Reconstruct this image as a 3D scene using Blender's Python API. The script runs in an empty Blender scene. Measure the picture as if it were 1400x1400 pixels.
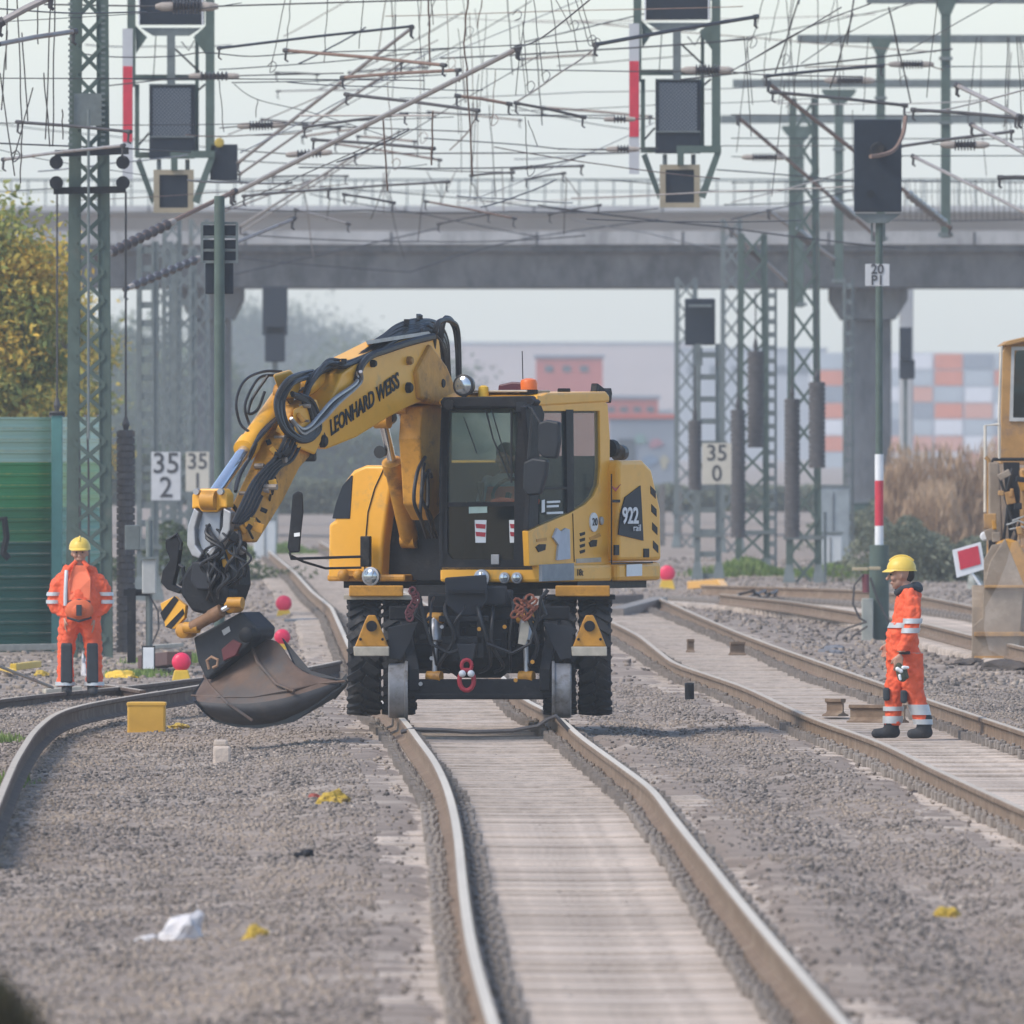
import bpy, bmesh, math, random
import numpy as np
from mathutils import Vector, Matrix, noise
random.seed(7); RNG = np.random.default_rng(7)

# ------------------------------------------------------------------ camera, world, sun
scene = bpy.context.scene
col = scene.collection
F = 23333.0          # focal length in photo pixels (the photo is 1400 px wide)
HZ = 594.0           # photo row of the horizon
CH = 2.6             # camera height above the rail heads
cd = bpy.data.cameras.new('camera'); cam = bpy.data.objects.new('camera', cd); col.objects.link(cam)
cd.sensor_width = 36; cd.sensor_height = 36; cd.sensor_fit = 'HORIZONTAL'
cd.lens = 36*F/1400
cd.shift_y = -(700-HZ)/1400
cam.location = (0, 0, CH); cam.rotation_euler = (math.radians(90), 0, 0)
cd.clip_start = 1; cd.clip_end = 20000
cd.dof.use_dof = True; cd.dof.focus_distance = 163; cd.dof.aperture_fstop = 9.5
scene.camera = cam

world = bpy.data.worlds.new("World"); scene.world = world; world.use_nodes = True
wn = world.node_tree; bg = wn.nodes['Background']
sky = wn.nodes.new('ShaderNodeTexSky'); sky.sky_type = 'NISHITA'; sky.sun_disc = False
SUN_EL, SUN_AZ = math.radians(48), math.radians(-118)     # azimuth measured from +Y towards +X
sky.sun_elevation = SUN_EL; sky.sun_rotation = SUN_AZ
sky.air_density = 1.0; sky.dust_density = 1.1; sky.ozone_density = 1.5; sky.altitude = 60
wn.links.new(sky.outputs[0], bg.inputs[0]); bg.inputs[1].default_value = 0.15
sl = bpy.data.lights.new('sun', 'SUN'); sl.energy = 1.7; sl.angle = math.radians(26); sl.color = (1, .92, .80)
sun = bpy.data.objects.new('sun', sl); col.objects.link(sun)
sd = Vector((math.sin(SUN_AZ)*math.cos(SUN_EL), math.cos(SUN_AZ)*math.cos(SUN_EL), math.sin(SUN_EL)))
sun.rotation_euler = sd.to_track_quat('Z', 'Y').to_euler()
scene.view_settings.view_transform = 'Standard'; scene.view_settings.look = 'None'
scene.view_settings.gamma = 1; scene.view_settings.exposure = 0.80
scene.cycles.use_denoising = True
scene.cycles.max_bounces = 8; scene.cycles.volume_bounces = 1
scene.cycles.transparent_max_bounces = 16

# ------------------------------------------------------------------ helpers
def P(px, py, d):
    "point of the place at distance d that the photo shows at pixel (px, py)"
    return Vector(((px-700)*d/F, d, CH-(py-HZ)*d/F))
def ground_d(py, z=0.0):
    return F*(CH-z)/(py-HZ)

MATS = {}
def mat(name, rgb, rough=.6, metal=0.0, var=.18, scale=4, bump=0.0, bscale=40, spec=.35, dirt=None, dscale=1.5, dpos=.55, stretch=(1,1,1)):
    if name in MATS: return MATS[name]
    m = bpy.data.materials.new(name); m.use_nodes = True
    nt = m.node_tree; n = nt.nodes; l = nt.links
    b = n['Principled BSDF']; b.inputs['Roughness'].default_value = rough
    b.inputs['Metallic'].default_value = metal; b.inputs['Specular IOR Level'].default_value = spec
    tc = n.new('ShaderNodeTexCoord'); mp = n.new('ShaderNodeMapping'); mp.inputs['Scale'].default_value = stretch
    l.new(tc.outputs['Object'], mp.inputs[0])
    no = n.new('ShaderNodeTexNoise'); no.inputs['Scale'].default_value = scale; no.inputs['Detail'].default_value = 6
    no.inputs['Roughness'].default_value = .65
    l.new(mp.outputs[0], no.inputs['Vector'])
    cr = n.new('ShaderNodeValToRGB'); cr.color_ramp.elements[0].position = .3; cr.color_ramp.elements[1].position = .7
    a = [max(0, c*(1-var)) for c in rgb]; c2 = [min(1, c*(1+var)) for c in rgb]
    cr.color_ramp.elements[0].color = (*a, 1); cr.color_ramp.elements[1].color = (*c2, 1)
    l.new(no.outputs['Fac'], cr.inputs[0])
    out = cr.outputs[0]
    if dirt:
        n2 = n.new('ShaderNodeTexNoise'); n2.inputs['Scale'].default_value = dscale; n2.inputs['Detail'].default_value = 9
        n2.inputs['Roughness'].default_value = .7
        l.new(mp.outputs[0], n2.inputs['Vector'])
        r2 = n.new('ShaderNodeValToRGB'); r2.color_ramp.elements[0].position = dpos; r2.color_ramp.elements[1].position = dpos+.16
        mx = n.new('ShaderNodeMix'); mx.data_type = 'RGBA'
        l.new(n2.outputs['Fac'], r2.inputs[0]); l.new(r2.outputs[0], mx.inputs[0]); l.new(out, mx.inputs[6])
        mx.inputs[7].default_value = (*dirt, 1); out = mx.outputs[2]
    l.new(out, b.inputs['Base Color'])
    if bump:
        bn = n.new('ShaderNodeTexNoise'); bn.inputs['Scale'].default_value = bscale; bn.inputs['Detail'].default_value = 5
        l.new(mp.outputs[0], bn.inputs['Vector'])
        bp = n.new('ShaderNodeBump'); bp.inputs['Strength'].default_value = bump; bp.inputs['Distance'].default_value = .02
        l.new(bn.outputs['Fac'], bp.inputs['Height']); l.new(bp.outputs[0], b.inputs['Normal'])
    MATS[name] = m; return m

def glass(name, tint=(.55,.65,.62), op=.35, dark=(.02,.03,.03)):
    if name in MATS: return MATS[name]
    m = bpy.data.materials.new(name); m.use_nodes = True
    nt = m.node_tree; n = nt.nodes; l = nt.links; n.remove(n['Principled BSDF'])
    tr = n.new('ShaderNodeBsdfTransparent'); tr.inputs[0].default_value = (*tint, 1)
    pb = n.new('ShaderNodeBsdfPrincipled'); pb.inputs['Base Color'].default_value = (*dark, 1); pb.inputs['Roughness'].default_value = .08
    no = n.new('ShaderNodeTexNoise'); no.inputs['Scale'].default_value = 3
    tc = n.new('ShaderNodeTexCoord'); l.new(tc.outputs['Object'], no.inputs['Vector'])
    mr = n.new('ShaderNodeMapRange'); mr.inputs['To Min'].default_value = op*.8; mr.inputs['To Max'].default_value = op*1.2
    l.new(no.outputs['Fac'], mr.inputs['Value'])
    mx = n.new('ShaderNodeMixShader'); l.new(mr.outputs[0], mx.inputs[0]); l.new(tr.outputs[0], mx.inputs[1]); l.new(pb.outputs[0], mx.inputs[2])
    l.new(mx.outputs[0], n['Material Output'].inputs[0]); MATS[name] = m; return m

class MB:
    def __init__(s): s.v = []; s.f = []; s.mi = []; s.cur = 0; s.st = []
    def add(s, verts, faces):
        o = len(s.v); s.st.append(o); s.v.extend([tuple(v) for v in verts]); s.f.extend([[i+o for i in f] for f in faces]); s.mi.extend([s.cur]*len(faces)); return s
    def box(s, c, size, R=None):
        x, y, z = [k/2 for k in size]; c = Vector(c)
        vs = [Vector((a*x, b*y, e*z)) for a in (-1,1) for b in (-1,1) for e in (-1,1)]
        if R is not None: vs = [R @ v for v in vs]
        return s.add([v+c for v in vs], [(0,1,3,2),(4,6,7,5),(0,4,5,1),(2,3,7,6),(0,2,6,4),(1,5,7,3)])
    def beam(s, p0, p1, w, h, up=(0,0,1)):
        p0, p1 = Vector(p0), Vector(p1); d = (p1-p0); L = d.length
        if L < 1e-6: return s
        d.normalize(); u = Vector(up)
        if abs(d.dot(u)) > .98: u = Vector((0,1,0))
        x = d.cross(u).normalized(); z = x.cross(d)
        vs = [p + x*a*w/2 + z*b*h/2 for p in (p0,p1) for a, b in ((-1,-1),(1,-1),(1,1),(-1,1))]
        return s.add(vs, [(0,1,2,3),(7,6,5,4),(0,4,5,1),(1,5,6,2),(2,6,7,3),(3,7,4,0)])
    def tube(s, pts, r, seg=8, cap=True):
        pts = [Vector(p) for p in pts]; n = len(pts)
        rs = r if isinstance(r, (list, tuple)) else [r]*n
        ring = []; prev = None
        for i, p in enumerate(pts):
            d = (pts[min(i+1,n-1)]-pts[max(i-1,0)])
            if d.length < 1e-9: d = Vector((0,0,1))
            d.normalize()
            if prev is None:
                u = Vector((0,0,1)) if abs(d.z) < .9 else Vector((0,1,0)); x = d.cross(u).normalized()
            else:
                x = (prev - d*prev.dot(d)); x = x.normalized() if x.length > 1e-6 else d.orthogonal().normalized()
            prev = x; z = x.cross(d)
            ring.append([p + (x*math.cos(2*math.pi*k/seg)+z*math.sin(2*math.pi*k/seg))*rs[i] for k in range(seg)])
        vs = [v for rg in ring for v in rg]; fs = []
        for i in range(n-1):
            for k in range(seg):
                a = i*seg+k; b = i*seg+(k+1) % seg; fs.append((a, b, b+seg, a+seg))
        if cap: fs.append(tuple(range(seg))[::-1]); fs.append(tuple(range((n-1)*seg, n*seg)))
        return s.add(vs, fs)
    def cyl(s, p0, p1, r, r1=None, seg=20): return s.tube([p0, p1], [r, r if r1 is None else r1], seg)
    def lathe(s, c, axis, prof, seg=24):
        "prof = [(along axis, radius)]"
        c = Vector(c); axis = Vector(axis).normalized()
        return s.tube([c+axis*a for a, r in prof], [max(r, 1e-4) for a, r in prof], seg) if len(set(a for a, r in prof)) == len(prof) else s._lathe(c, axis, prof, seg)
    def _lathe(s, c, axis, prof, seg):
        c = Vector(c); axis = Vector(axis).normalized(); x = axis.orthogonal().normalized(); z = axis.cross(x); vs = []; fs = []
        for a, r in prof:
            for k in range(seg):
                t = 2*math.pi*k/seg; vs.append(c+axis*a+(x*math.cos(t)+z*math.sin(t))*max(r,1e-4))
        for i in range(len(prof)-1):
            for k in range(seg):
                a = i*seg+k; b = i*seg+(k+1) % seg; fs.append((a, b, b+seg, a+seg))
        fs.append(tuple(range(seg))[::-1]); fs.append(tuple(range((len(prof)-1)*seg, len(prof)*seg)))
        return s.add(vs, fs)
    def sphere(s, c, r, seg=14, rings=9, sc=(1,1,1)):
        c = Vector(c); vs = [c+Vector((0,0,-r*sc[2]))]; fs = []
        for i in range(1, rings):
            t = math.pi*i/rings
            for k in range(seg):
                p = 2*math.pi*k/seg; vs.append(c+Vector((r*sc[0]*math.sin(t)*math.cos(p), r*sc[1]*math.sin(t)*math.sin(p), -r*sc[2]*math.cos(t))))
        vs.append(c+Vector((0,0,r*sc[2])))
        for k in range(seg): fs.append((0, 1+(k+1)%seg, 1+k)); fs.append((len(vs)-1, len(vs)-1-seg+k, len(vs)-1-seg+(k+1)%seg))
        for i in range(rings-2):
            for k in range(seg):
                a = 1+i*seg+k; b = 1+i*seg+(k+1)%seg; fs.append((a, b, b+seg, a+seg))
        return s.add(vs, fs)
    def prism(s, front, back):
        "two matching outlines (lists of points) joined by walls and capped"
        n = len(front); return s.add(list(front)+list(back), [tuple(range(n)), tuple(range(n, 2*n))[::-1]] + [(i, i+n, (i+1)%n+n, (i+1)%n) for i in range(n)])
    def slot(s, i): s.cur = i; return s
    def build(s, name, m, parent=None, smooth=False, bevel=0, at=None, seg=2, fix=True):
        me = bpy.data.meshes.new(name)
        org = Vector((0,0,0))
        if parent is not None: org = wpos(parent)
        elif at is not None: org = Vector(at)
        me.from_pydata([tuple(Vector(v)-org) for v in s.v], [], s.f)
        ms = m if isinstance(m, (list, tuple)) else [m]
        for k in ms: me.materials.append(k)
        if len(ms) > 1: me.polygons.foreach_set('material_index', s.mi)
        if fix:
            bm = bmesh.new(); bm.from_mesh(me); bmesh.ops.recalc_face_normals(bm, faces=bm.faces); bm.to_mesh(me); bm.free()
        o = bpy.data.objects.new(name, me); col.objects.link(o)
        if parent is not None: o.parent = parent
        else: o.location = org
        if smooth:
            me.polygons.foreach_set('use_smooth', [True]*len(me.polygons))
            try: me.set_sharp_from_angle(angle=math.radians(40))
            except Exception: pass
        if bevel:
            b = o.modifiers.new('bevel', 'BEVEL'); b.width = bevel; b.segments = seg; b.limit_method = 'ANGLE'; b.angle_limit = math.radians(35)
        me.update(); return o
def wpos(o):
    p = Vector((0,0,0))
    while o is not None: p += o.location; o = o.parent
    return p
def build_each(mb, name, m, parent, **kw):
    "every piece added to the builder becomes an object of its own"
    st = mb.st + [len(mb.v)]; fi = 0
    for a, c in zip(st[:-1], st[1:]):
        q = MB(); q.v = mb.v[a:c]; q.f = [[i-a for i in f] for f in mb.f if a <= f[0] < c]; q.mi = [0]*len(q.f); q.build(name, m, parent, **kw)
def tag(o, label=None, cat=None, group=None, kind=None):
    if label: o['label'] = label
    if cat: o['category'] = cat
    if group: o['group'] = group
    if kind: o['kind'] = kind
    return o
def thing(name, loc, label, cat, group=None):
    o = bpy.data.objects.new(name, None); col.objects.link(o); o.location = loc; o.empty_display_size = .2
    return tag(o, label, cat, group)
def dup(root, loc, label=None, parent=None):
    r = root.copy(); col.objects.link(r); r.location = loc
    if label: r['label'] = label
    if parent: r.parent = parent
    kids = [c for c in ALLK(root)]
    for ch in kids:
        c = ch.copy(); col.objects.link(c); c.parent = r
        for g in ALLK(ch):
            e = g.copy(); col.objects.link(e); e.parent = c
    return r
def ALLK(o): return [c for c in bpy.data.objects if c.parent is o]
def text(name, body, m, parent, origin, xdir, ydir, size, depth=.006, width=1.0, align='CENTER', bold=.0):
    "flat lettering: origin is the middle of the line, xdir the reading direction, ydir the up direction"
    cu = bpy.data.curves.new(name, 'FONT'); cu.body = body; cu.size = size; cu.align_x = align; cu.align_y = 'CENTER'
    cu.extrude = depth/2; cu.offset = bold; cu.resolution_u = 3
    t = bpy.data.objects.new('t', cu); col.objects.link(t)
    dg = bpy.context.evaluated_depsgraph_get(); me = bpy.data.meshes.new_from_object(t.evaluated_get(dg))
    bpy.data.objects.remove(t); bpy.data.curves.remove(cu)
    x = Vector(xdir).normalized(); y = Vector(ydir).normalized(); z = x.cross(y)
    org = wpos(parent) if parent is not None else Vector((0,0,0))
    for v in me.vertices:
        c = v.co.copy(); v.co = Vector(origin) + x*c.x*width + y*c.y + z*c.z - org
    me.materials.clear(); me.materials.append(m); me.name = name
    o = bpy.data.objects.new(name, me); col.objects.link(o); o.parent = parent
    return o

# ------------------------------------------------------------------ shared materials
M_rail = mat('rust_rail', (.185,.125,.082), .8, 0, .25, 6, .3, 60, dirt=(.25,.185,.13), dscale=3, dpos=.5)
M_run2 = mat('dusty_rail_head', (.44,.375,.30), .75, .0, .15, 5, dirt=(.27,.20,.15), dscale=3, dpos=.6)
M_run = mat('rail_head_steel', (.54,.475,.385), .65, 0, .12, 3, stretch=(1,.05,1))
M_sleep = mat('pale_concrete', (.53,.44,.365), .9, 0, .22, 7, .4, 30, dirt=(.37,.305,.25), dscale=2.2, dpos=.5)
M_clip = mat('fastening_steel', (.27,.23,.195), .7, .3, .3, 12)
M_grn = mat('green_mast_paint', (.075,.105,.088), .6, 0, .2, 4, .1, dirt=(.12,.12,.10), dscale=3, dpos=.6)
M_grn2 = mat('weathered_galvanised', (.15,.17,.165), .6, .2, .2, 5, dirt=(.16,.13,.1), dscale=2, dpos=.6)
M_black = mat('black_steel', (.011,.012,.015), .6, 0, .35, 7, .2, 30, spec=.22, dirt=(.045,.04,.035), dscale=4, dpos=.56)
M_navy = mat('signal_screen_back', (.016,.022,.032), .6, 0, .15, 8, spec=.25)
M_white = mat('white_paint', (.72,.72,.72), .55, 0, .08, 5, dirt=(.5,.49,.46), dscale=3, dpos=.62)
M_red = mat('red_paint', (.55,.035,.06), .5, 0, .12, 6)
M_wire = mat('dark_wire', (.07,.065,.065), .6, .3, .25, 6)
M_rustw = mat('rusty_wire', (.20,.13,.10), .8, 0, .25, 6)
M_alu = mat('weathered_tube', (.30,.275,.26), .55, .3, .15, 5, dirt=(.22,.15,.11), dscale=2.5, dpos=.55)
def random_tone(m, lo, hi):
    nt = m.node_tree; b = nt.nodes['Principled BSDF']; src = b.inputs['Base Color'].links[0].from_socket
    oi = nt.nodes.new('ShaderNodeObjectInfo'); mr = nt.nodes.new('ShaderNodeMapRange'); mr.inputs['To Min'].default_value = lo; mr.inputs['To Max'].default_value = hi
    mx = nt.nodes.new('ShaderNodeMix'); mx.data_type = 'RGBA'; mx.blend_type = 'MULTIPLY'; mx.inputs[0].default_value = 1
    nt.links.new(oi.outputs['Random'], mr.inputs['Value']); nt.links.new(src, mx.inputs[6]); nt.links.new(mr.outputs[0], mx.inputs[7]); nt.links.new(mx.outputs[2], b.inputs['Base Color'])
M_sleep2 = mat('pale_concrete_far', (.49,.408,.34), .9, 0, .22, 7, .4, 30, dirt=(.35,.29,.235), dscale=2.2, dpos=.5)
random_tone(M_sleep, .76, 1.08)
M_ins = mat('brown_insulator', (.06,.05,.05), .35, 0, .2, 9)
M_cap = mat('insulator_cap', (.34,.29,.25), .7, 0, .2, 9)
M_conc = mat('bridge_concrete', (.30,.285,.275), .85, 0, .16, .35, dirt=(.2,.19,.185), dscale=.5, dpos=.52)

# ------------------------------------------------------------------ rails paths
def zpath(pix, extra=()):
    "rail head pixels -> smooth (distance, X) samples, every half metre"
    pts = [(ground_d(y), (x-700)*ground_d(y)/F) for x, y in pix] + list(extra)
    pts.sort(); d = np.array([p[0] for p in pts]); x = np.array([p[1] for p in pts])
    dd = np.arange(d[0], d[-1], .5); xx = np.interp(dd, d, x)
    k = 15; pad = np.concatenate([2*xx[0]-xx[1:k+1][::-1], xx, 2*xx[-1]-xx[-k-1:-1][::-1]])
    w = np.hanning(2*k+1); w /= w.sum()
    return dd, np.convolve(pad, w, 'valid')
mainL = zpath([(712,1520),(695,1460),(672,1396),(646,1304),(638,1257),(631,1200),(627,1150),(621,1114),(612,1079),(596,1043),(569,1007),(556,989),(548,980)],
    [(168,-1.32),(193,-1.74),(212,-2.04),(257,-2.72),(282,-3.3),(322,-4.1),(420,-6.3)])
mainR = zpath([(1255,1520),(1205,1460),(1150,1396),(1071,1304),(1014,1236),(957,1164),(917,1114),(893,1079),(843,1043),(793,1007),(764,980)],
    [(168,.1),(193,-.24),(212,-.54),(257,-1.22),(282,-1.8),(322,-2.6),(420,-4.8)])
secL = zpath([(1850,1290),(1400,1107),(1339,1079),(1275,1050),(1203,1014),(1114,984),(1018,939),(921,907),(874,869),(838,851),(800,834),(750,817)])
secR = zpath([(1700,1100),(1400,1000),(1264,955),(1207,935),(1120,905),(1060,884),(1012,866),(955,842),(902,818),(868,806),(820,795)])
def xat(path, d): return float(np.interp(d, path[0], path[1]))
def mainC(d): return .5*(xat(mainL, d)+xat(mainR, d))
def secC(d): return .5*(xat(secL, d)+xat(secR, d))
# left turnout rails, plan view (X, distance)
leftA = [(-3.45,112),(-3.7,123.6),(-3.96,136),(-4.2,150),(-4.27,160),(-4.12,165),(-3.8,169.5),(-3.3,176),(-2.75,184),(-2.3,190),(-1.98,196)]
def lp(pix, hh=2.8): return [((x-700)*hh/(y-HZ), F*hh/(y-HZ)) for x, y in pix]
leftB = lp([(-70,966),(0,956),(80,946),(109,944),(180,939),(250,929),(380,915),(470,906)])
leftC = lp([(120,933),(150,936),(195,944)])

def rail_mesh(pts, z=0.0, at=None):
    "flat-bottom rail profile swept along (x, y) points; returns rail builder and running surface builder"
    prof = [(-.075,-.172),(.075,-.172),(.075,-.160),(.018,-.138),(.009,-.120),(.009,-.045),(.036,-.030),(.036,-.004),(.030,0),(-.030,0),(-.036,-.004),(-.036,-.030),(-.009,-.045),(-.009,-.120),(-.018,-.138),(-.075,-.160)]
    rb, tb = MB(), MB(); n = len(pts); k = len(prof); vs = []; tv = []
    for i, (x, y) in enumerate(pts):
        a = Vector(pts[max(0,i-1)]); b = Vector(pts[min(n-1,i+1)]); t = (b-a).normalized(); nx, ny = t.y, -t.x
        for u, w in prof: vs.append((x+nx*u, y+ny*u, z+w))
        for u, w in ((-.026,.0),(-.026,.003),(.026,.003),(.026,.0)): tv.append((x+nx*u, y+ny*u, z+w+.0005))
    fs = [(i*k+j, i*k+(j+1)%k, (i+1)*k+(j+1)%k, (i+1)*k+j) for i in range(n-1) for j in range(k)]
    fs += [tuple(range(k)), tuple(range((n-1)*k, n*k))[::-1]]
    rb.add(vs, fs)
    tb.add(tv, [(i*4+j, i*4+j+1, i*4+j+5, i*4+j+4) for i in range(n-1) for j in range(3)])
    return rb, tb
def resample(pts, step=.5):
    out = []
    for i in range(len(pts)-1):
        a, b = Vector(pts[i]), Vector(pts[i+1]); m = max(1, int((b-a).length/step))
        out += [tuple(a.lerp(b, j/m)) for j in range(m)]
    out.append(pts[-1])
    arr = np.array(out); k = 6
    for _ in range(2):
        p = np.vstack([np.repeat(arr[:1], k, 0), arr, np.repeat(arr[-1:], k, 0)])
        arr[1:-1] = np.array([p[i:i+2*k+1].mean(0) for i in range(len(arr))])[1:-1]
    return [tuple(a) for a in arr]
def sleeper_proto(length=2.6):
    b = MB()
    # concrete monoblock: thick ends, waisted middle
    xs = [-length/2, -length/2+.05, -.5, 0, .5, length/2-.05, length/2]; top = [-.02, 0, -.012, -.018, -.012, 0, -.02]; w = [.13,.135,.125,.115,.125,.135,.13]
    vs = []
    for x, t, h in zip(xs, top, w): vs += [(x,-h-.015,-.22),(x,-h+.02,t),(x,h-.02,t),(x,h+.015,-.22)]
    fs = [(i*4+j, i*4+(j+1)%4, (i+1)*4+(j+1)%4, (i+1)*4+j) for i in range(6) for j in range(4)] + [(0,1,2,3),(24,27,26,25)]
    b.add(vs, fs); b.slot(1)
    for s in (-.75, .75):
        for q in (-1, 1):
            b.box((s+q*.115, 0, .022), (.075, .16, .05)); b.box((s+q*.165, 0, .03), (.04, .11, .075)); b.cyl((s+q*.115,0,.02),(s+q*.115,0,.075),.02, seg=6)
    return b
def make_track(name, label, L, R, d0, d1, group, spacing=.6, pale=True):
    c0 = .5*(xat(L,d0)+xat(R,d0))
    root = thing(name, (c0, d0, -.172), label, 'railway track', group)
    for pth in (L, R):
        m = (pth[0] >= d0-.01) & (pth[0] <= d1+.01); pts = list(zip(pth[1][m], pth[0][m]))
        rb, tb = rail_mesh(pts); r = rb.build('rail', M_rail, root, smooth=True); tb.build('running_surface', M_run if d0 < 80 else M_run2, r)
    d = d0+.3; i = 0; proto = None; rest = MB(); sp = sleeper_proto()
    while d < d1:
        c = .5*(xat(L,d)+xat(R,d)); j = random.uniform(-.02,.02); zz = -.172 + random.uniform(-.014,.008)
        if i < 100:
            if proto is None:
                proto = sp.build('sleeper', [M_sleep, M_clip], None, bevel=.01); o = proto
            else: o = proto.copy(); col.objects.link(o)
            o.parent = root; o.location = (c+j-root.location.x, d-root.location.y, zz-root.location.z)
            o.rotation_euler.z = random.uniform(-.006,.006)
        else:
            off = Vector((c+j, d, zz)); k = len(rest.v); rest.v += [tuple(Vector(v)+off) for v in sp.v]; rest.f += [[q+k for q in f] for f in sp.f]; rest.mi += sp.mi
        d += spacing*random.uniform(.97,1.03); i += 1
    if rest.v:
        o = rest.build('sleeper', [M_sleep2, M_clip], root); o['kind'] = 'stuff'
    return root
make_track('railway_track', 'main railway track of bright rails on pale sleepers running under the orange wheeled excavator', mainL, mainR, 66, 415, 'railway tracks', )
make_track('railway_track', 'rust brown railway track on the right where the worker in profile stands between the rails', secL, secR, 92, 270, 'railway tracks')

# far right track behind the worker, and sideways rails of the yard
M_raild = mat('dark_rust_rail', (.095,.06,.042), .85, 0, .3, 6, .3, 60, dirt=(.15,.11,.08), dscale=3, dpos=.5)
def loose_rails(name, label, cat, lines, group=None, z=0.0, sleepers=None):
    c = lines[0][0]
    root = thing(name, (c[0], c[1], -.17), label, cat, group)
    for ln in lines:
        rb, tb = rail_mesh(resample(ln), z); r = rb.build('rail', M_rail if sleepers else M_raild, root, smooth=True); tb.build('running_surface', M_run2, r)
    if sleepers:
        sp = sleeper_proto(); proto = None
        for (x, y, a) in sleepers[:100]:
            if proto is None: proto = sp.build('sleeper', [M_sleep, M_clip], None, bevel=.01); o = proto
            else: o = proto.copy(); col.objects.link(o)
            o.parent = root; o.location = (x-root.location.x, y-root.location.y, z-.172-root.location.z); o.rotation_euler.z = a
    return root
def pl(pix): return [((x-700)*ground_d(y)/F, ground_d(y)) for x, y in pix]
fr1 = pl([(1480,862),(1400,843),(1345,832),(1262,815),(1180,806),(1080,803),(960,800)])
fr2 = pl([(1500,905),(1400,885),(1325,868),(1262,852),(1180,838),(1080,822),(985,812)])
def along(l1, l2, n, ang=0):
    out = []
    for i in range(n):
        t = i/(n-1); a = np.interp(t*(len(l1)-1), range(len(l1)), [p[0] for p in l1]); ay = np.interp(t*(len(l1)-1), range(len(l1)), [p[1] for p in l1])
        b = np.interp(t*(len(l2)-1), range(len(l2)), [p[0] for p in l2]); by = np.interp(t*(len(l2)-1), range(len(l2)), [p[1] for p in l2])
        out.append((.5*(a+b), .5*(ay+by), ang))
    return out
loose_rails('railway_track', 'third railway track passing behind the worker towards the dusty loader', 'railway track', [fr1, fr2], 'railway tracks', sleepers=along(fr1, fr2, 95))
lc = [((a[0]-.9+ .0), a[1]-.3) for a in leftA]
loose_rails('turnout_rails', 'curved rusty rails of the turnout at the left edge bending behind the bucket', 'rails', [leftA], None)
loose_rails('turnout_rails', 'lower rusty rails crossing behind the boots of the standing worker on the left', 'rails', [leftB, leftC], None, z=-.2)

# ------------------------------------------------------------------ ground
TR = [(mainL, mainR), (secL, secR)]
def ground_z(x, y):
    n1 = noise.noise(Vector((x*.35, y*.07, 3.1))); n2 = noise.noise(Vector((x*1.4, y*.5, 7.7))); n3 = noise.noise(Vector((x*4.5, y*2.2, 1.3)))
    z = -.255 + .04*n1 + .025*n2 + .014*n3
    for L, R in TR:
        if L[0][0] <= y <= L[0][-1]:
            c = .5*(xat(L,y)+xat(R,min(max(y,R[0][0]),R[0][-1]))); a = abs(x-c)
            t = min(1, max(0, (2.7-a)/1.3)); t = t*t*(3-2*t); z = z*(1-t) + (-.215+.010*n2+.006*n3)*t
            if 1.0 < a < 2.1: z = max(z, -.162 + .035*n1 + .03*n2 - .10*max(0,a-1.3)**2-.03*max(0,a-1.6))
    if x < -2.3 and y > 168: z -= .05*min(1,(y-168)/8)*min(1,(-2.3-x)/.5)
    if y > 400: z = z*max(0, 1-(y-400)/300) - .3*min(1, (y-400)/300)
    return z
ys = np.concatenate([np.arange(30, 60, 2), np.arange(60, 240, .4), np.arange(240, 420, 2), np.geomspace(420, 3000, 40)])
xs = np.concatenate([-np.geomspace(11, 640, 14)[::-1], np.arange(-10.6, 10.7, .2), np.geomspace(11, 640, 14)])
vs = [(x, y, ground_z(x, y) if abs(x) < 11 else -.3) for y in ys for x in xs]; W = len(xs)
g = MB(); g.v = vs; g.f = [(j*W+i, j*W+i+1, (j+1)*W+i+1, (j+1)*W+i) for j in range(len(ys)-1) for i in range(W-1)]; g.mi = [0]*len(g.f)
M_ground = mat('ballast_bed', (.24,.187,.147), .95, 0, .3, 2.2, .6, 14, dirt=(.37,.30,.24), dscale=.55, dpos=.5)
go = g.build('ground', M_ground, smooth=True, fix=False); tag(go, kind='structure')

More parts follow.
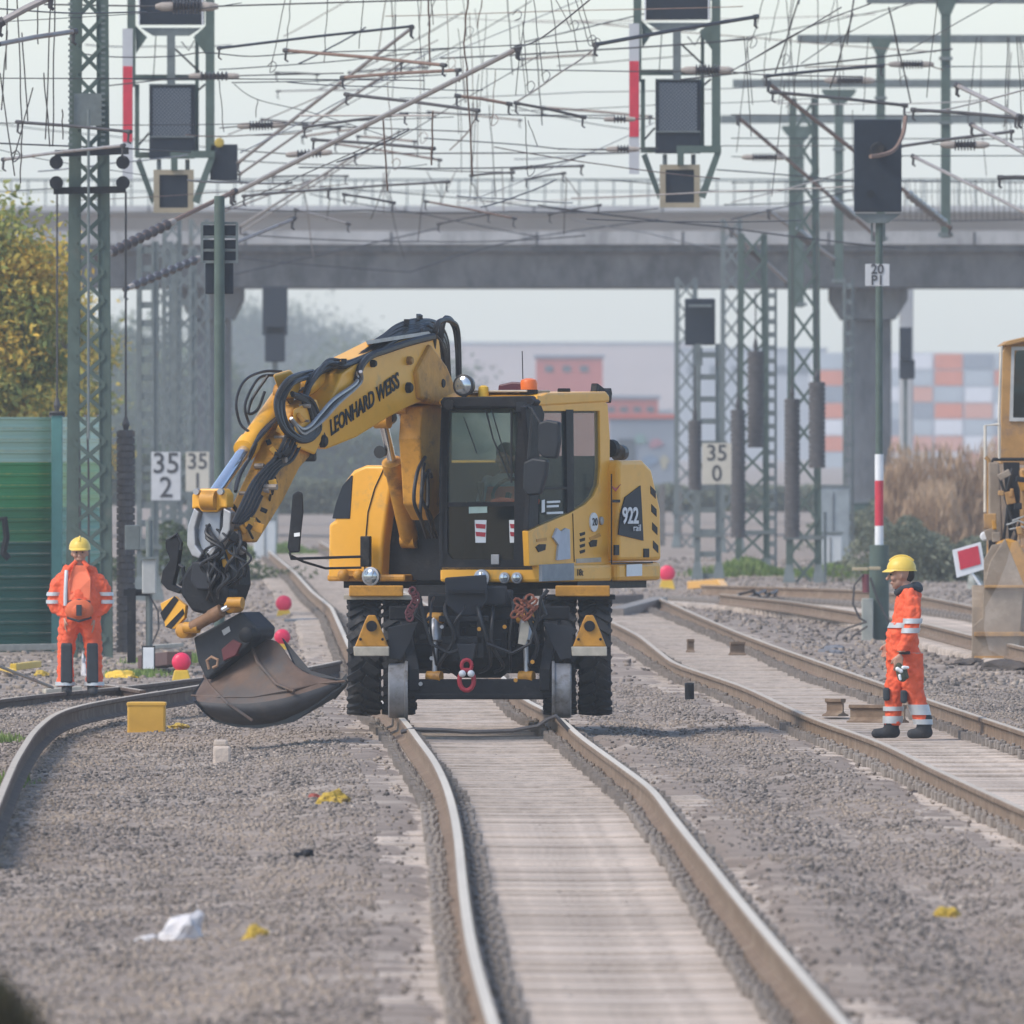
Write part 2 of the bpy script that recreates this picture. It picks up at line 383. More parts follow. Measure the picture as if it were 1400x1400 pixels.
# pale sand and dust strips spilled along the sleeper ends are part of the ballast colour; loose stones on top
def stones(n, dfun, xfun, rmin, rmax, keep=None):
    base = np.array([(-1,-1,-1),(1,-1,-1),(1,1,-1),(-1,1,-1),(-1,-1,1),(1,-1,1),(1,1,1),(-1,1,1)], float)*.62
    fc = np.array([(0,3,2,1),(4,5,6,7),(0,1,5,4),(1,2,6,5),(2,3,7,6),(3,0,4,7)])
    V = []; C = []
    for i in range(n):
        y = dfun(); x = xfun(y)
        if keep and not keep(x, y): continue
        r = rmin + (rmax-rmin)*random.random()**2.2
        V.append((x, y, ground_z(x, y)+r*.15, r)); C.append(0)
    V = np.array(V); N = len(V)
    pts = base[None] * (1+RNG.uniform(-.45,.35,(N,8,3))); pts[:,:,2] *= .75
    a = RNG.uniform(0, 6.28, N); b = RNG.uniform(-.5,.5,N); c, s = np.cos(a)[:,None], np.sin(a)[:,None]
    x, y, z = pts[:,:,0], pts[:,:,1], pts[:,:,2]; z, x = z*np.cos(b)[:,None]-x*np.sin(b)[:,None], z*np.sin(b)[:,None]+x*np.cos(b)[:,None]
    X = x*c-y*s; Y = x*s+y*c
    out = np.stack([X, Y, z], 2)*V[:,3][:,None,None] + V[:,None,:3]
    faces = (fc[None]+8*np.arange(N)[:,None,None]).reshape(-1,4)
    me = bpy.data.meshes.new('gravel'); me.vertices.add(N*8); me.vertices.foreach_set('co', out.reshape(-1).astype(np.float32))
    me.loops.add(N*24); me.loops.foreach_set('vertex_index', faces.reshape(-1).astype(np.int32))
    me.polygons.add(N*6); me.polygons.foreach_set('loop_start', np.arange(0, N*24, 4, dtype=np.int32)); me.polygons.foreach_set('loop_total', np.full(N*6, 4, np.int32))
    at = me.attributes.new('tint', 'FLOAT', 'POINT'); at.data.foreach_set('value', np.repeat(RNG.random(N), 8).astype(np.float32))
    me.update(); me.validate(); return me
def keep_stone(x, y):
    for L, R in TR:
        if L[0][0] <= y <= L[0][-1]:
            c = .5*(xat(L,y)+xat(R,min(max(y,R[0][0]),R[0][-1])))
            if abs(x-c) < .95: return random.random() < .015
            if abs(x-c) < 1.25: return random.random() < .12
            if abs(x-c) < 1.7: return random.random() < .6
    return True
gm = bpy.data.materials.new('gravel_stone'); gm.use_nodes = True; nt = gm.node_tree
an = nt.nodes.new('ShaderNodeAttribute'); an.attribute_name = 'tint'
rp = nt.nodes.new('ShaderNodeValToRGB'); e = rp.color_ramp.elements
e[0].position = 0; e[0].color = (.065,.06,.056,1); e[1].position = 1; e[1].color = (.42,.355,.30,1)
for p_, c_ in ((.2,(.145,.122,.104,1)),(.6,(.225,.190,.162,1)),(.88,(.31,.26,.222,1))): q = e.new(p_); q.color = c_
tcs = nt.nodes.new('ShaderNodeTexCoord'); ns = nt.nodes.new('ShaderNodeTexNoise'); ns.inputs['Scale'].default_value = .7; ns.inputs['Detail'].default_value = 7; mps = nt.nodes.new('ShaderNodeMapping'); mps.inputs['Scale'].default_value = (1,.22,1)
nt.links.new(tcs.outputs['Object'], mps.inputs[0]); nt.links.new(mps.outputs[0], ns.inputs['Vector']); rs_ = nt.nodes.new('ShaderNodeValToRGB'); rs_.color_ramp.elements[0].position = .42; rs_.color_ramp.elements[1].position = .68; rs_.color_ramp.elements[1].color = (.8,.8,.8,1)
mxs = nt.nodes.new('ShaderNodeMix'); mxs.data_type = 'RGBA'; mxs.inputs[7].default_value = (.37,.295,.23,1); nt.links.new(ns.outputs['Fac'], rs_.inputs[0]); nt.links.new(rs_.outputs[0], mxs.inputs[0]); nt.links.new(rp.outputs[0], mxs.inputs[6])
nt.links.new(an.outputs['Fac'], rp.inputs[0]); nt.links.new(mxs.outputs[2], nt.nodes['Principled BSDF'].inputs['Base Color']); nt.nodes['Principled BSDF'].inputs['Roughness'].default_value = .9
nt.nodes['Principled BSDF'].inputs['Specular IOR Level'].default_value = .2
hw = lambda d: .031*d+1.6
me = stones(240000, lambda: 62+ (190-62)*random.random()**.9, lambda d: random.uniform(-hw(d), hw(d)), .006, .025, keep_stone)
me.materials.append(gm); o = bpy.data.objects.new('gravel', me); col.objects.link(o); tag(o, 'grey brown crushed stone ballast lying between the tracks', 'gravel', kind='stuff')
me = stones(26000, lambda: 190+200*random.random()**1.1, lambda d: random.uniform(-hw(d), hw(d)), .02, .06, keep_stone)
me.materials.append(gm); o = bpy.data.objects.new('gravel', me); col.objects.link(o); tag(o, 'distant finer grey ballast beyond the excavator', 'gravel', kind='stuff')

# ------------------------------------------------------------------ haze
hb = MB().box((0, 1495, 28), (1300, 3050, 59)); hm = bpy.data.materials.new('haze_air'); hm.use_nodes = True
hn = hm.node_tree; hn.nodes.remove(hn.nodes['Principled BSDF']); pv = hn.nodes.new('ShaderNodeVolumePrincipled')
pv.inputs['Density'].default_value = .00031; pv.inputs['Color'].default_value = (.89,.935,.965,1); pv.inputs['Anisotropy'].default_value = .2
hn.links.new(pv.outputs[0], hn.nodes['Material Output'].inputs['Volume'])
ho = hb.build('haze', hm); tag(ho, 'pale blue grey haze hanging over the railway yard', 'haze', kind='stuff')

# ================================================================== background
def leafmat(name, stops, trans=True):
    m = bpy.data.materials.new(name); m.use_nodes = True; nt = m.node_tree; n = nt.nodes; l = nt.links
    b = n['Principled BSDF']; b.inputs['Roughness'].default_value = .7; b.inputs['Specular IOR Level'].default_value = .2
    a = n.new('ShaderNodeAttribute'); a.attribute_name = 'tint'; r = n.new('ShaderNodeValToRGB')
    r.color_ramp.elements[0].position = stops[0][0]; r.color_ramp.elements[0].color = (*stops[0][1], 1)
    r.color_ramp.elements[1].position = stops[-1][0]; r.color_ramp.elements[1].color = (*stops[-1][1], 1)
    for p_, c_ in stops[1:-1]: e = r.color_ramp.elements.new(p_); e.color = (*c_, 1)
    l.new(a.outputs['Fac'], r.inputs[0]); l.new(r.outputs[0], b.inputs['Base Color'])
    t = n.new('ShaderNodeBsdfTranslucent'); l.new(r.outputs[0], t.inputs[0]); mx = n.new('ShaderNodeMixShader'); mx.inputs[0].default_value = .3
    l.new(b.outputs[0], mx.inputs[1]); l.new(t.outputs[0], mx.inputs[2]); l.new(mx.outputs[0], n['Material Output'].inputs[0]); return m
def leaf_mesh(name, cen, size, tint, org, elong=1.5, upright=False):
    N = len(cen); cen = np.asarray(cen)-np.array(org)
    u = RNG.normal(size=(N,3)); 
    if upright: u = u*.18+np.array([0,0,1.])
    u /= np.linalg.norm(u, axis=1)[:,None]; v = RNG.normal(size=(N,3)); v -= u*(u*v).sum(1)[:,None]; v /= np.linalg.norm(v, axis=1)[:,None]
    s = (size*RNG.uniform(.6,1.4,N))[:,None]
    V = np.stack([cen-u*s*elong, cen+v*s*.7, cen+u*s*elong, cen-v*s*.7], 1).reshape(-1,3)
    me = bpy.data.meshes.new(name); me.vertices.add(4*N); me.vertices.foreach_set('co', V.reshape(-1).astype(np.float32))
    me.loops.add(4*N); me.loops.foreach_set('vertex_index', np.arange(4*N, dtype=np.int32)); me.polygons.add(N)
    me.polygons.foreach_set('loop_start', np.arange(0,4*N,4,dtype=np.int32)); me.polygons.foreach_set('loop_total', np.full(N,4,np.int32))
    at = me.attributes.new('tint','FLOAT','POINT'); at.data.foreach_set('value', np.repeat(np.clip(tint,0,1),4).astype(np.float32)); me.update(); return me
def make_tree(name, base, h, w, leafm, label, n=9000, leaf=.09, cat='tree', group=None, trunk_h=.3, depth=None, clumps=26, seed=1):
    r = np.random.default_rng(seed); depth = depth or w*.8
    root = thing(name, base, label, cat, group); bx, by, bz = base
    tb = MB(); top = Vector((bx+r.uniform(-.3,.3), by, bz+h*.8))
    tb.tube([(bx,by,bz-.1),(bx+.05,by,bz+h*.25),(bx+r.uniform(-.2,.2),by,bz+h*.5),tuple(top)], [.045*h*.6,.035*h*.6,.02*h*.6,.006*h], 8)
    cc = []
    for i in range(clumps):
        t = r.uniform(trunk_h, 1)**.9; a = r.uniform(0, 6.28); k = math.sin(math.pi*min(1,(t-trunk_h*.6)/(1-trunk_h*.6))*.8+.35)
        rr = k*r.uniform(.35,1); c = np.array([bx+math.cos(a)*rr*w/2, by+math.sin(a)*rr*depth/2, bz+t*h*.97]); cc.append(c)
        z0 = bz+max(.15, t-.3)*h*.8
        tb.tube([(bx,by,z0),tuple((np.array([bx,by,z0])+c)/2+np.array([0,0,.1*h*.3])),tuple(c)], [.012*h,.008*h,.003*h], 5)
    tb.build('trunk', mat('bark', (.10,.085,.07), .9, 0, .25, 6), root, smooth=True)
    C, T = [], []
    for c in cc:
        m = n//clumps; rad = r.uniform(.10,.2)*w; p = r.normal(size=(m,3))*np.array([rad,rad,rad*.75])*.62
        C.append(c+p); T.append(r.uniform(.15,.75)+ .18*r.normal(size=m))
    me = leaf_mesh('crown', np.concatenate(C), leaf, np.concatenate(T), base); me.materials.append(leafm)
    o = bpy.data.objects.new('crown', me); col.objects.link(o); o.parent = root; return root
L_yel = leafmat('autumn_leaves', [(0,(.17,.22,.07)),(.3,(.32,.33,.09)),(.6,(.60,.46,.10)),(1,(.90,.56,.09))])
L_grn = leafmat('green_leaves', [(0,(.05,.075,.035)),(.5,(.085,.12,.05)),(1,(.15,.17,.07))])
L_brn = leafmat('brown_twigs', [(0,(.25,.16,.10)),(.5,(.42,.28,.17)),(1,(.58,.42,.27))])
L_gry = leafmat('grey_green_leaves', [(0,(.10,.11,.075)),(.5,(.17,.185,.12)),(1,(.27,.27,.19))])
L_grs = leafmat('grass_blades', [(0,(.10,.15,.04)),(.5,(.17,.25,.06)),(1,(.28,.33,.12))])
def B(px, py_top, d, z0=-.3):
    "base point under pixel column and the height up to pixel row"
    return ((px-700)*d/F, d, z0), CH-(py_top-HZ)*d/F - z0
for i, (px, yt, d, w, lm, n, lab) in enumerate([
    (-28, 296, 262, 3.4, L_yel, 60000, 'yellow green autumn tree at the left edge behind the noise barrier'),
    (75, 400, 330, 2.6, L_yel, 14000, 'smaller green tree between the noise barrier and the tall lattice mast'),
    (175, 455, 1150, 13, L_grn, 18000, 'hazy dark tree behind the ladder mast'),
    (330, 430, 1700, 22, L_grn, 18000, 'hazy tree rising behind the left bridge pier'),
    (415, 440, 1800, 20, L_grn, 16000, 'hazy rounded tree to the right of the left bridge pier'),
    (500, 480, 1250, 14, L_grn, 16000, 'low hazy tree behind the yellow excavator boom'),
    (585, 520, 1300, 12, L_grn, 12000, 'low hazy tree behind the excavator cab'),
    (250, 500, 1050, 10, L_grn, 14000, 'hazy green tree low between the masts on the left'),
    (40, 480, 1000, 12, L_grn, 14000, 'hazy dark tree behind the left noise barrier')]):
    b, h = B(px, yt, d); make_tree('tree', b, h, w, lm, lab, n=n, leaf=.042 if d < 400 else .15, cat='tree', group='trees beyond the yard', trunk_h=.12 if d > 400 else .25, clumps=34 if d < 400 else 22, seed=i+3)
def brush(px0, px1, ytop, d, label, n, seed):
    x0, x1 = P(px0,0,d).x, P(px1,0,d).x; h = CH-(ytop-HZ)*d/F+.35; r = np.random.default_rng(seed)
    X = r.uniform(x0, x1, n); Y = d+r.uniform(-1.2,1.2,n); nz = np.array([noise.noise(Vector((a*1.1, seed, 0)))*.6+noise.noise(Vector((a*3, seed, 3)))*.2 for a in X])
    e = np.clip(np.minimum(X-x0, x1-X)/.25, .25, 1); top = h*(.86+.16*nz)*(.55+.45*e)*r.uniform(.45,1.04,n); Z = -.35+top*r.random(n)**.75
    me = leaf_mesh('brush', np.stack([X,Y,Z],1), .022, .5+.35*nz+.2*r.normal(size=n), ((x0+x1)/2,d,-.35), 7, True); me.materials.append(L_brn)
    o = bpy.data.objects.new('brush', me); col.objects.link(o); o.location = ((x0+x1)/2,d,-.35); return tag(o, label, 'bush', 'dry brush')
def bush(name, px, d, w, h, lm, label, n, leaf, cat, elong=1.5, upright=False, z0=-.35, kind=None, depth=1.5, group=None):
    x0 = (px-700)*d/F; c = RNG.random((n,3)); t = RNG.random(n)**.8
    a = RNG.normal(size=n)*.36; prof = np.cos(np.clip(a,-1.3,1.3)*1.2)
    X = x0+a*w; Y = d+RNG.normal(size=n)*depth*.4; Z = z0+t*h*prof*(.75+.35*np.sin(X*3.1)*np.sin(X*1.3+1))
    tint = .45+.25*np.sin(X*5+Y*2)+.2*RNG.normal(size=n)
    me = leaf_mesh(name, np.stack([X,Y,Z],1), leaf, tint, (x0,d,z0), elong, upright); me.materials.append(lm)
    o = bpy.data.objects.new(name, me); col.objects.link(o); o.location = (x0,d,z0); tag(o, label, cat, group, kind); return o
brush(1200, 1375, 585, 400, 'tall orange brown dry brush beyond the red and white banded signal post', 16000, 2)
brush(1345, 1440, 600, 410, 'orange brown dry brush partly hidden by the loader cab', 9000, 5)
brush(1225, 1320, 650, 380, 'lower orange brown brush in front of the taller dry brush', 8000, 9)
bush('shrub', 1290, 330, 2.3, 1.35, L_gry, 'grey green shrub behind the yellow helmet of the worker in profile', 6000, .04, 'bush')
bush('shrub', 1240, 360, 1.6, 1.3, L_gry, 'small green shrub at the foot of the orange brown brush', 3500, .04, 'bush')
bush('shrub', 1185, 420, 1.6, 1.8, L_gry, 'dark green shrub beside the concrete bridge pier', 3500, .05, 'bush')
bush('shrub', 260, 330, 2.4, 1.2, L_grn, 'low green weeds at the foot of the ladder mast', 3500, .04, 'bush')
for px, d, w, n, lab in ((1040, 345, 1.6, 5000, 'bright green grass around the feet of the lattice masts'), (1160, 340, 1.4, 3500, 'green grass tuft beside the white cabinet'),
                         (405, 400, 2.2, 3500, 'strip of green grass far behind the excavator mirror'), (185, 204, .5, 1500, 'weeds growing behind the yellow debris'), (235, 215, .8, 1800, 'weeds at the foot of the switch post'), (-5, 140, .35, 700, 'green weeds beside the bent rail at the left edge'), (0,160,.4,700,'weeds between the rails at the left edge')):
    bush('grass', px, d, w, .45 if d > 250 else .22, L_grs, lab, n, .02 if d > 250 else .014, None, 4, True, kind='stuff')

def hedge(px0, px1, ytop, d, n, leaf, label, seed):
    x0, x1 = P(px0,0,d).x, P(px1,0,d).x; h = CH-(ytop-HZ)*d/F+.35; r = np.random.default_rng(seed); X = r.uniform(x0,x1,n)
    nz = np.array([noise.noise(Vector((a*.35, seed, 0)))*.7+noise.noise(Vector((a*1.1, seed, 3)))*.35 for a in X]); Z = -.35+h*(.8+.3*nz)*r.random(n)**.7; Y = d+r.uniform(-2.5,2.5,n)
    me = leaf_mesh('undergrowth', np.stack([X,Y,Z],1), leaf, .45+.3*nz+.18*r.normal(size=n), ((x0+x1)/2,d,-.35)); me.materials.append(L_gry if seed % 2 else L_grn)
    o = bpy.data.objects.new('undergrowth', me); col.objects.link(o); o.location = ((x0+x1)/2,d,-.35); tag(o, label, 'undergrowth', kind='stuff')
hedge(300, 620, 575, 900, 26000, .13, 'hazy green undergrowth far behind the excavator hump and mirror', 4)
hedge(320, 600, 640, 620, 16000, .08, 'grey green scrub along the far edge of the ballast on the left', 5)
hedge(830, 1120, 655, 640, 14000, .08, 'grey green scrub low behind the lattice masts', 7)
hedge(60, 330, 590, 700, 16000, .10, 'hazy undergrowth behind the tall left mast', 6)
# far buildings
M_wall1 = mat('pinkish_render', (.47,.38,.34), .9, 0, .07, .2); M_wall2 = mat('dull_red_brick', (.42,.10,.07), .9, 0, .1, .3)
M_grey1 = mat('slate_cladding', (.20,.22,.25), .7, 0, .1, .5); M_wind = mat('dark_window', (.06,.07,.08), .3, 0, .1, 1)
def XZ(px, py, d): p = P(px, py, d); return p.x, p.z
def building(name, x0, x1, yt, d, deep, m, label, cat='building', roof=None, wins=()):
    a, zt = XZ(x0, yt, d); b, _ = XZ(x1, yt, d)
    root = thing(name, ((a+b)/2, d, -.4), label, cat)
    MB().box(((a+b)/2, d+deep/2, (zt-.4)/2), (b-a, deep, zt+.4)).build('wall', m, root)
    MB().box(((a+b)/2, d+deep/2, zt+.1), (b-a+.3, deep+.3, .25)).build('roof', roof or M_grey1, root, bevel=.03)
    for (u0, v0, u1, v1) in wins:
        p, q = P(u0, v0, d), P(u1, v1, d); MB().box(((p.x+q.x)/2, d-.03, (p.z+q.z)/2), (abs(q.x-p.x), .1, abs(p.z-q.z))).build('window', M_wind, root)
    return root
building('warehouse', 520, 952, 470, 2100, 40, M_wall1, 'long pale pinkish warehouse in the haze behind the cab', wins=[(560+i*48, 560, 584+i*48, 572) for i in range(8)])
building('brick_building', 733, 824, 489, 1300, 14, M_wall2, 'dull red block standing before the warehouse above the cab roof', wins=[(745+i*24, 500, 756+i*24, 508) for i in range(3)])
building('brick_shed', 822, 900, 545, 1150, 12, M_wall2, 'lower dull red shed right of the cab roof', roof=M_grey1, wins=[(830+i*18, 556, 840+i*18, 563) for i in range(4)])
building('shed', 834, 922, 572, 900, 12, M_grey1, 'low dark graffiti covered shed to the right of the excavator', roof=M_wall2, wins=[(845, 600, 868, 640)])
building('grey_building', 925, 1130, 478, 1900, 25, mat('grey_render', (.34,.35,.36), .9, 0, .08, .3), 'grey hazy building behind the lattice masts', wins=[(940+i*30, 500, 956+i*30, 512) for i in range(6)])
# graffiti on the shed
gr = [o for o in bpy.data.objects if o.name.startswith('shed')][0]
for k, (u, v, w_, h_, c_) in enumerate([(875,600,16,18,(.16,.24,.22)),(896,606,18,14,(.30,.15,.17)),(888,630,22,14,(.15,.2,.27)),(908,632,12,16,(.32,.29,.2)),(862,650,22,10,(.13,.22,.18))]):
    pts = [(u+w_/2*math.cos(a)*(1+.3*math.sin(3*a+k)), v+h_/2*math.sin(a)*(1+.25*math.cos(2*a+k))) for a in np.linspace(0, 6.1, 18)]
    MB().prism([P(a, b, 899.93) for a, b in pts], [P(a, b, 899.99) for a, b in pts]).build('graffiti', mat('graffiti_%s' % 'abcde'[k], c_, .8, 0, .15, 2), gr)
# chequered panel building on the right
d = 1500
cb = thing('panel_clad_building', (P(1260,600,d).x, d, -.4), 'large building clad in orange, grey and white chequered panels on the right', 'building')
a_, zt_ = XZ(1112, 482, d); b_, _ = XZ(1440, 482, d)
MB().box(((a_+b_)/2, d+10, (zt_-.4)/2), (b_-a_, 20, zt_+.4)).build('wall', mat('pale_facade', (.42,.43,.44), .8, 0, .06, .4), cb)
MP = {'o': mat('orange_panel', (.60,.17,.07), .7, 0, .08, .5), 'g': mat('mid_grey_panel', (.22,.24,.27), .7, 0, .06, .5), 'w': mat('white_panel', (.66,.65,.66), .7, 0, .05, .5), 'l': mat('light_grey_panel', (.38,.41,.43), .7, 0, .05, .5), 'p': mat('salmon_panel', (.58,.26,.17), .7, 0, .05, .5)}
rows = ['ll'+'gogLo'[0:0]+'wwogl'+'o', 'oo'+'llolo'+'p', 'gl'+'wplwl'+'w', 'oo'+'lgopw'+'l', 'wg'+'glwlg'+'w', 'oo'+'pppwp'+'o', 'lg'+'wlwpw'+'l', 'oo'+'lplgl'+'o']
for r_, row in enumerate(rows):
    for c_, ch in enumerate(row):
        x0 = 1114+c_*41; y0 = 484+r_*22.5; p, q = P(x0, y0, d-.05), P(x0+38, y0+20.5, d-.05)
        MB().box(((p.x+q.x)/2, d-.06, (p.z+q.z)/2), (q.x-p.x, .12, p.z-q.z)).build('cladding_panel', MP.get(ch, MP['l']), cb)

# bridges
def bridge(name, label, d, deep, y0, y1, m, fascia_m=None, piers=(), rail=None, x=26):
    zt, zb = XZ(0, y0, d)[1], XZ(0, y1, d)[1]; H = zt-zb
    root = thing(name, (0, d, -.4), label, 'bridge')
    b = MB(); prof = [(0,zt-.25*H),(0,zt),(deep,zt),(deep,zt-.25*H),(deep-.5,zt-.35*H),(deep-.9,zb),(.9,zb),(.5,zt-.35*H)]
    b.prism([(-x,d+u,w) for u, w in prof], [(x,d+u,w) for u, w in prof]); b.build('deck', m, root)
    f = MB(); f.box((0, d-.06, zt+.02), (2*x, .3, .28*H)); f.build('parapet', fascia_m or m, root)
    j = MB()
    for i in range(-6, 7): j.box((i*4.1+.7, d-.215, zt-.0), (.05, .02, .27*H))
    j.build('expansion_joint', M_black, root)
    for (pa, pb, cap) in piers:
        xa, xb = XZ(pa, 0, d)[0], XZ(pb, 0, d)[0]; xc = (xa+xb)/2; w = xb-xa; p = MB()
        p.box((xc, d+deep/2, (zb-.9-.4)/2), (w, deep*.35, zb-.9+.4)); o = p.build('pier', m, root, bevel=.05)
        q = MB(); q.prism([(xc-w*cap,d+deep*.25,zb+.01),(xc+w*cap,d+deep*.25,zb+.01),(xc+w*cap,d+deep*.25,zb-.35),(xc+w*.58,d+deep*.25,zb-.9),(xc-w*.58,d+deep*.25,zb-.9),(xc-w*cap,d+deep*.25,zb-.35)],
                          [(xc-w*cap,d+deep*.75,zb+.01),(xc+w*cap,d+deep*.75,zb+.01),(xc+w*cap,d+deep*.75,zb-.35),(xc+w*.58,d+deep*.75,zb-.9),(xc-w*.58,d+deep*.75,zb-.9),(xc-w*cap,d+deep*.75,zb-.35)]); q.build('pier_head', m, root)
    if rail:
        zr = XZ(0, rail, d)[1]; r_ = MB()
        r_.beam((-x,d,zr),(x,d,zr),.07,.07); r_.beam((-x,d,(zr+zt)/2+.1),(x,d,(zr+zt)/2+.1),.04,.04)
        xx = -16
        while xx < 16: r_.beam((xx,d,zt),(xx,d,zr),.05,.05); xx += .55
        r_.build('railing', M_grn2, root)
    return root
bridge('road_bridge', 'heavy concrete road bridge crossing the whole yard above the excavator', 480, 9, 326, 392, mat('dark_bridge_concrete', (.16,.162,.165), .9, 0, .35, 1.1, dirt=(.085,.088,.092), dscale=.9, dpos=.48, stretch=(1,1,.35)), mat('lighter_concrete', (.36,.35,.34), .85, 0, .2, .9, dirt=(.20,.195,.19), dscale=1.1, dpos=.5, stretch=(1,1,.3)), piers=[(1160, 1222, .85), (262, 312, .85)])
bridge('foot_bridge', 'paler second bridge with a tall railing just above and beyond the road bridge', 545, 4, 286, 314, mat('pale_concrete_deck', (.40,.395,.39), .85, 0, .12, .5), rail=246, piers=[(1232,1250,1.2),(20,40,1.2)])

# ================================================================== masts
def lacing(b, A0, A1, B0, B1, n, t=.035, w=.05):
    for i in range(n):
        f0, f1 = i/n, (i+1)/n
        a0, a1 = Vector(A0).lerp(Vector(A1), f0), Vector(A0).lerp(Vector(A1), f1); b0, b1 = Vector(B0).lerp(Vector(B1), f0), Vector(B0).lerp(Vector(B1), f1)
        b.beam(a0, b1, t, w); b.beam(b0, a1, t, w)
def lattice_mast(px, d, ytop, w0, w1, label, leg=.14, depth=.4, n=16, feet=True, m=None, battens=False, name='lattice_mast', ybase=None, group='lattice masts', cat='mast'):
    m = m or M_grn; x = (px-700)*d/F; z0 = -.4; zt = CH-(ytop-HZ)*d/F
    root = thing(name, (x, d, -.3), label, cat, group)
    C0 = [Vector((x+sx*w0/2, d+sy*depth/2, z0)) for sx in (-1,1) for sy in (-1,1)]; C1 = [Vector((x+sx*w1/2, d+sy*depth/2*.8, zt)) for sx in (-1,1) for sy in (-1,1)]
    for k, (a, c) in enumerate(zip(C0, C1)):
        sx = -1 if k < 2 else 1
        b = MB(); b.beam(a, c, leg, .016); b.beam(a+Vector((-sx*leg/2+sx*.004,0,0)), c+Vector((-sx*leg/2+sx*.004,0,0)), .015, .07); b.build('leg', m, root)
    b = MB()
    if battens:
        for i in range(n):
            f = (i+.5)/n
            for q in (0, 1):
                b.beam(C0[q].lerp(C1[q], f), C0[q+2].lerp(C1[q+2], f), .03, .11)
    else:
        lacing(b, C0[0]+Vector((0,-.012,0)), C1[0]+Vector((0,-.012,0)), C0[2]+Vector((0,-.012,0)), C1[2]+Vector((0,-.012,0)), n)
        lacing(b, C0[1], C1[1], C0[3], C1[3], n); lacing(b, C0[0], C0[1]*0+C1[0], C0[1], C1[1], n)
    if battens: build_each(b, 'batten', m, root)
    else: b.build('bracing', m, root)
    if feet:
        b = MB()
        for c in C0: b.add([c+Vector(v) for v in ((-.16,-.16,-.05),(.16,-.16,-.05),(.16,.16,-.05),(-.16,.16,-.05),(-.06,-.06,.5),(.06,-.06,.5),(.06,.06,.5),(-.06,.06,.5))], [(0,1,2,3),(4,7,6,5),(0,4,5,1),(1,5,6,2),(2,6,7,3),(3,7,4,0)])
        build_each(b, 'base_foot', M_grn2, root); MB().box((x, d, .62), (w0+leg+.1, depth+.1, .08)).build('base_collar', M_grn2, root)
    return root
tower = lattice_mast(122, 221, -90, .46, .33, 'tall green lattice mast at the left with heavy channel legs and cross arms', leg=.15, depth=.34, n=26, feet=False)
# cross arms and pulleys of the tall mast
def V3(px, py, d): return P(px, py, d)
b = MB(); b.beam(V3(75,210,220.6), V3(176,206,220.6), .05, .09); b.beam(V3(73,261,220.6), V3(172,259,220.6), .05, .09); b.build('cross_arm', M_black, tower)
b = MB()
for px in (77, 168):
    for py in (222, 250): b.cyl(V3(px,py,220.4), V3(px,py,220.7), .09, seg=14)
build_each(b, 'pulley', M_black, tower)
b = MB()
for k in range(26): py = 5+k*8; b.box(V3(96, py, 220.6), (.05,.04,.03)); b.box(V3(141, py+3, 220.6), (.05,.04,.03))
b.box(V3(120, 150, 220.7), (.36, .12, .42)); b.cyl(V3(121,150,220.5), V3(121,600,220.5), .018, seg=6); b.build('mast_fittings', M_grn2, tower)
def weights(px, d, yr, y0, y1, w, label, m=None):
    x = (px-700)*d/F; p0, p1 = P(px,y0,d), P(px,y1,d); root = thing('tension_weight', (x, d, p1.z), label, 'weight stack', 'catenary tension weights')
    MB().tube([P(px,yr,d), p0], .014, 6).build('rope', M_wire, root)
    MB().tube([P(px,y0-18,d), P(px,y0-8,d), p0], [.02,.05,.03], 8).build('shackle', M_wire, root)
    n = max(6, int((p0.z-p1.z)/.09)); prof = []; h = (p0.z-p1.z)/n
    for i in range(n): prof += [(i*h+.001, w/2), (i*h+h*.86, w/2), (i*h+h*.87, w/2*.8), (i*h+h*.99, w/2*.8)]
    b = MB(); b.lathe(p1, (0,0,1), prof, 16); b.build('weight_disc', m or mat('iron_weights', (.085,.08,.08), .8, 0, .25, 8, .2, 20, dirt=(.2,.13,.09), dscale=3, dpos=.6), root)
    return root
weights(172, 221.2, 262, 588, 892, .24, 'dark stack of tension weights hanging beside the tall left mast')
weights(78, 233, 262, 562, 760, .22, 'tension weights behind the noise barrier on the thin left rope')
lattice_mast(202, 300, 330, .30, .30, 'ladder like green mast carrying the left distance board', leg=.09, depth=.25, n=20, battens=True, m=M_grn2)
lattice_mast(252, 330, 340, .42, .38, 'grey lattice mast behind the ladder mast', leg=.11, depth=.3, n=16, m=M_grn2)
lattice_mast(235, 360, 300, .36, .32, 'slender grey lattice mast seen between the ladder mast and the bridge pier', leg=.09, depth=.3, n=18, m=M_grn2)
lattice_mast(1099, 328, 135, .56, .42, 'dark lattice mast with flared feet nearest the white cabinet', leg=.13, depth=.4, n=14)
lattice_mast(1029, 345, 320, .58, .46, 'lattice mast with two hanging weight stacks left of the darkest mast', leg=.12, depth=.4, n=13)
lattice_mast(968, 335, 470, .42, .40, 'batten mast carrying the right distance board', leg=.11, depth=.3, n=11, battens=True, m=M_grn2)
lattice_mast(1055, 360, 395, .17, .17, 'very narrow ladder mast between the two lattice masts', leg=.05, depth=.15, n=22, battens=True, m=M_grn2, feet=False)
lattice_mast(938, 430, 380, .5, .45, 'faint lattice mast far behind the batten mast', leg=.12, depth=.4, n=12, m=M_grn2)
lattice_mast(272, 440, 300, .5, .4, 'faint lattice mast beside the left bridge pier', leg=.12, depth=.4, n=14, m=M_grn2)
lattice_mast(222, 400, 330, .45, .4, 'hazy lattice mast behind the distance board at the left', leg=.11, depth=.4, n=14, m=M_grn2)
lattice_mast(1000, 410, 300, .45, .4, 'hazy lattice mast left of the second lattice mast', leg=.11, depth=.4, n=14, m=M_grn2)
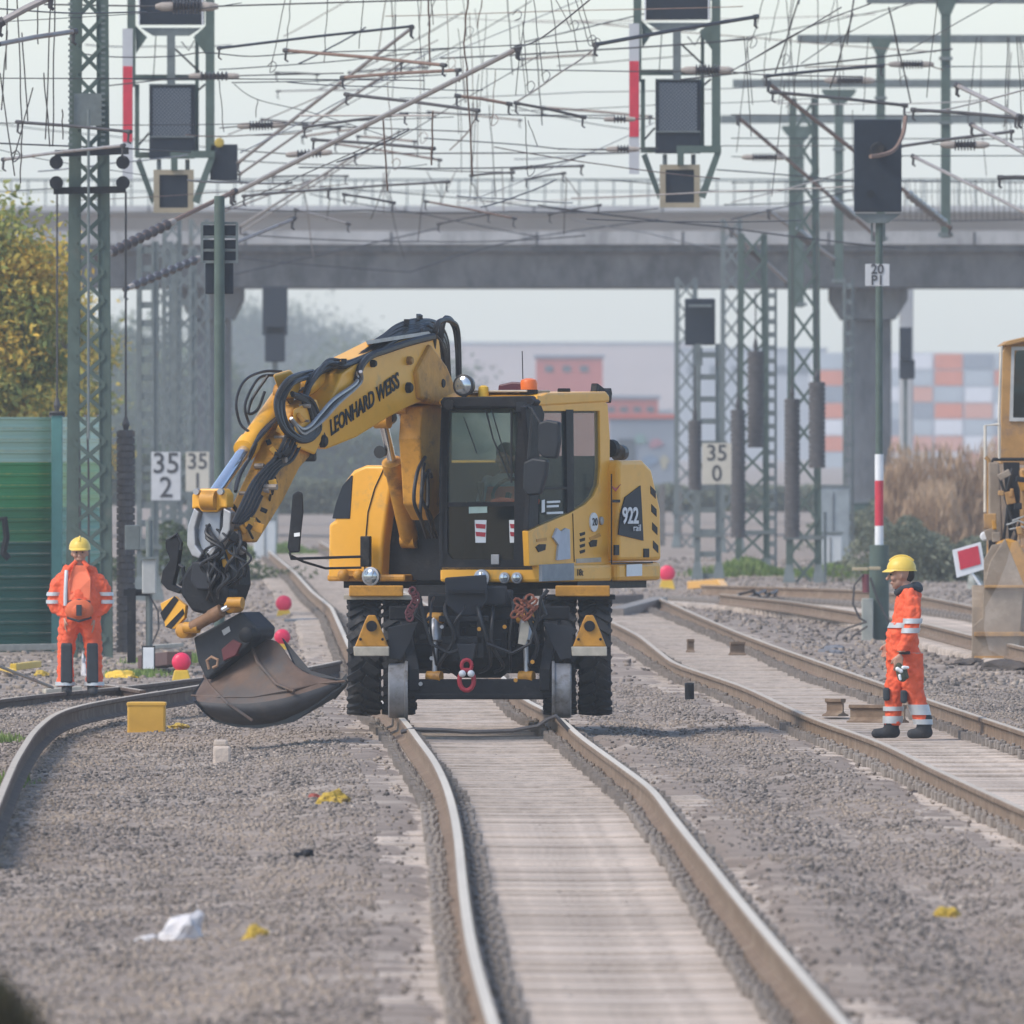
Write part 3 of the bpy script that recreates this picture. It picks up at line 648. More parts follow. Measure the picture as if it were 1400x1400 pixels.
lattice_mast(1160, 400, 380, .2, .2, 'thin batten mast beside the concrete pier', leg=.06, depth=.2, n=18, battens=True, m=M_grn2, feet=False)
weights(1009, 343, 420, 560, 735, .30, 'left brown weight stack in front of the second lattice mast'); weights(1033, 343.5, 400, 480, 612, .33, 'upper weight stack high inside the second lattice mast')
weights(1117, 326, 300, 522, 640, .32, 'dark weight stack hanging right of the darkest lattice mast'); weights(1083, 326.5, 320, 545, 735, .30, 'long weight stack in front of the left leg of the darkest lattice mast')
weights(950, 334, 500, 575, 670, .26, 'short weight stack left of the right distance board')
# signal seen from behind on a mast below the bridge
r = thing('mast_signal', P(957, 475, 336), 'dark signal seen from behind below the bridge on the batten mast', 'signal'); b = MB(); b.box(P(957,440,336), (.60,.25,.92)); b.build('screen', M_navy, r, bevel=.03)
b = MB(); b.box(P(957,418,335.8)+Vector((0,-.1,0)), (.46,.2,.05)); b.beam(P(957,475,336), P(957,500,336), .1,.1); b.build('bracket', M_grn2, r)
r = thing('mast_signal', P(376, 500, 420), 'dark signal seen from behind beside the left bridge pier', 'signal'); b = MB(); b.box(P(376,425,420), (.62,.25,1.2)); b.box(P(376,470,420), (.5,.25,.9)); b.build('screen', M_navy, r, bevel=.03)
MB().beam(P(376,440,420.3), Vector((P(376,0,420).x,420.3,-.4)), .14, .14).build('post', M_grn2, r)
r = thing('mast_signal', P(1238, 520, 440), 'dark signal cabinet on a post right of the concrete pier', 'signal'); b = MB(); b.box(P(1238,470,440), (.32,.25,.85)); b.box(P(1240,505,440.1), (.4,.2,.5)); b.build('screen', M_navy, r, bevel=.03)
MB().beam(P(1238,480,440.3), Vector((P(1238,0,440).x,440.3,-.4)), .1, .1).build('post', M_grn2, r)

# distance boards
M_bwhite = mat('faded_board_white', (.52,.52,.52), .6, 0, .08, 5, dirt=(.38,.37,.35), dscale=3, dpos=.58); M_numer = mat('faded_black_numerals', (.06,.06,.065), .7)
def board(px0, py0, px1, py1, d, lines, label, m=None, size=None, post=None):
    p, q = P(px0,py0,d), P(px1,py1,d); c = (p+q)/2; root = thing('number_board', (c.x, d, q.z), label, 'sign', 'white number boards')
    MB().box(c, (q.x-p.x, .02, p.z-q.z)).build('panel', m or M_bwhite, root, bevel=.004)
    s = size or (p.z-q.z)*.55
    for i, t in enumerate(lines):
        text('numerals', t, M_numer, root, Vector((c.x, d-.016, p.z-(p.z-q.z)*((i+.5)/len(lines)))), (1,0,0), (0,0,1), s, .006, .95, bold=.004)
    return root
M_ivory = mat('ivory_board', (.52,.48,.40), .6, 0, .06, 5)
board(207, 618, 247, 684, 291, ['35', '2'], 'white board reading 35 and 2 on the ladder mast at the left', size=.5)
board(254, 618, 286, 672, 322, ['35', '1'], 'partly hidden board with a 5 behind the left green post', m=M_ivory, size=.42)
board(960, 606, 1000, 662, 330, ['35', '0'], 'ivory board reading 35 and 0 on the mast right of the excavator', m=M_ivory, size=.44)
board(1183, 361, 1216, 391, 236.2, ['20', 'P1'], 'small white board reading 20 and P1 high on the banded signal post', size=.19)

# green post behind the boom with a three part signal seen from behind
r = thing('signal_post', P(300, 900, 200)+Vector((0,0,0)), 'green post behind the boom carrying a dark multi unit signal', 'signal post'); x = P(300,0,200).x
MB().tube([(x,200,-.4),P(300,268,200)], .062, 12).build('pole', M_grn, r, smooth=True)
for k, (y0, y1) in enumerate(((308,322),(328,340),(344,356))):
    b = MB(); b.box(P(300,(y0+y1)/2,200.14), (.42,.12,(y1-y0)/116)); b.build('signal_unit', M_navy, r, bevel=.01)
MB().box(P(300,381,200.14), (.33,.12,.36)).build('signal_unit', M_navy, r, bevel=.01)
b = MB()
for px in (276, 324): b.beam(P(px,305,200.05), P(px,360,200.05), .03, .03)
for py in (305,324,342,358): b.beam(P(275,py,200.06), P(325,py,200.06), .03, .03)
b.build('bracket_frame', M_grn2, r)

# banded signal post on the right
d = 236.6; x = P(1202,0,d).x; r = thing('signal_post', (x,d,-.3), 'tall signal post with red and white bands standing behind the worker in profile', 'signal post')
MB().tube([(x,d,-.35),P(1202,880,d)*0+Vector((x,d,-.3)),P(1202,745,d),], [.14,.14,.135], 14).build('post_foot', M_grn, r, smooth=True)
MB().tube([P(1202,745,d), P(1202,300,d)], .05, 12).build('pole', M_grn, r, smooth=True)
for (y0, y1, m_) in ((621,657,M_white),(657,719,M_red),(719,770,M_white)): MB().cyl(P(1202,y1,d), P(1202,y0,d), .060, seg=16).build('painted_band', m_, r, smooth=True)
b = MB(); b.box(P(1200,226.5,d-.1), (.66,.12,1.28)); b.build('screen', M_navy, r, bevel=.015)
b = MB(); b.lathe(P(1200,205,d-.2), (0,-1,0), [(0,.10),(.12,.11),(.13,.09)], 16); b.lathe(P(1190,265,d-.2), (0,-1,0), [(0,.05),(.08,.055)], 12); b.build('signal_lamp', M_black, r)
b = MB(); b.prism([P(px,py,d-.1) for px,py in ((1168,292),(1232,292),(1214,305),(1186,305))],[P(px,py,d+.1) for px,py in ((1168,292),(1232,292),(1214,305),(1186,305))])
for px in (1192, 1200, 1209): b.beam(P(px,303,d), P(px,330,d), .03, .03)
b.build('bracket', M_grn2, r)
c = P(1186,830,d-.2); rr = thing('switch_box', (c.x, d-.2, -.3), 'grey cable terminal box at the foot of the banded signal post', 'cable box')
MB().box(Vector((c.x,d-.2,.02)), (.16,.16,.62)).build('housing', mat('box_concrete', (.36,.37,.33), .8, 0, .12, 4), rr, bevel=.015)
b = MB(); b.box(P(1176,778,d-.3), (.22,.1,.045)); b.box(P(1196,777,d-.35), (.16,.1,.045)); b.build('lid', mat('tan_wood', (.42,.34,.22), .8, 0, .15, 6), rr, bevel=.008)
MB().cyl(P(1183,785,d-.35), P(1184,810,d-.35), .05, seg=10).build('connector', mat('maroon_plastic', (.18,.05,.06), .5), rr)
for k, pts in enumerate([[(1180,785),(1168,800),(1166,825),(1175,845),(1184,850)],[(1190,790),(1200,820),(1215,850),(1222,870)],[(1185,850),(1160,858),(1146,866),(1140,878),(1150,884)],[(1186,856),(1168,868),(1158,880),(1170,886),(1190,880)]]):
    tag(MB().tube([P(a,c_,d-.4-.05*k) for a,c_ in pts], .016, 6).build('cable', M_wire, None, at=P(*pts[0],d-.4)), 'black cable loop %s the banded signal post' % ['curving left of the terminal box beside','slanting down across the foot of','looping on the ballast left of','coiled lowest on the ground near'][k], 'cable', 'cables at the signal post')

# hanging signals
d = 261
def Q(px, py, dd=0): return P(px, py, d+dd)
def make_signal(label):
    r = thing('hanging_signal', Q(929, 283), label, 'signal', 'hanging signals seen from behind')
    def plate(name, pts, m, t=.05, dd=0, bev=0): return MB().prism([Q(a,c,dd) for a,c in pts],[Q(a,c,dd+t) for a,c in pts]).build(name, m, r, bevel=bev)
    def rect(x0,y0,x1,y1): return [(x0,y0),(x1,y0),(x1,y1),(x0,y1)]
    plate('red_white_board', rect(860,32,874,238), mat('board_grey_white', (.46,.46,.47), .6, 0, .06, 5), .03, -.18)
    o = [k for k in ALLK(r)][-1]
    MB().prism([Q(a,c,-.19) for a,c in rect(860.6,83.5,873.4,187)],[Q(a,c,-.181) for a,c in rect(860.6,83.5,873.4,187)]).build('red_band', M_red, o)
    plate('frame_post', rect(866,-130,877,112), M_grn, .12); plate('frame_post', rect(876,108,882,208), M_grn, .08, .1)
    plate('frame_post', rect(973,-130,985,206), M_grn, .12); plate('frame_post', rect(958,40,963,205), M_grn, .08, .25)
    plate('upper_screen', rect(881,-60,971,27), M_navy, .15, .05, .02)
    b = MB()
    for q in (882, 969): b.beam(Q(q,-60,-.02), Q(q,28,-.02), .02, .02)
    b.build('screen_edge', M_white, r)
    plate('bracket', [(884,31),(967,31),(950,42),(901,42)], M_grn2, .2, .1); plate('gusset', [(877,28),(893,44),(878,66)], M_grn, .03, .05); plate('gusset', [(973,28),(956,44),(973,68)], M_grn, .03, .05)
    plate('hanger_pole', rect(920,42,931,108), M_grn2, .12, .1); plate('cross_bar', rect(875,95,972,103), M_grn, .06, .3); plate('cross_bar', rect(877,201,960,209), M_grn, .06, .3)
    # main box with a gauze back
    m = bpy.data.materials.get('gauze_back')
    if not m:
        m = mat('gauze_back', (.06,.07,.085), .6, .2, .1, 8); nt = m.node_tree; ck = nt.nodes.new('ShaderNodeTexChecker'); ck.inputs['Scale'].default_value = 34
        ck.inputs[1].default_value = (.03,.037,.05,1); ck.inputs[2].default_value = (.14,.16,.18,1); tc = nt.nodes.new('ShaderNodeTexCoord'); nt.links.new(tc.outputs['Object'], ck.inputs[0]); nt.links.new(ck.outputs[0], nt.nodes['Principled BSDF'].inputs['Base Color'])
    bx = plate('signal_housing', rect(896,108,958,210), M_navy, .35, .0, .015)
    MB().prism([Q(a,c,-.02) for a,c in rect(901,113,953,179)],[Q(a,c,.0) for a,c in rect(901,113,953,179)]).build('gauze', m, bx)
    b = MB(); b.beam(Q(896,108.5,-.03), Q(958,108.5,-.03), .03, .02); b.beam(Q(896,180,-.03), Q(958,180,-.03), .02, .02); b.build('trim', M_grn2, bx)
    plate('support_arm', rect(925,199,986,209), M_grn, .08, -.12); plate('support_arm', rect(926,209,935,226), M_grn, .08, -.12)
    plate('support_arm', [(977,209),(986,209),(964,272),(955,268)], M_grn, .08, -.1); plate('support_arm', [(877,213),(884,209),(903,262),(900,274)], M_grn, .08, .05)
    lb = plate('lower_screen', rect(904,228,955,281), M_navy, .12, .0, .01); b = MB()
    for x0,y0,x1,y1 in ((902,225,957,232),(902,277,957,284),(902,232,910,277),(949,232,957,277)): b.prism([Q(a,c,-.05) for a,c in rect(x0,y0,x1,y1)],[Q(a,c,.0) for a,c in rect(x0,y0,x1,y1)])
    b.build('tan_frame', mat('tan_frame_paint', (.31,.26,.18), .6, 0, .12, 6), lb)
    b = MB()
    for q in (909, 948): b.cyl(Q(q,211,.1), Q(q,227,.1), .035, seg=8)
    build_each(b, 'lamp_socket', M_grn2, r)
    b = MB(); b.tube([Q(905,42),Q(903,70,.2),Q(901,100,.2)], .008, 5); b.tube([Q(940,50),Q(950,62),Q(958,48)], .01, 5); b.beam(Q(931,60,.2), Q(965,92,.2), .03, .03); b.beam(Q(895,175,.3), Q(880,192,.3), .03,.03); b.beam(Q(958,120,.3), Q(972,108,.3), .03,.03); b.build('stay', M_black, r)
    return r
s1 = make_signal('hanging signal with red and white board right of the excavator boom, nearer the middle')
s2 = dup(s1, Q(929-692, 290), 'hanging signal with red and white board at the upper left beside the tall mast')
r = s2
b = MB(); b.box(Q(306,222,.1), (.42,.2,.55)); b.build('side_screen', M_navy, r, bevel=.015)
b = MB(); b.lathe(Q(300,195,.05), (0,-1,0), [(0,.07),(.1,.075),(.11,.05)], 14); b.build('warning_lamp', mat('ochre_plastic', (.45,.32,.06), .5), r)
gz = Q(0,-135).z; g_ = thing('signal_gantry', (0,d+.1,gz), 'steel gantry beam from which the two red and white boarded signals hang', 'gantry')
MB().box((-1, d+.2, gz+.1), (24, .35, .35)).build('beam', M_grn, g_)
for sx in (-11.5, 10.5): MB().box((sx, d+.2, gz/2-.2), (.3,.3,gz+.1)).build('column', M_grn, g_)

# portal beams with drop posts
for k, (px, ytop, ybot, bx0, by, w, dd, lab) in enumerate([
    (1293, 10, 325, 1185, -1, 13, 311, 'nearest catenary drop post hanging at the upper right, widest'),
    (1204, 64, 330, 1090, 53, 12, 341, 'second catenary drop post above the P1 board'),
    (1147, 134, 388, 1002, 114, 12, 385, 'third catenary drop post left of the large dark screen'),
    (1092, 184, 420, 985, 163, 14, 427, 'farthest catenary drop post above the darkest lattice mast')]):
    s_ = F/dd; root = thing('catenary_portal', (P(1500,0,dd).x, dd, -.3), lab.replace('catenary drop post','catenary beam with its drop post'), 'portal', 'catenary portals')
    zc = P(0,by,dd).z; xa = P(bx0,0,dd).x; xb = P(1520,0,dd).x
    MB().box(((xa+xb)/2, dd+.1, zc), (xb-xa, .22, 11/s_)).build('beam', M_grn2, root, bevel=.01)
    MB().box((xb, dd+.1, zc/2-.2), (.25,.25,zc+.3)).build('column', M_grn2, root)
    b = MB(); b.beam(P(px,ytop,dd-.1), P(px,ybot,dd-.1), w/s_, w/s_); b.build('drop_post', M_grn, root, bevel=.01)
    hw_ = 24 if k > 1 else 16
    b = MB(); hp = [(px-hw_,ytop-12),(px+hw_,ytop-12),(px+hw_-2,ytop-6),(px+w*.55,ytop+10),(px-w*.55,ytop+10),(px-hw_+2,ytop-6)]; b.prism([P(a,c,dd-.2) for a,c in hp],[P(a,c,dd+.05) for a,c in hp]); b.build('post_head', M_grn, root)
    b = MB(); b.box(P(px,ybot-4,dd-.15), (w/s_*1.6,.2,.08)); b.box(P(px,(ytop+ybot)/2,dd-.15), (w/s_*1.4,.2,.06)); b.box(P(px,ytop+70,dd-.15), (w/s_*1.4,.2,.06)); b.build('clamp', M_grn2, root)

# noise barrier
M_teal = mat('teal_post', (.075,.20,.185), .6, 0, .12, 5)
def barrier(x0, x1, d0, d1, bands, label, ytop=570):
    a, b_ = P(x0,0,d0), P(x1,0,d1); zt = P(0,ytop,228).z
    root = thing('noise_barrier', (a.x, d0, -.35), label, 'noise barrier', 'noise barrier panels')
    n = 21; h = (zt+.35)/n
    for (k0, k1, m_) in bands:
        b = MB()
        for k in range(k0, k1):
            z1 = zt-k*h; z0 = z1-h
            prof = [(-.06,z0+.002),(-.06,z0+.03),(-.03,z0+.045),(-.03,z1-.045),(-.06,z1-.03),(-.06,z1-.002),(.06,z1-.002),(.06,z0+.002)]
            b.prism([(a.x,d0+u,w) for u,w in prof],[(b_.x,d1+u,w) for u,w in prof])
        b.build('panel_band', m_, root)
    return root
gA = mat('sage_panel', (.36,.50,.38), .7, 0, .08, 1, stretch=(.3,1,6)); gB = mat('bright_green_panel', (.05,.26,.085), .7, 0, .12, 1, stretch=(.3,1,6)); gC = mat('mid_green_panel', (.05,.19,.075), .7, 0, .15, 1, stretch=(.3,1,6)); gD = mat('deep_teal_panel', (.022,.105,.07), .7, 0, .12, 1, stretch=(.3,1,6))
gE = mat('pale_green_panel', (.50,.62,.48), .7, 0, .08, 1, stretch=(.3,1,6)); gF = mat('yellow_green_panel', (.34,.50,.27), .7, 0, .1, 1, stretch=(.3,1,6)); gG = mat('blue_green_panel', (.20,.36,.28), .7, 0, .1, 1, stretch=(.3,1,6))
bl = barrier(-160, 71, 226, 228, [(0,4,gA),(4,8,gB),(8,11,gC),(11,21,gD)], 'dark green banded noise barrier panel at the left edge')
b = MB()
for ln in ([(-3,712),(6,708),(9,735),(4,758)],[(4,755),(12,764)]): b.tube([P(a,c,226.6) for a,c in ln], [.05]*len(ln), 6)
b.build('graffiti', M_black, bl)
barrier(85, 137, 229, 230, [(0,4,gE),(4,8,gF),(8,13,gG),(13,21,gD)], 'pale green narrow noise barrier panel behind the three cables')
pz = P(0,568,227.8).z; r = thing('barrier_post', (P(78,0,228).x,227.8,-.35), 'teal steel post between the two noise barrier panels', 'post'); MB().box((P(78.5,0,228).x,227.8,(pz-.35)/2), (.145,.2,pz+.35)).build('shaft', M_teal, r, bevel=.01); MB().box((P(78.5,0,228).x,227.8,pz+.02),(.2,.25,.03)).build('cap', M_black, r)
for k, px in enumerate((95,107,119,138)):
    tag(MB().tube([P(px-3,569,226), P(px,571,225.9), P(px+2,640,225.9), P(px+3,900,225.9)], .016 if k < 3 else .03, 6).build('cable', M_wire, None, at=P(px,900,225.9)), ['black cable hanging down the pale barrier panel, nearest the teal post','black cable down the middle of the pale barrier panel','black cable on the right side of the pale barrier panel','thick dark conduit at the right edge of the pale barrier panel'][k], 'cable', 'cables down the barrier')
# cabinets and posts in the middle distance
def cabinet(px, d, w, h, label, m=None):
    x = P(px,0,d).x; root = thing('trackside_cabinet', (x,d,-.35), label, 'cabinet', 'trackside cabinets')
    MB().box((x,d,h/2-.3), (w,.4,h)).build('housing', m or mat('cabinet_grey', (.50,.52,.52), .6, 0, .06, 3), root, bevel=.02)
    MB().box((x,d,h-.27), (w+.06,.46,.05)).build('lid', M_grn2, root, bevel=.01); MB().box((x,d-.215,h/2-.3), (.012,.02,h*.85)).build('door_seam', M_black, root)
cabinet(1135, 350, .48, .85, 'pale grey cabinet right of the darkest lattice mast'); cabinet(1139, 390, .75, 1.7, 'taller grey cabinet by the concrete pier', mat('cabinet_dark', (.25,.28,.29), .7))
cabinet(362, 380, .5, 1.0, 'pale cabinet seen between the stick and the mirror'); cabinet(1175, 420, .8, 1.2, 'dark green cabinet before the bridge pier', mat('cabinet_green', (.08,.12,.10), .7))
for i, px in enumerate((884, 905, 928, 478, 494, 510)):
    d = 440; x = P(px,0,d).x; tag(MB().box((x,d,.45), (.16,.16,1.7)).build('wooden_post', mat('grey_timber', (.14,.13,.12), .9, 0, .2, 6), None, at=(x,d,-.4), bevel=.01), ['dark timber post just right of the excavator engine cover','second timber post right of the excavator','third timber post beside the batten mast','timber post just left of the hump cover','timber post touching the left of the engine hump','timber post behind the engine hump'][i], 'post', 'timber posts')
tag(MB().tube([P(1128,800,327),P(1128,700,327)], .03, 8).build('marker_post', M_grn2, None, at=P(1128,800,327)), 'thin grey post right of the darkest lattice mast', 'post')

# ================================================================== excavator
M_yel = mat('machine_yellow', (.76,.37,.03), .36, 0, .07, 2.5, .05, 12, spec=.5, dirt=(.47,.28,.08), dscale=3.2, dpos=.56)
M_yeld = mat('dirty_machine_yellow', (.50,.235,.03), .5, 0, .2, 5, .15, 20, dirt=(.15,.08,.03), dscale=3.5, dpos=.52)
M_rub = mat('tyre_rubber', (.026,.027,.03), .85, 0, .3, 8, .3, 30, dirt=(.10,.09,.08), dscale=3, dpos=.55)
M_hose = mat('black_hose', (.02,.021,.024), .45, 0, .3, 10)
M_chr = mat('chrome_rod', (.75,.77,.80), .18, .9, .05, 4)
M_steel = mat('worn_steel', (.36,.36,.37), .4, .6, .18, 8, dirt=(.14,.11,.09), dscale=4, dpos=.6)
M_buck = mat('rusty_bucket_plate', (.12,.078,.058), .7, .1, .35, 3, .3, 12, dirt=(.085,.078,.075), dscale=1.6, dpos=.5, stretch=(1,1,.5))
M_redh = mat('red_lifting_hook', (.38,.03,.045), .5, 0, .15, 8)
M_lens = mat('lamp_glass', (.38,.42,.45), .15, .75, .1, 20)
M_orl = mat('orange_beacon_plastic', (.75,.16,.03), .35, 0, .08, 10)
M_dirtw = mat('dusty_pale_plate', (.42,.38,.31), .8, 0, .2, 8)
M_label = mat('white_sticker', (.70,.72,.72), .5, 0, .04, 10)
M_glass = glass('cab_glass', (.86,.92,.88), .24, (.10,.13,.125)); M_glassd = glass('lower_cab_glass', (.22,.32,.30), .4, (.012,.02,.022))  # cab_glass: milky base colour and opacity stand in for pale sky reflection

TH = math.radians(24); SN, CS = math.sin(TH), math.cos(TH)
X0, Y0 = -.33, 158.8
ex = thing('excavator', (X0, Y0, 0), 'yellow two way wheeled excavator standing on the main track with its boom reaching left', 'excavator')
def U(f, l, z): return Vector((X0-SN*f+CS*l, Y0-CS*f-SN*l, z))
def UP(px, py, l):
    "photo pixel on the upright plane at side distance l of the upper structure -> point"
    k = (px-700)/F; f = (X0+CS*l-k*(Y0-SN*l))/(SN-k*CS); p = U(f, l, 0); p.z = CH-(py-HZ)/F*p.y; return p
def FP(px, py, f):
    "photo pixel on the cross plane at forward distance f"
    k = (px-700)/F; l = (k*(Y0-CS*f)-X0+SN*f)/(CS+k*SN); p = U(f, l, 0); p.z = CH-(py-HZ)/F*p.y; return p
NL = Vector((CS,-SN,0)); NF = Vector((-SN,-CS,0)); UZ = Vector((0,0,1))
def side(name, pts, l, t, m, par=None, bevel=0, smooth=False):
    "outline traced on the side plane l, given thickness t towards the machine's right"
    a = [UP(x, y, l) for x, y in pts]; return MB().prism(a, [p-NL*t for p in a]).build(name, m, par or ex, bevel=bevel, smooth=smooth)
def front(name, pts, f, t, m, par=None, bevel=0, smooth=False, seg=2):
    a = [FP(x, y, f) for x, y in pts]; return MB().prism(a, [p-NF*t for p in a]).build(name, m, par or ex, bevel=bevel, smooth=smooth, seg=seg)
def ring(outer, inner, fn, back):
    a, b = [fn(x, y) for x, y in outer], [fn(x, y) for x, y in inner]; n = len(a); m = MB()
    vs = a+b+[p-back for p in a]+[p-back for p in b]; fs = []
    for i in range(n):
        j = (i+1) % n; fs += [(i,j,n+j,n+i),(2*n+i,3*n+i,3*n+j,2*n+j),(i,2*n+i,2*n+j,j),(n+i,n+j,3*n+j,3*n+i)]
    m.add(vs, fs); return m

# --- upper structure
def boxU(f0,f1,l0,l1,z0,z1): return MB().prism([U(f0,l0,z0),U(f1,l0,z0),U(f1,l1,z0),U(f0,l1,z0)],[U(f0,l0,z1),U(f1,l0,z1),U(f1,l1,z1),U(f0,l1,z1)])
boxU(-1.25,.35,-1.2,1.18,1.17,1.30).build('deck_plate', M_black, ex)
b = boxU(-.42,1.20,.16,1.20,1.235,1.395); b.build('cab_skirt', M_yel, ex, bevel=.03)
b = boxU(-1.45,-.425,-1.2,1.25,1.235,1.41); b.build('rear_skirt', M_yel, ex, bevel=.04)
b = boxU(-.424,.62,-1.25,-.45,1.235,1.30); b.build('tank_skirt', M_yeld, ex, bevel=.02)
# grey step plate in the skirt and its lamps
side('step_plate', [(741,772),(785,770),(785,793),(741,795)], 1.215, .03, mat('grey_step', (.25,.27,.29), .6, .2, .15, 8))
side('skirt_sticker', [(857,772),(878,771),(878,787),(857,788)], 1.262, .006, M_label)
for (px, py, r_) in ((659,790,.068),(690,790,.045),(707,790,.045)):
    c = FP(px,py,1.22); h = MB().lathe(c-NF*.06, NF, [(0,r_*.8),(.05,r_*1.15),(.075,r_*1.15),(.078,r_*.95)], 18).build('work_lamp', M_steel, ex, smooth=True)
    MB().lathe(c+NF*.012, NF, [(0,r_*.95),(.012,r_*.8),(.02,.01)], 18).build('lens', M_lens, h, smooth=True)
# engine hood at the rear
hp = [(-.45,1.42),(-.45,2.30),(-.50,2.36),(-1.02,2.36),(-1.22,2.28),(-1.43,1.9),(-1.45,1.42)]
MB().prism([U(f,1.25,z) for f,z in hp],[U(f,-1.15,z) for f,z in hp]).build('engine_hood', M_yel, ex, bevel=.05, seg=3)
side('side_grille', [(846,731),(849,702),(855,680),(876,664),(878,700),(880,739)], 1.262, .012, M_navy)
text('model_numerals', '922', M_white, ex, UP(862,706,1.275), (CS,-SN,0)and(-NF), UZ, .21, .006, 1.2, bold=.005)
text('model_script', 'rail', M_white, ex, UP(871,722,1.275), -NF, (0,.0,1), .09, .006, 1.6)
for pts, m_ in (([(836,664),(842,672),(849,662),(843,668)], M_redh), ([(838,683),(848,683),(848,687),(838,687)], M_black)): side('sticker', pts, 1.258, .006, m_)
for pts in ([(841,745),(847,745),(847,759),(841,759)],[(881,750),(888,750),(888,762),(881,762)]): side('door_latch', pts, 1.262, .02, M_black, bevel=.004)
b = MB(); b.beam(UP(836,648,1.253),UP(836,770,1.253),.012,.012); b.beam(UP(836,771,1.253),UP(892,769,1.253),.012,.012); b.build('panel_gap', M_black, ex)
for k in range(5):
    a = U(-1.44-.0*k,.9,2.0-.13*k)
for k, py in enumerate((672,690,708,726)): front('hazard_mark', [(889,py),(893,py-3),(893,py+6),(889,py+9)], -1.22, .01, M_black) if False else None
# counterweight hazard stripes on the hood corner
b = MB()
for k in range(4): z = 2.12-.17*k; b.prism([U(-1.18-.02*k,1.254,z),U(-1.30-.02*k,1.254,z-.05),U(-1.30-.02*k,1.254,z-.12),U(-1.18-.02*k,1.254,z-.07)],[U(-1.18-.02*k,1.248,z),U(-1.30-.02*k,1.248,z-.05),U(-1.30-.02*k,1.248,z-.12),U(-1.18-.02*k,1.248,z-.07)])
b.build('warning_stripes', M_black, ex)
c = U(-.75,1.05,2.42); MB().lathe(c+UZ*.05+NF*.0, NF, [(-.06,.05),(0,.085),(.09,.085),(.10,.06)], 14).build('rear_lamp', M_black, ex); 
# --- right hand tank and tool hump
hump = [(448,793),(449,716),(457,712),(461,686),(470,660),(483,643),(500,636),(543,637),(536,660),(529,700),(523,745),(521,793)]
front('tank_cover', hump, .62, 1.25, M_yel, bevel=.07, smooth=True, seg=4)
front('vent_panel', [(454,709),(459,688),(468,664),(480,650),(482,650),(478,709)], .628, .02, M_navy, bevel=.004)
b = MB(); b.tube([FP(x,y,.626) for x,y in ((524,642),(512,668),(503,700),(500,735),(498,790))], .006, 5); b.build('cover_seam', M_black, ex)
b = MB(); b.prism([FP(x,y,.45) for x,y in ((523,793),(527,720),(541,660),(550,637),(604,650),(604,793))],[FP(x,y,-.4) for x,y in ((523,793),(527,720),(541,660),(550,637),(604,650),(604,793))]); b.build('boom_bay', M_black, ex)
front('grab_bar', [(492,733),(505,733),(505,775),(492,775)], .75, .06, M_black, bevel=.01)
c = FP(507,788,.80); h = MB().lathe(c-NF*.08, NF, [(0,.05),(.05,.085),(.09,.088),(.095,.07)], 20).build('headlamp', M_steel, ex, smooth=True); MB().lathe(c+NF*.016, NF, [(0,.07),(.014,.055),(.02,.01)], 18).build('lens', M_lens, h, smooth=True)
b = MB(); b.sphere(FP(470,786,.66), .06); b.box(FP(480,784,.64), (.12,.06,.05)); b.sphere(FP(490,786,.66),.05); b.build('coupling_fittings', M_yeld, ex, smooth=True)
# mirror on long arms
c = FP(404,713,1.35)
m_ = MB(); m_.prism([FP(x,y,1.35) for x,y in ((400,676),(407,671),(414,674),(415,700),(412,728),(410,755),(396,756),(393,748),(396,722),(398,700))],[FP(x,y,1.27) for x,y in ((400,676),(407,671),(414,674),(415,700),(412,728),(410,755),(396,756),(393,748),(396,722),(398,700))]); mo = m_.build('mirror', M_black, ex, bevel=.015)
MB().prism([FP(x,y,1.36) for x,y in ((402,729),(410,728),(410,733),(402,734))],[FP(x,y,1.352) for x,y in ((402,729),(410,728),(410,733),(402,734))]).build('mirror_sticker', M_label, mo)
b = MB(); b.tube([FP(396,755,1.3),FP(398,764,1.3),FP(430,763,1.1),FP(494,761,.8)], .013, 6); b.tube([FP(398,760,1.3),FP(415,768,1.2),FP(445,777,1.0),FP(494,776,.8)], .013, 6); b.build('mirror_arm', M_hose, mo)

# --- cab
L1, L0, FF, FR = 1.13, .19, 1.20, -.47
cab = front('cab', [(601,776),(728,776),(728,779),(601,779)], FF, 1.6, M_black)
def rr(pts): return pts
# front frame
ring([(608,548),(724,549),(733,562),(728,640),(727,776),(600,776),(600,640),(603,556)], [(615,562),(702,558),(706,566),(704,640),(700,764),(613,764),(608,752),(611,640)][:8] if False else [(614,562),(700,558),(708,565),(703,640),(702,765),(618,765),(609,752),(611,640)], lambda x,y: FP(x,y,FF), NF*.07).build('front_frame', M_black, cab, bevel=.008)
front('windscreen', [(614,561),(707,558),(703,688),(611,690)], FF-.02, .008, M_glass, cab)
front('lower_windscreen', [(611,692),(703,690),(702,765),(614,765)], FF-.02, .008, M_glassd, cab)
front('window_divider', [(609,687),(704,686),(704,692),(609,693)], FF-.005, .03, M_black, cab)
for px in (657,702): 
    s_ = 8 if px == 657 else 6
    w_ = front('warning_square', [(px-s_,711),(px+s_,711),(px+s_-1,742),(px-s_+1,742)], FF-.012, .004, M_label, cab)
    for yy in (716,727): front('red_mark', [(px-s_+1,yy),(px+s_-1,yy+1),(px+s_-2,yy+7),(px-s_+2,yy+6)], FF-.008, .003, M_redh, w_)
front('sticker', [(641,693),(666,692),(666,701),(641,702)], FF-.010, .004, mat('pale_green_sticker', (.40,.52,.46), .5), cab)
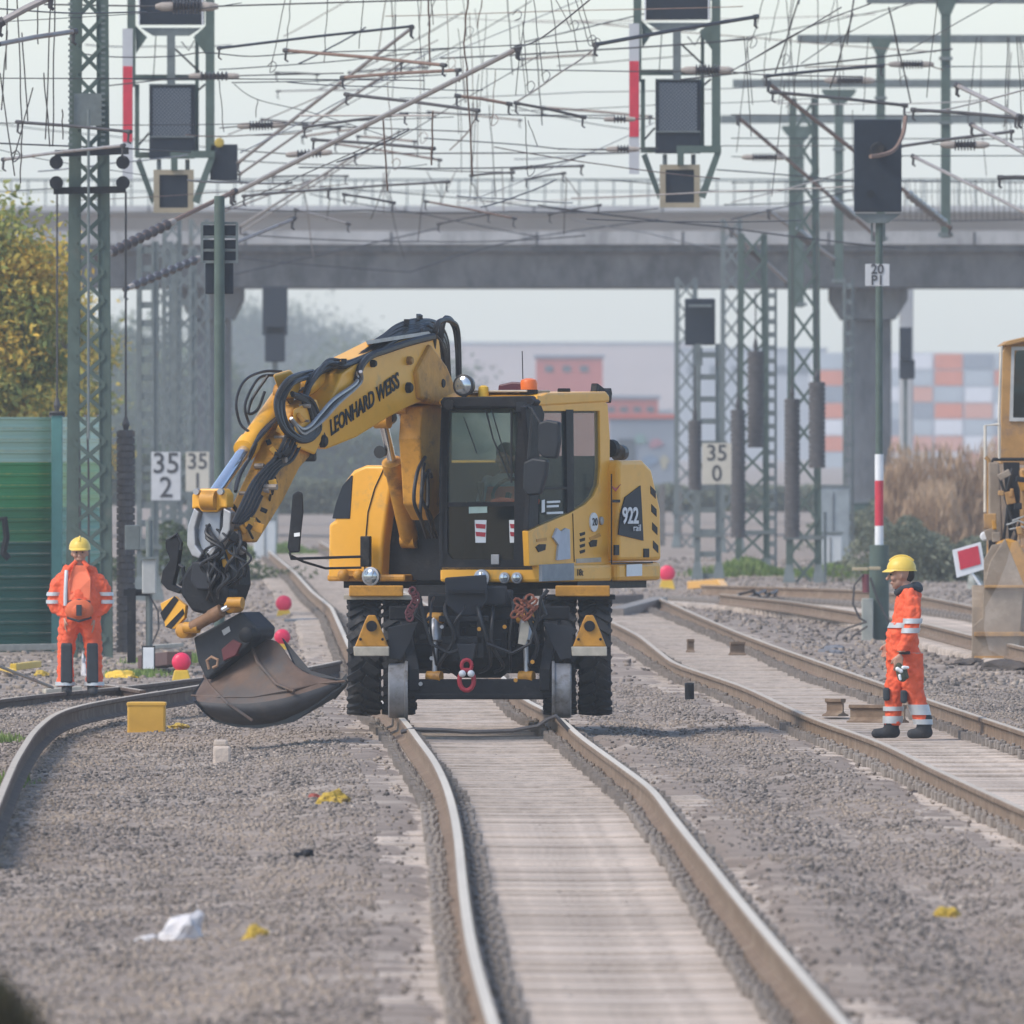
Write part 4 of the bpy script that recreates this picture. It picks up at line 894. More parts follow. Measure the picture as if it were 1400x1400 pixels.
b = MB(); b.tube([FP(x,y,FF+.03) for x,y in ((664,560),(674,600),(697,655))], .009, 5); b.tube([FP(x,y,FF+.03) for x,y in ((672,560),(684,602),(698,640))], .007, 5); b.tube([FP(x,y,FF+.03) for x,y in ((699,562),(699,660))], .012, 5); b.beam(FP(634,570,FF+.02),FP(652,620,FF+.02),.008,.008); b.build('wiper', M_hose, cab)
front('front_latch', [(671,758),(682,758),(682,772),(671,772)], FF+.02, .03, M_steel, cab, bevel=.006)
# side with door
yel_out = [(722,726),(750,714),(778,702),(800,690),(812,678),(819,662),(821,640),(820,562),(735,562),(735,541),(812,540),(824,543),(831,553),(834,600),(834,772),(724,774)]
side('side_panel', yel_out, L1+.01, .06, M_yel, cab, bevel=.006)
side('door_pillar', [(774,560),(784,560),(785,697),(776,701)], L1+.014, .05, M_black, cab)
side('front_pillar', [(718,556),(738,548),(745,566),(738,620),(736,718),(722,725),(726,640)], L1+.013, .05, M_black, cab, bevel=.008)
side('door_window', [(737,562),(775,562),(777,702),(738,719)], L1-.01, .008, M_glass, cab)
side('rear_side_window', [(784,562),(821,562),(821,640),(818,662),(811,678),(799,690),(784,698)], L1-.01, .008, M_glass, cab)
b = MB(); b.beam(UP(737,668,L1+.01),UP(776,667,L1+.01),.02,.02); b.build('window_bar', M_black, cab)
side('sticker', [(741,684),(745,683),(745,700),(741,701)], L1+.012, .006, M_label, cab)
for k, (y0, xe) in enumerate(((685,766),(691,764),(700,770))): side('sticker', [(748,y0),(xe,y0-.8),(xe,y0+2.2),(748,y0+3)], L1+.012, .006, M_label, cab)
side('sticker', [(757,735),(762,722),(768,727),(774,722),(779,724),(780,764),(762,766),(764,745)], L1+.03, .02, mat('grey_map_sticker', (.42,.46,.52), .5), cab)
c = UP(812,714,L1+.02); MB().lathe(c-NL*.02, NL, [(0,.09),(.025,.09),(.026,.085)], 20).build('round_sticker', M_label, cab); text('digits', '20', M_black, cab, c+NL*.012, -NF, UZ, .10, .004, 1.2)
c = UP(822,712,L1+.02); MB().lathe(c-NL*.02, NL, [(0,.04),(.03,.04),(.035,.03)], 14).build('cap', M_steel, cab)
for k in range(4): side('louvre', [(793+0*k,729+8*k),(800,727+8*k),(800,731+8*k),(794,733+8*k)], L1+.016, .01, M_black, cab)
for pts in ([(733,748),(738,744),(747,744),(746,752),(737,755)],[(806,742),(811,738),(817,738),(816,747),(808,748)]): side('door_handle', pts, L1+.02, .02, M_black, cab, bevel=.004)
side('sticker', [(806,735),(820,729),(822,733),(808,739)], L1+.016, .006, M_yeld, cab); side('sticker', [(734,737),(748,735),(748,739),(734,741)], L1+.016, .006, M_yeld, cab)
side('sticker', [(788,764),(822,762),(822,768),(788,770)], L1+.016, .006, M_dirtw, cab)
text('capacity_mark', '18t', M_black, ex, UP(793,783,1.206), -NF, UZ, .09, .004, 1.3)
b = MB(); b.beam(UP(783,702,L1+.012),UP(785,768,L1+.012),.01,.008); b.build('panel_gap', M_black, cab)
# roof
rp = [(FR,2.90),(FR,2.96),(FR+.08,3.0),(FF-.25,2.985),(FF+.02,2.93),(FF+.05,2.88),(FF-.1,2.86)]
MB().prism([U(f,L1+.02,z) for f,z in rp],[U(f,L0-.02,z) for f,z in rp]).build('roof', M_yel, cab, bevel=.02)
front('roof_visor', [(601,549),(606,543),(722,541),(732,549),(727,556),(604,557)], FF+.10, .14, M_black, cab, bevel=.01)
boxU(.55,1.1,.3,1.0,2.99,3.01).build('roof_hatch', M_dirtw, cab, bevel=.01)
# right, rear and interior
b = ring([(FR,1.4),(FF,1.4),(FF,2.88),(FR,2.88)],[(FR+.08,1.95),(FF-.1,1.95),(FF-.1,2.8),(FR+.08,2.8)], lambda f,z: U(f,L0+.05,max(z,2.34) if 1.9 < z < 2 else z), NL*.05); b.build('right_frame', M_black, cab)
MB().prism([U(FR+.08,L0+.03,1.95),U(FF-.1,L0+.03,1.95),U(FF-.1,L0+.03,2.8),U(FR+.08,L0+.03,2.8)],[U(FR+.08,L0+.022,1.95),U(FF-.1,L0+.022,1.95),U(FF-.1,L0+.022,2.8),U(FR+.08,L0+.022,2.8)]).build('right_window', M_glass, cab)
b = ring([(L0,1.4),(L1-.06,1.4),(L1-.06,2.88),(L0,2.88)],[(L0+.06,2.40),(L1-.12,2.40),(L1-.12,2.8),(L0+.06,2.8)], lambda l,z: U(FR+.04,l,z), NF*.04); b.build('rear_frame', M_black, cab)
boxU(FR+.05,FF-.08,L0+.06,L1-.07,1.40,1.44).build('floor', M_black, cab)
b = boxU(.15,.62,.25,.70,1.58,1.70); o = b.build('seat', mat('seat_cloth', (.045,.05,.055), .9), cab, bevel=.03)
MB().prism([U(.12,.27,1.66),U(-.02,.27,2.34),U(.06,.27,2.36),U(.22,.27,1.66)],[U(.12,.68,1.66),U(-.02,.68,2.34),U(.06,.68,2.36),U(.22,.68,1.66)]).build('backrest', MATS['seat_cloth'], o, bevel=.03)
boxU(.2,.5,.3,.66,1.44,1.58).build('seat_base', M_black, o)
b = boxU(.78,.98,.5,.8,1.44,1.9); b.tube([U(.82,.65,1.9),U(.72,.65,2.05)], .03, 8)
st = [U(.70-.06*math.sin(t),.65+.17*math.cos(t),2.05+.14*math.sin(t)) for t in np.linspace(0,6.283,17)]; b.tube(st, .016, 6); b.build('steering_column', M_hose, cab)
b = boxU(.2,.62,.26,.38,1.6,1.98); b.tube([U(.6,.32,1.98),U(.62,.32,2.16)], [.02,.035], 8); b.build('control_console', M_hose, cab)
b = boxU(.9,1.05,.98,1.03,1.95,2.3); b.build('display', M_navy, cab)
# things on the roof
c = FP(723,529,1.0); h = MB().lathe(c-UZ*.06, UZ, [(0,.085),(.03,.085),(.035,.08)], 16).build('beacon', M_black, cab); MB().lathe(c-UZ*.025, UZ, [(0,.078),(.06,.082),(.09,.07),(.105,.03)], 16).build('beacon_lens', M_orl, h, smooth=True)
c = FP(661,535,1.1); MB().lathe(c-UZ*.03, UZ, [(-.03,.05),(.03,.05),(.07,.045),(.085,.02)], 14).build('yellow_lamp', mat('amber_plastic', (.75,.45,.04), .4), cab, smooth=True)
b = MB(); b.prism([FP(x,y,1.05) for x,y in ((682,526),(700,522),(730,523),(727,534),(700,537),(681,535))],[FP(x,y,.7) for x,y in ((682,526),(700,522),(730,523),(727,534),(700,537),(681,535))]); b.build('light_bar', mat('dark_red_plastic', (.08,.02,.03), .4), cab, bevel=.015)
c = FP(634,527,1.25); h = MB().lathe(c-NF*.1, NF, [(0,.05),(.05,.095),(.11,.105),(.12,.085)], 22).build('spot_lamp', M_hose, cab, smooth=True); MB().lathe(c+NF*.021, NF, [(0,.083),(.015,.06),(.02,.01)], 20).build('lens', M_lens, h, smooth=True)
MB().tube([FP(634,540,1.15),FP(636,552,1.1)], .025, 8).build('lamp_bracket', M_black, cab)
b = MB(); b.tube([FP(715,522,.8),FP(714,480,.8)], .005, 5); b.build('antenna', M_hose, cab)
b = MB(); b.box(UP(771,536,.9), (.12,.1,.07)); b.box(UP(818,540,1.0), (.16,.14,.08)); b.beam(UP(812,530,1.0),UP(832,545,1.0),.07,.09); b.beam(UP(820,545,1.0),UP(831,535,1.0),.09,.07); b.build('rear_camera', M_black, cab, bevel=.01)
MB().lathe(UP(846,619,.95)-NF*.1, NF, [(0,.04),(.03,.075),(.12,.08),(.13,.05)], 14).build('side_lamp', M_hose, ex)
b = MB(); b.tube([UP(846,628,.95),UP(846,642,.95)], .02, 6); b.build('lamp_bracket', M_hose, ex)
for pts, nm in (([(735,578),(747,574),(764,577),(764,604),(760,627),(742,626),(734,618)],'door_mirror'),([(715,632),(728,626),(748,629),(746,650),(738,676),(720,678),(714,668)],'door_mirror')):
    a = [FP(x,y,FF+.28) for x,y in pts]; MB().prism(a, [p-NF*.08 for p in a]).build(nm, mat('mirror_shell', (.02,.024,.03), .5, spec=.25), cab, bevel=.02)
b = MB(); b.tube([FP(712,552,FF+.05),FP(728,560,FF+.24),FP(740,580,FF+.26)], .014, 6); b.tube([FP(728,560,FF+.24),FP(722,628,FF+.26)], .012, 6); b.box(FP(713,556,FF+.08),(.10,.1,.09)); b.build('mirror_arm', M_hose, cab)
b = MB(); b.lathe(FP(615,553,FF+.1)-NF*.05, NF, [(0,.04),(.08,.05)], 12); b.build('corner_lamp', M_hose, cab)

# --- boom
BL = -.17   # side position of the boom plane centre
b1 = [(577,556),(600,548),(606,560),(606,640),(603,700),(592,712),(580,690),(577,640),(574,600)]
side('boom_base', b1, BL+.12, .22, M_yeld, bevel=.02)
b2 = [(468,511),(497,490),(545,466),(592,455),(601,462),(604,490),(597,520),(582,547),(560,556),(530,572),(488,598),(448,614),(436,612),(434,596)]
boom = side('boom', b2, BL+.17, .34, M_yel, bevel=.02)
a = [UP(x,y,BL+.21) for x,y in ((570,508),(590,470),(612,500),(628,538),(618,556),(592,552),(574,545))]; MB().prism(a, [p-NL*.42 for p in a]).build('boom_knuckle', M_yeld, boom, bevel=.03)
for (px,py,r_) in ((558,530,.05),(602,524,.05),(509,497,.035),(559,493,.04),(441,603,.06)):
    c = UP(px,py,BL+.18); MB().lathe(c-NL*.40, NL, [(0,r_),(.42,r_),(.44,r_*.7)], 16).build('pivot_pin', M_black if r_ != .04 else M_yeld, boom, smooth=True)
text('company_lettering', 'LEONHARD WEISS', M_black, boom, UP(499,553,BL+.178), (UP(545,519,BL+.178)-UP(455,583,BL+.178)), (UP(498,540,BL+.178)-UP(500,566,BL+.178)), .205, .006, .93, bold=.004)
tl = boom.children[-1] if boom.children else None
for px in (427,441):
    py = 599 if px > 430 else 604
    t = side('warning_triangle', [(px+1,py-12),(px+8,py+4),(px-6,py+8)], BL+.182, .006, M_black, boom); side('triangle_fill', [(px+1,py-8),(px+5.5,py+2.5),(px-3.5,py+5)], BL+.187, .006, M_yel, t)
def cylU(name, p0, p1, r, rod=None, m=M_yel, par=None, split=.55, rr_=.5):
    p0, p1 = Vector(p0), Vector(p1); mid = p0.lerp(p1, split); ax = (mid-p0); L = ax.length
    o = MB()._lathe(p0, ax.normalized(), [(-.02,r*.7),(0,r*.95),(.02,r),(L-.14,r),(L-.13,r*1.15),(L-.01,r*1.15),(L,r*.85)], 18).build(name, m, par or ex, smooth=True)
    MB().tube([mid-ax.normalized()*.02, p1], r*rr_, 14).build('piston_rod', rod or M_chr, o, smooth=True)
    b = MB(); b.cyl(p1-NL*.07, p1+NL*.07, r*.95, seg=14); b.cyl(p0-NL*.07, p0+NL*.07, r*.95, seg=14); build_each(b, 'cylinder_eye', M_yeld, o, smooth=True); return o
# lift cylinder, its barrel standing low beside the boom base
cylU('lift_cylinder', UP(560,738,BL-.30), UP(523,574,BL-.22), .085, m=M_yeld, split=.66)
cylU('boom_cylinder', UP(578,690,BL-.10), UP(548,556,BL-.10), .075, m=M_yeld, split=.66)
cylU('stick_cylinder', UP(545,500,BL-.14), UP(404,540,BL-.02), .09, split=.72) if False else cylU('stick_cylinder', UP(478,502,BL-.10), UP(388,538,BL-.05), .095, split=.75, par=boom)
# --- stick
st_ = [(402,556),(432,545),(438,590),(430,618),(410,640),(388,684),(352,742),(330,738),(344,690),(368,640),(388,596)]
stick = side('stick', st_, BL+.13, .20, M_yeld, bevel=.02)
b = MB(); b.prism([UP(x,y,BL+.19) for x,y in ((400,560),(432,545),(446,585),(430,622),(405,612))],[UP(x,y,BL-.12) for x,y in ((400,560),(432,545),(446,585),(430,622),(405,612))]); b.build('stick_joint', M_yel, stick, bevel=.02)
cylU('bucket_cylinder', UP(393,532,BL-.10), UP(287,684,BL-.12), .095, split=.56, par=stick, rr_=.62)
# bracket at the cylinder top
b = MB(); b.prism([UP(x,y,BL+.05) for x,y in ((373,512),(397,505),(412,524),(404,545),(385,545))],[UP(x,y,BL-.14) for x,y in ((373,512),(397,505),(412,524),(404,545),(385,545))]); b.build('cylinder_bracket', M_yel, stick, bevel=.02)
# linkage yoke
F5 = 5.05
yk = front('link_yoke', [(262,676),(274,668),(304,668),(310,676),(310,694),(301,694),(296,700),(276,700),(271,694),(262,696)], F5+.2, .16, M_yel, stick, bevel=.015)
front('link_plate', [(277,694),(302,694),(300,735),(290,756),(276,752),(270,735)], F5+.14, .10, mat('grey_worn_paint', (.30,.33,.37), .5, .1, .15, 6), yk, bevel=.012)
for pts in ([(265,694),(256,720),(255,745),(262,760),(272,764),(276,757),(267,745),(266,722),(272,700)],[(305,694),(316,700),(314,725),(300,752),(286,764),(280,758),(296,740),(304,720)]):
    front('link_arm', pts, F5+.2, .10, M_steel, yk, bevel=.012)
# tiltrotator
tr = front('tiltrotator', [(256,776),(272,762),(302,764),(316,772),(318,800),(308,828),(288,842),(262,836),(246,812),(248,790)], F5+.12, .42, M_black, ex, bevel=.03)
front('rotator_housing', [(262,768),(292,768),(294,796),(286,806),(268,806),(260,794)], F5+.22, .16, mat('dark_housing', (.025,.027,.033), .6, spec=.25), tr, bevel=.015)
front('gripper_hose_guard', [(226,738),(240,732),(246,742),(242,775),(236,800),(248,806),(245,812),(228,806),(219,796),(222,780),(232,765),(226,750)], F5+.05, .08, M_black, tr, bevel=.01)
b = MB(); b.tube([FP(x,y,F5+.05) for x,y in ((232,737),(242,730),(248,742),(247,752))], .014, 6); b.tube([FP(x,y,F5+.02) for x,y in ((240,770),(250,776),(252,790),(246,800))], .02, 6); b.build('hook_wire', M_hose, tr)
hz = front('hazard_plate', [(219,825),(238,815),(254,828),(252,845),(238,860),(226,858)], F5+.1, .06, M_yel, tr, bevel=.006)
front('hazard_stripe', [(219,838),(238,815),(244,820),(224,850)], F5+.105, .005, M_black, hz); front('hazard_stripe', [(226,857),(250,832),(252,839),(234,860)], F5+.105, .005, M_black, hz)
for (px, py, c_, r_) in ((253,862,'o',.07),(340,868,'k',.07),(305,812,'k',.09),(318,829,'o',.06)):
    c = FP(px,py,F5+.12); MB().lathe(c-NF*.12, NF, [(0,r_),(.18,r_),(.2,r_*.6)], 16).build('pin_boss', M_yeld if c_ == 'o' else M_black, tr, smooth=True)
cylU('tilt_cylinder', FP(262,858,F5+.2), FP(322,824,F5+.2), .055, m=mat('rusty_cylinder', (.20,.11,.06), .6, .2, .3, 7), split=.7, par=tr)
qc = front('quick_coupler', [(264,872),(330,836),(352,858),(350,872),(300,915),(282,930),(270,905)], F5+.08, .40, mat('dark_coupler', (.026,.028,.033), .6, .1, .25, 6), ex, bevel=.02)
front('sticker', [(303,862),(313,856),(315,863),(306,869)], F5+.085, .004, M_steel, qc); front('red_block', [(302,888),(318,874),(330,880),(322,896),(305,904)], F5+.10, .1, mat('maroon_block', (.12,.03,.035), .6), qc, bevel=.01)
b = MB(); b.tube([FP(x,y,F5+.15) for x,y in ((286,915),(283,903),(289,898),(298,902),(297,910),(291,913))], .014, 8); b.build('hook_ring', mat('rusty_hook', (.28,.17,.11), .7, .2), qc, smooth=True)
# more machinery around the stick end
rnd = random.Random(5); grp = MB()
b = MB()
for (x,y,w,h,f) in ((322,725,20,34,4.7),(330,760,16,50,4.7),(312,745,18,20,4.9),(345,700,14,28,4.2),(356,672,16,18,4.0),(300,790,22,30,5.0),(322,790,14,44,4.8)):
    b.prism([FP(x+a*w/2,y+c*h/2,f) for a,c in ((-1,-.8),(-.4,-1),(1,-.7),(.8,1),(-.7,.9))],[FP(x+a*w/2,y+c*h/2,f-.25) for a,c in ((-1,-.8),(-.4,-1),(1,-.7),(.8,1),(-.7,.9))])
b.build('valve_block', M_black, stick, bevel=.01)
b = MB()
for (x,y,w,h,f) in ((300,775,14,20,5.15),(312,760,12,18,5.1),(365,640,14,20,4.0),(338,690,9,22,4.5),(350,645,10,14,4.3),(308,770,10,12,5.2)):
    b.prism([FP(x+a*w/2,y+c*h/2,f) for a,c in ((-1,-.8),(-.4,-1),(1,-.7),(.8,1),(-.7,.9))],[FP(x+a*w/2,y+c*h/2,f-.15) for a,c in ((-1,-.8),(-.4,-1),(1,-.7),(.8,1),(-.7,.9))])
b.build('yellow_bracket', M_yel, stick, bevel=.01)
for (x,y,f) in ((375,640,3.9),(378,655,3.9),(398,620,3.6),(330,752,4.9)):
    c = FP(x,y,f+.1); MB().lathe(c-NF*.04, NF, [(0,.03),(.05,.045),(.07,.03)], 12).build('coupling', M_steel, stick, smooth=True)
for (x,y,f,m__) in ((370,628,3.95,M_redh),(402,604,3.6,M_redh)): c = FP(x,y,f+.12); MB().sphere(c,.035).build('red_cap', m__, stick, smooth=True)
c = FP(416,622,3.6); MB().box(c,(.22,.12,.12)).build('stick_lamp', M_hose, stick, bevel=.02); c=FP(448,606,3.2)
for (x, y) in ((269,672),(302,672)): MB().lathe(FP(x,y,F5+.22)-NF*.02, NF, [(0,.03),(.04,.03)], 10).build('bolt', M_steel, yk)

# --- hoses
XC_ = -.30
def hose(pts, r=.022, m=None, par=None, nm='hydraulic_hose'):
    P_ = [Vector(p) for p in pts]; out = []
    for i in range(len(P_)-1):
        p0, p1, p2, p3 = P_[max(0,i-1)], P_[i], P_[i+1], P_[min(len(P_)-1,i+2)]
        for k in range(6):
            t = k/6; out.append(.5*((2*p1)+(p2-p0)*t+(2*p0-5*p1+4*p2-p3)*t*t+(3*p1-p0-3*p2+p3)*t**3))
    out.append(P_[-1]); return MB().tube(out, r, 7).build(nm, m or M_hose, par or ex, smooth=True)
for k in range(11):   # bundle over the boom top
    l = BL-.15+k*.031; j = lambda s: rnd.uniform(-s, s)
    hose([UP(612+j(3),520+j(6),l),UP(612-k,470+j(4),l),UP(600-k*2,444+j(4)+k*.8,l),UP(572+j(3),436+k*2.0+j(2),l),UP(545+j(3),446+k*1.6+j(2),l),UP(510+j(3),468+k*1.5+j(3),l),UP(475+j(3),489+k+j(3),l),UP(447,500+j(6),l),UP(425,522+j(8),l),UP(415,550+j(8),l)], .021+.004*(k%2), par=boom)
hose([UP(600,492,BL+.1),UP(605,445,BL+.15),UP(612,435,BL+.15),UP(622,448,BL+.15),UP(626,478,BL+.15),UP(627,515,BL+.15)], .028, par=boom)
hose([UP(590,500,BL+.1),UP(596,448,BL+.2),UP(606,438,BL+.2),UP(618,440,BL+.2),UP(626,455,BL+.2),UP(628,515,BL+.2)], .026, par=boom)
hose([UP(592,460,BL+.2),UP(560,468,BL+.2),UP(530,478,BL+.2),UP(508,486,BL+.2),UP(494,500,BL+.2),UP(488,520,BL+.2)], .035, par=boom)
for k in range(3):
    hose([UP(489+2*k,508,BL+.21+k*.02),UP(486+3*k,524,BL+.21),UP(456+3*k,546+3*k,BL+.22),UP(436+3*k,568+3*k,BL+.22),UP(424,582+3*k,BL+.22),UP(412,586+3*k,BL+.2),UP(398,572,BL+.18)], .018, M_steel if k != 1 else M_hose, par=boom, nm='steel_line' if k != 1 else 'hydraulic_hose')
rnd2 = random.Random(11)
for k in range(6):   # coil of hoses round the elbow
    dx, dy = rnd2.uniform(-6,6), rnd2.uniform(-6,6)
    hose([UP(432+dx,510+dy,BL+.0),UP(400+dx,520+dy,BL+.1+.02*k),UP(382+dx,550+dy,BL+.16),UP(390+dx,585+dy,BL+.2),UP(412+dx,600+dy,BL+.2),UP(432+dx,588+dy,BL+.2),UP(424+dx,552+dy,BL+.2),UP(404+dx,540+dy,BL+.2)], .022, par=stick)
for k in range(5):
    hose([UP(398+4*k,580+5*k,BL+.17),UP(380+5*k,620+2*k,BL+.18),UP(362+5*k,640,BL+.17),UP(345+4*k,660+3*k,BL+.17),UP(330+4*k,690+3*k,BL+.18),UP(318+3*k,715,BL+.16)], .017, par=stick)
for k in range(4):
    hose([UP(392,560,BL+.0),UP(360-3*k,585+6*k,BL-.05+.04*k),UP(345-2*k,620+3*k,BL),UP(330-2*k,645+4*k,BL+.0),UP(322,672,BL+.05)], .016, par=stick)
for (x_, r_) in ((0,24),(6,14)):   # loops sticking out to the left of the elbow
    hose([UP(385,508+x_,BL-.1),UP(360,508+x_,BL-.2),UP(335+x_*2,520+x_,BL-.22),UP(323+x_*2,548+x_,BL-.22),UP(328+x_*2,578,BL-.2),UP(340+x_,590,BL-.12)], .013, par=stick)
hose([UP(366,514,BL-.1),UP(345,545,BL-.2),UP(340,565,BL-.2),UP(352,560,BL-.15),UP(362,535,BL-.1)], .014, par=stick)
rnd3 = random.Random(21)
for k in range(20):   # tangle at the tiltrotator
    x, y = 300+rnd3.uniform(-20,30), 735+rnd3.uniform(-25,40)
    hose([FP(x,y,F5+.1),FP(x+rnd3.uniform(-20,20),y+15,F5+.25),FP(x+rnd3.uniform(-20,20),y+32,F5+.25),FP(x+rnd3.uniform(-10,10),y+50,F5+.15)], rnd3.choice((.012,.016)), par=tr)
hose([FP(330,735,4.8),FP(326,705,4.9),FP(316,690,5.0),FP(304,700,5.15),FP(308,730,5.2),FP(322,740,5.0)], .018, par=stick); hose([FP(316,700,5.0),FP(330,715,4.95),FP(334,740,4.9),FP(322,752,4.9)], .02, par=stick)
for k in range(4):
    j = lambda q: rnd3.uniform(-q,q); x = 578+k*5; hose([UP(x+j(4),625+k*9,BL+.13),UP(x-6+j(6),650+j(6),BL+.15),UP(x-10+j(8),680+j(8),BL+.16),UP(x-2+j(8),706+j(6),BL+.14),UP(x+6+j(5),735,BL+.08)], .018)
for k in range(7):
    x = XC_-.42+k*.14; hose([(x,156.9,1.10),(x+rnd3.uniform(-.05,.05),156.45,.98+rnd3.uniform(-.05,.05)),(x+rnd3.uniform(-.12,.12),156.42,.72+rnd3.uniform(-.1,.1)),(x+rnd3.uniform(-.1,.1),156.55,.48),(x,156.8,.42)], rnd3.choice((.012,.016,.02)))
b = MB()
for k in range(34):
    u, v = rnd3.uniform(-.55,.55), rnd3.uniform(.42,1.05); w = rnd3.uniform(.02,.07); b.box((XC_+u,156.68-rnd3.uniform(0,.1),v),(w,rnd3.uniform(.03,.1),rnd3.uniform(.02,.08)))
build_each(b, 'bolted_fitting', M_black, ex, bevel=.005)
b = MB(); b2_ = MB()
for k in range(40):   # valve blocks and unions packed along the stick
    t = rnd3.random(); x = 400-72*t+rnd3.uniform(-16,20); y = 560+170*t+rnd3.uniform(-12,12); f_ = 3.7+1.35*t; c = FP(x,y,f_+.16)
    if k % 3 == 0: MB().cyl(c-NL*.05, c+NL*rnd3.uniform(.03,.09), rnd3.uniform(.012,.028), seg=8).build('pipe_union', M_clip, stick)
    elif k % 3 == 1: MB().box(c, [rnd3.uniform(.04,.10) for _ in range(3)], Matrix.Rotation(rnd3.uniform(0,1.5),3,'Y')).build('valve', M_yel if rnd3.random()<.5 else M_yeld, stick, bevel=.006)
    else: MB().box(c, [rnd3.uniform(.04,.11) for _ in range(3)], Matrix.Rotation(rnd3.uniform(0,1.5),3,'Y')).build('valve', M_black, stick, bevel=.006)
for k in range(13):
    t = rnd3.random(); x = 395-70*t; y = 570+160*t; hose([FP(x-10,y-20,3.7+1.3*t),FP(x+rnd3.uniform(-22,-4),y,3.9+1.3*t),FP(x+rnd3.uniform(-15,10),y+22,4.0+1.3*t),FP(x+6,y+40,3.9+1.3*t)], .012, par=stick)
# top brackets on the boom
b = MB(); b.prism([UP(x,y,BL+.2) for x,y in ((500,466),(586,453),(590,457),(502,471))],[UP(x,y,BL-.2) for x,y in ((500,466),(586,453),(590,457),(502,471))]); b.build('hose_clamp', M_steel, boom)
b = MB(); b.beam(UP(556,440,BL-.2),UP(556,440,BL+.2),.05,.05); b.beam(UP(470,494,BL-.2),UP(470,494,BL+.22),.05,.05); b.beam(UP(572,432,BL-.15),UP(575,434,BL+.25),.04,.04); b.build('clamp_bar', M_black, boom)
c = FP(524,578,2.0); b = MB(); b.lathe(UP(532,571,BL-.2)-NF*.05, NF, [(0,.06),(.1,.07)], 12); b.lathe(UP(522,618,BL-.3)-NF*.05, NF, [(0,.04),(.1,.06)], 12); build_each(b, 'boom_lamp', M_hose, boom)

# --- bucket: a wide grading bucket hanging tilted
def BK(px, py, f): return FP(px, py, f)
Lf = [(276,932,4.95),(262,948,5.05),(260,958,5.3),(270,972,5.5),(285,985,5.6),(300,990,5.65)]
top = [(360,868),(345,880),(318,896),(296,912),(278,930),(262,950)]
# shell patches: rows from the back wall round the belly to the cutting edge, columns from left to right
rowsB = [
  [(278,925,4.85),(300,905,4.85),(330,886,4.85),(360,868,4.85),(385,872,4.9)],
  [(271,938,5.05),(300,925,5.05),(335,912,5.05),(376,902,5.05),(402,910,5.0)],
  [(262,950,5.2),(300,945,5.25),(345,940,5.25),(395,930,5.25),(430,925,5.1)],
  [(264,958,5.45),(305,962,5.45),(350,963,5.45),(405,952,5.4),(474,930,5.15)],
  [(276,972,5.40),(312,980,5.42),(352,983,5.42),(404,974,5.38),(470,938,5.12)],
  [(292,986,5.25),(320,993,5.25),(354,995,5.25),(402,986,5.25),(455,955,5.08)],
]
b = MB(); nC = 5
outer = [BK(*p) for r_ in rowsB for p in r_]; cen = sum(outer, Vector())/len(outer)+Vector((0,.45,.12))
inner = [p+(cen-p).normalized()*.035 for p in outer]; n_ = len(outer)
fs = []
R_ = len(rowsB)
for i in range(R_-1):
    for j in range(nC-1):
        a0 = i*nC+j; fs.append((a0,a0+1,a0+nC+1,a0+nC)); fs.append((n_+a0,n_+a0+nC,n_+a0+nC+1,n_+a0+1))
edge = [j for j in range(nC)]+[i*nC+nC-1 for i in range(1,R_)]+[(R_-1)*nC+j for j in range(nC-2,-1,-1)]+[i*nC for i in range(R_-2,0,-1)]
for k in range(len(edge)): a0, b0 = edge[k], edge[(k+1)%len(edge)]; fs.append((a0,b0,n_+b0,n_+a0))
b.add(outer+inner, fs)
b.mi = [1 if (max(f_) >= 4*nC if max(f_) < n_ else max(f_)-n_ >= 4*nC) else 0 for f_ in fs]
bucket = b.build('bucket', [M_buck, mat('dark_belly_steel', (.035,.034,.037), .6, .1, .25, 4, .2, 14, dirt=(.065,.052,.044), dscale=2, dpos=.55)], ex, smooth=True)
sb = bucket.modifiers.new('subdiv', 'SUBSURF'); sb.levels = 2; sb.render_levels = 2
# side cheeks, lip and ribs
b = MB(); lf = [outer[i*nC] for i in range(R_)]; ce = sum(lf, Vector())/len(lf)+Vector((.02,.35,.03)); b.prism(lf+[ce+Vector((0,.2,0))], [p+Vector((.03,.02,0)) for p in lf+[ce+Vector((0,.2,0))]]); b.build('side_plate', MATS['dark_coupler'], bucket)
b = MB(); rt = [outer[i*nC+nC-1] for i in range(R_)]; ce = sum(rt, Vector())/len(rt)+Vector((-.1,.5,.0)); b.prism(rt+[ce], [p+Vector((.02,.02,-.01)) for p in rt+[ce]]); b.build('side_plate', MATS['dark_coupler'], bucket)
b = MB()
for (p, q) in (((262,951,5.23),(474,931,5.20)),):
    pts = [BK(262,951,5.24),BK(300,953,5.34),BK(345,953,5.36),BK(398,943,5.34),BK(435,935,5.2),BK(472,931,5.18)]; b.tube(pts, .012, 6)
b.tube([BK(279,924,4.9),BK(290,940,5.16),BK(312,962,5.46),BK(345,985,5.44)], .014, 6); b.tube([BK(342,880,4.9),BK(352,905,5.1),BK(378,935,5.3),BK(402,945,5.38)], .016, 6); b.build('rib', M_buck, bucket)
b = MB(); r1 = [BK(292,986,5.26),BK(320,993.5,5.27),BK(354,996,5.27),BK(402,987,5.27),BK(455,956,5.10),BK(474,934,5.14)]
b.prism(r1+[p+Vector((0,-.01,.09)) for p in r1[::-1]], [p+Vector((0,.03,0)) for p in r1]+[p+Vector((0,.03,.08)) for p in r1[::-1]]); b.build('cutting_edge', mat('dark_edge_steel', (.05,.055,.06), .55, .3, .2, 6), bucket)

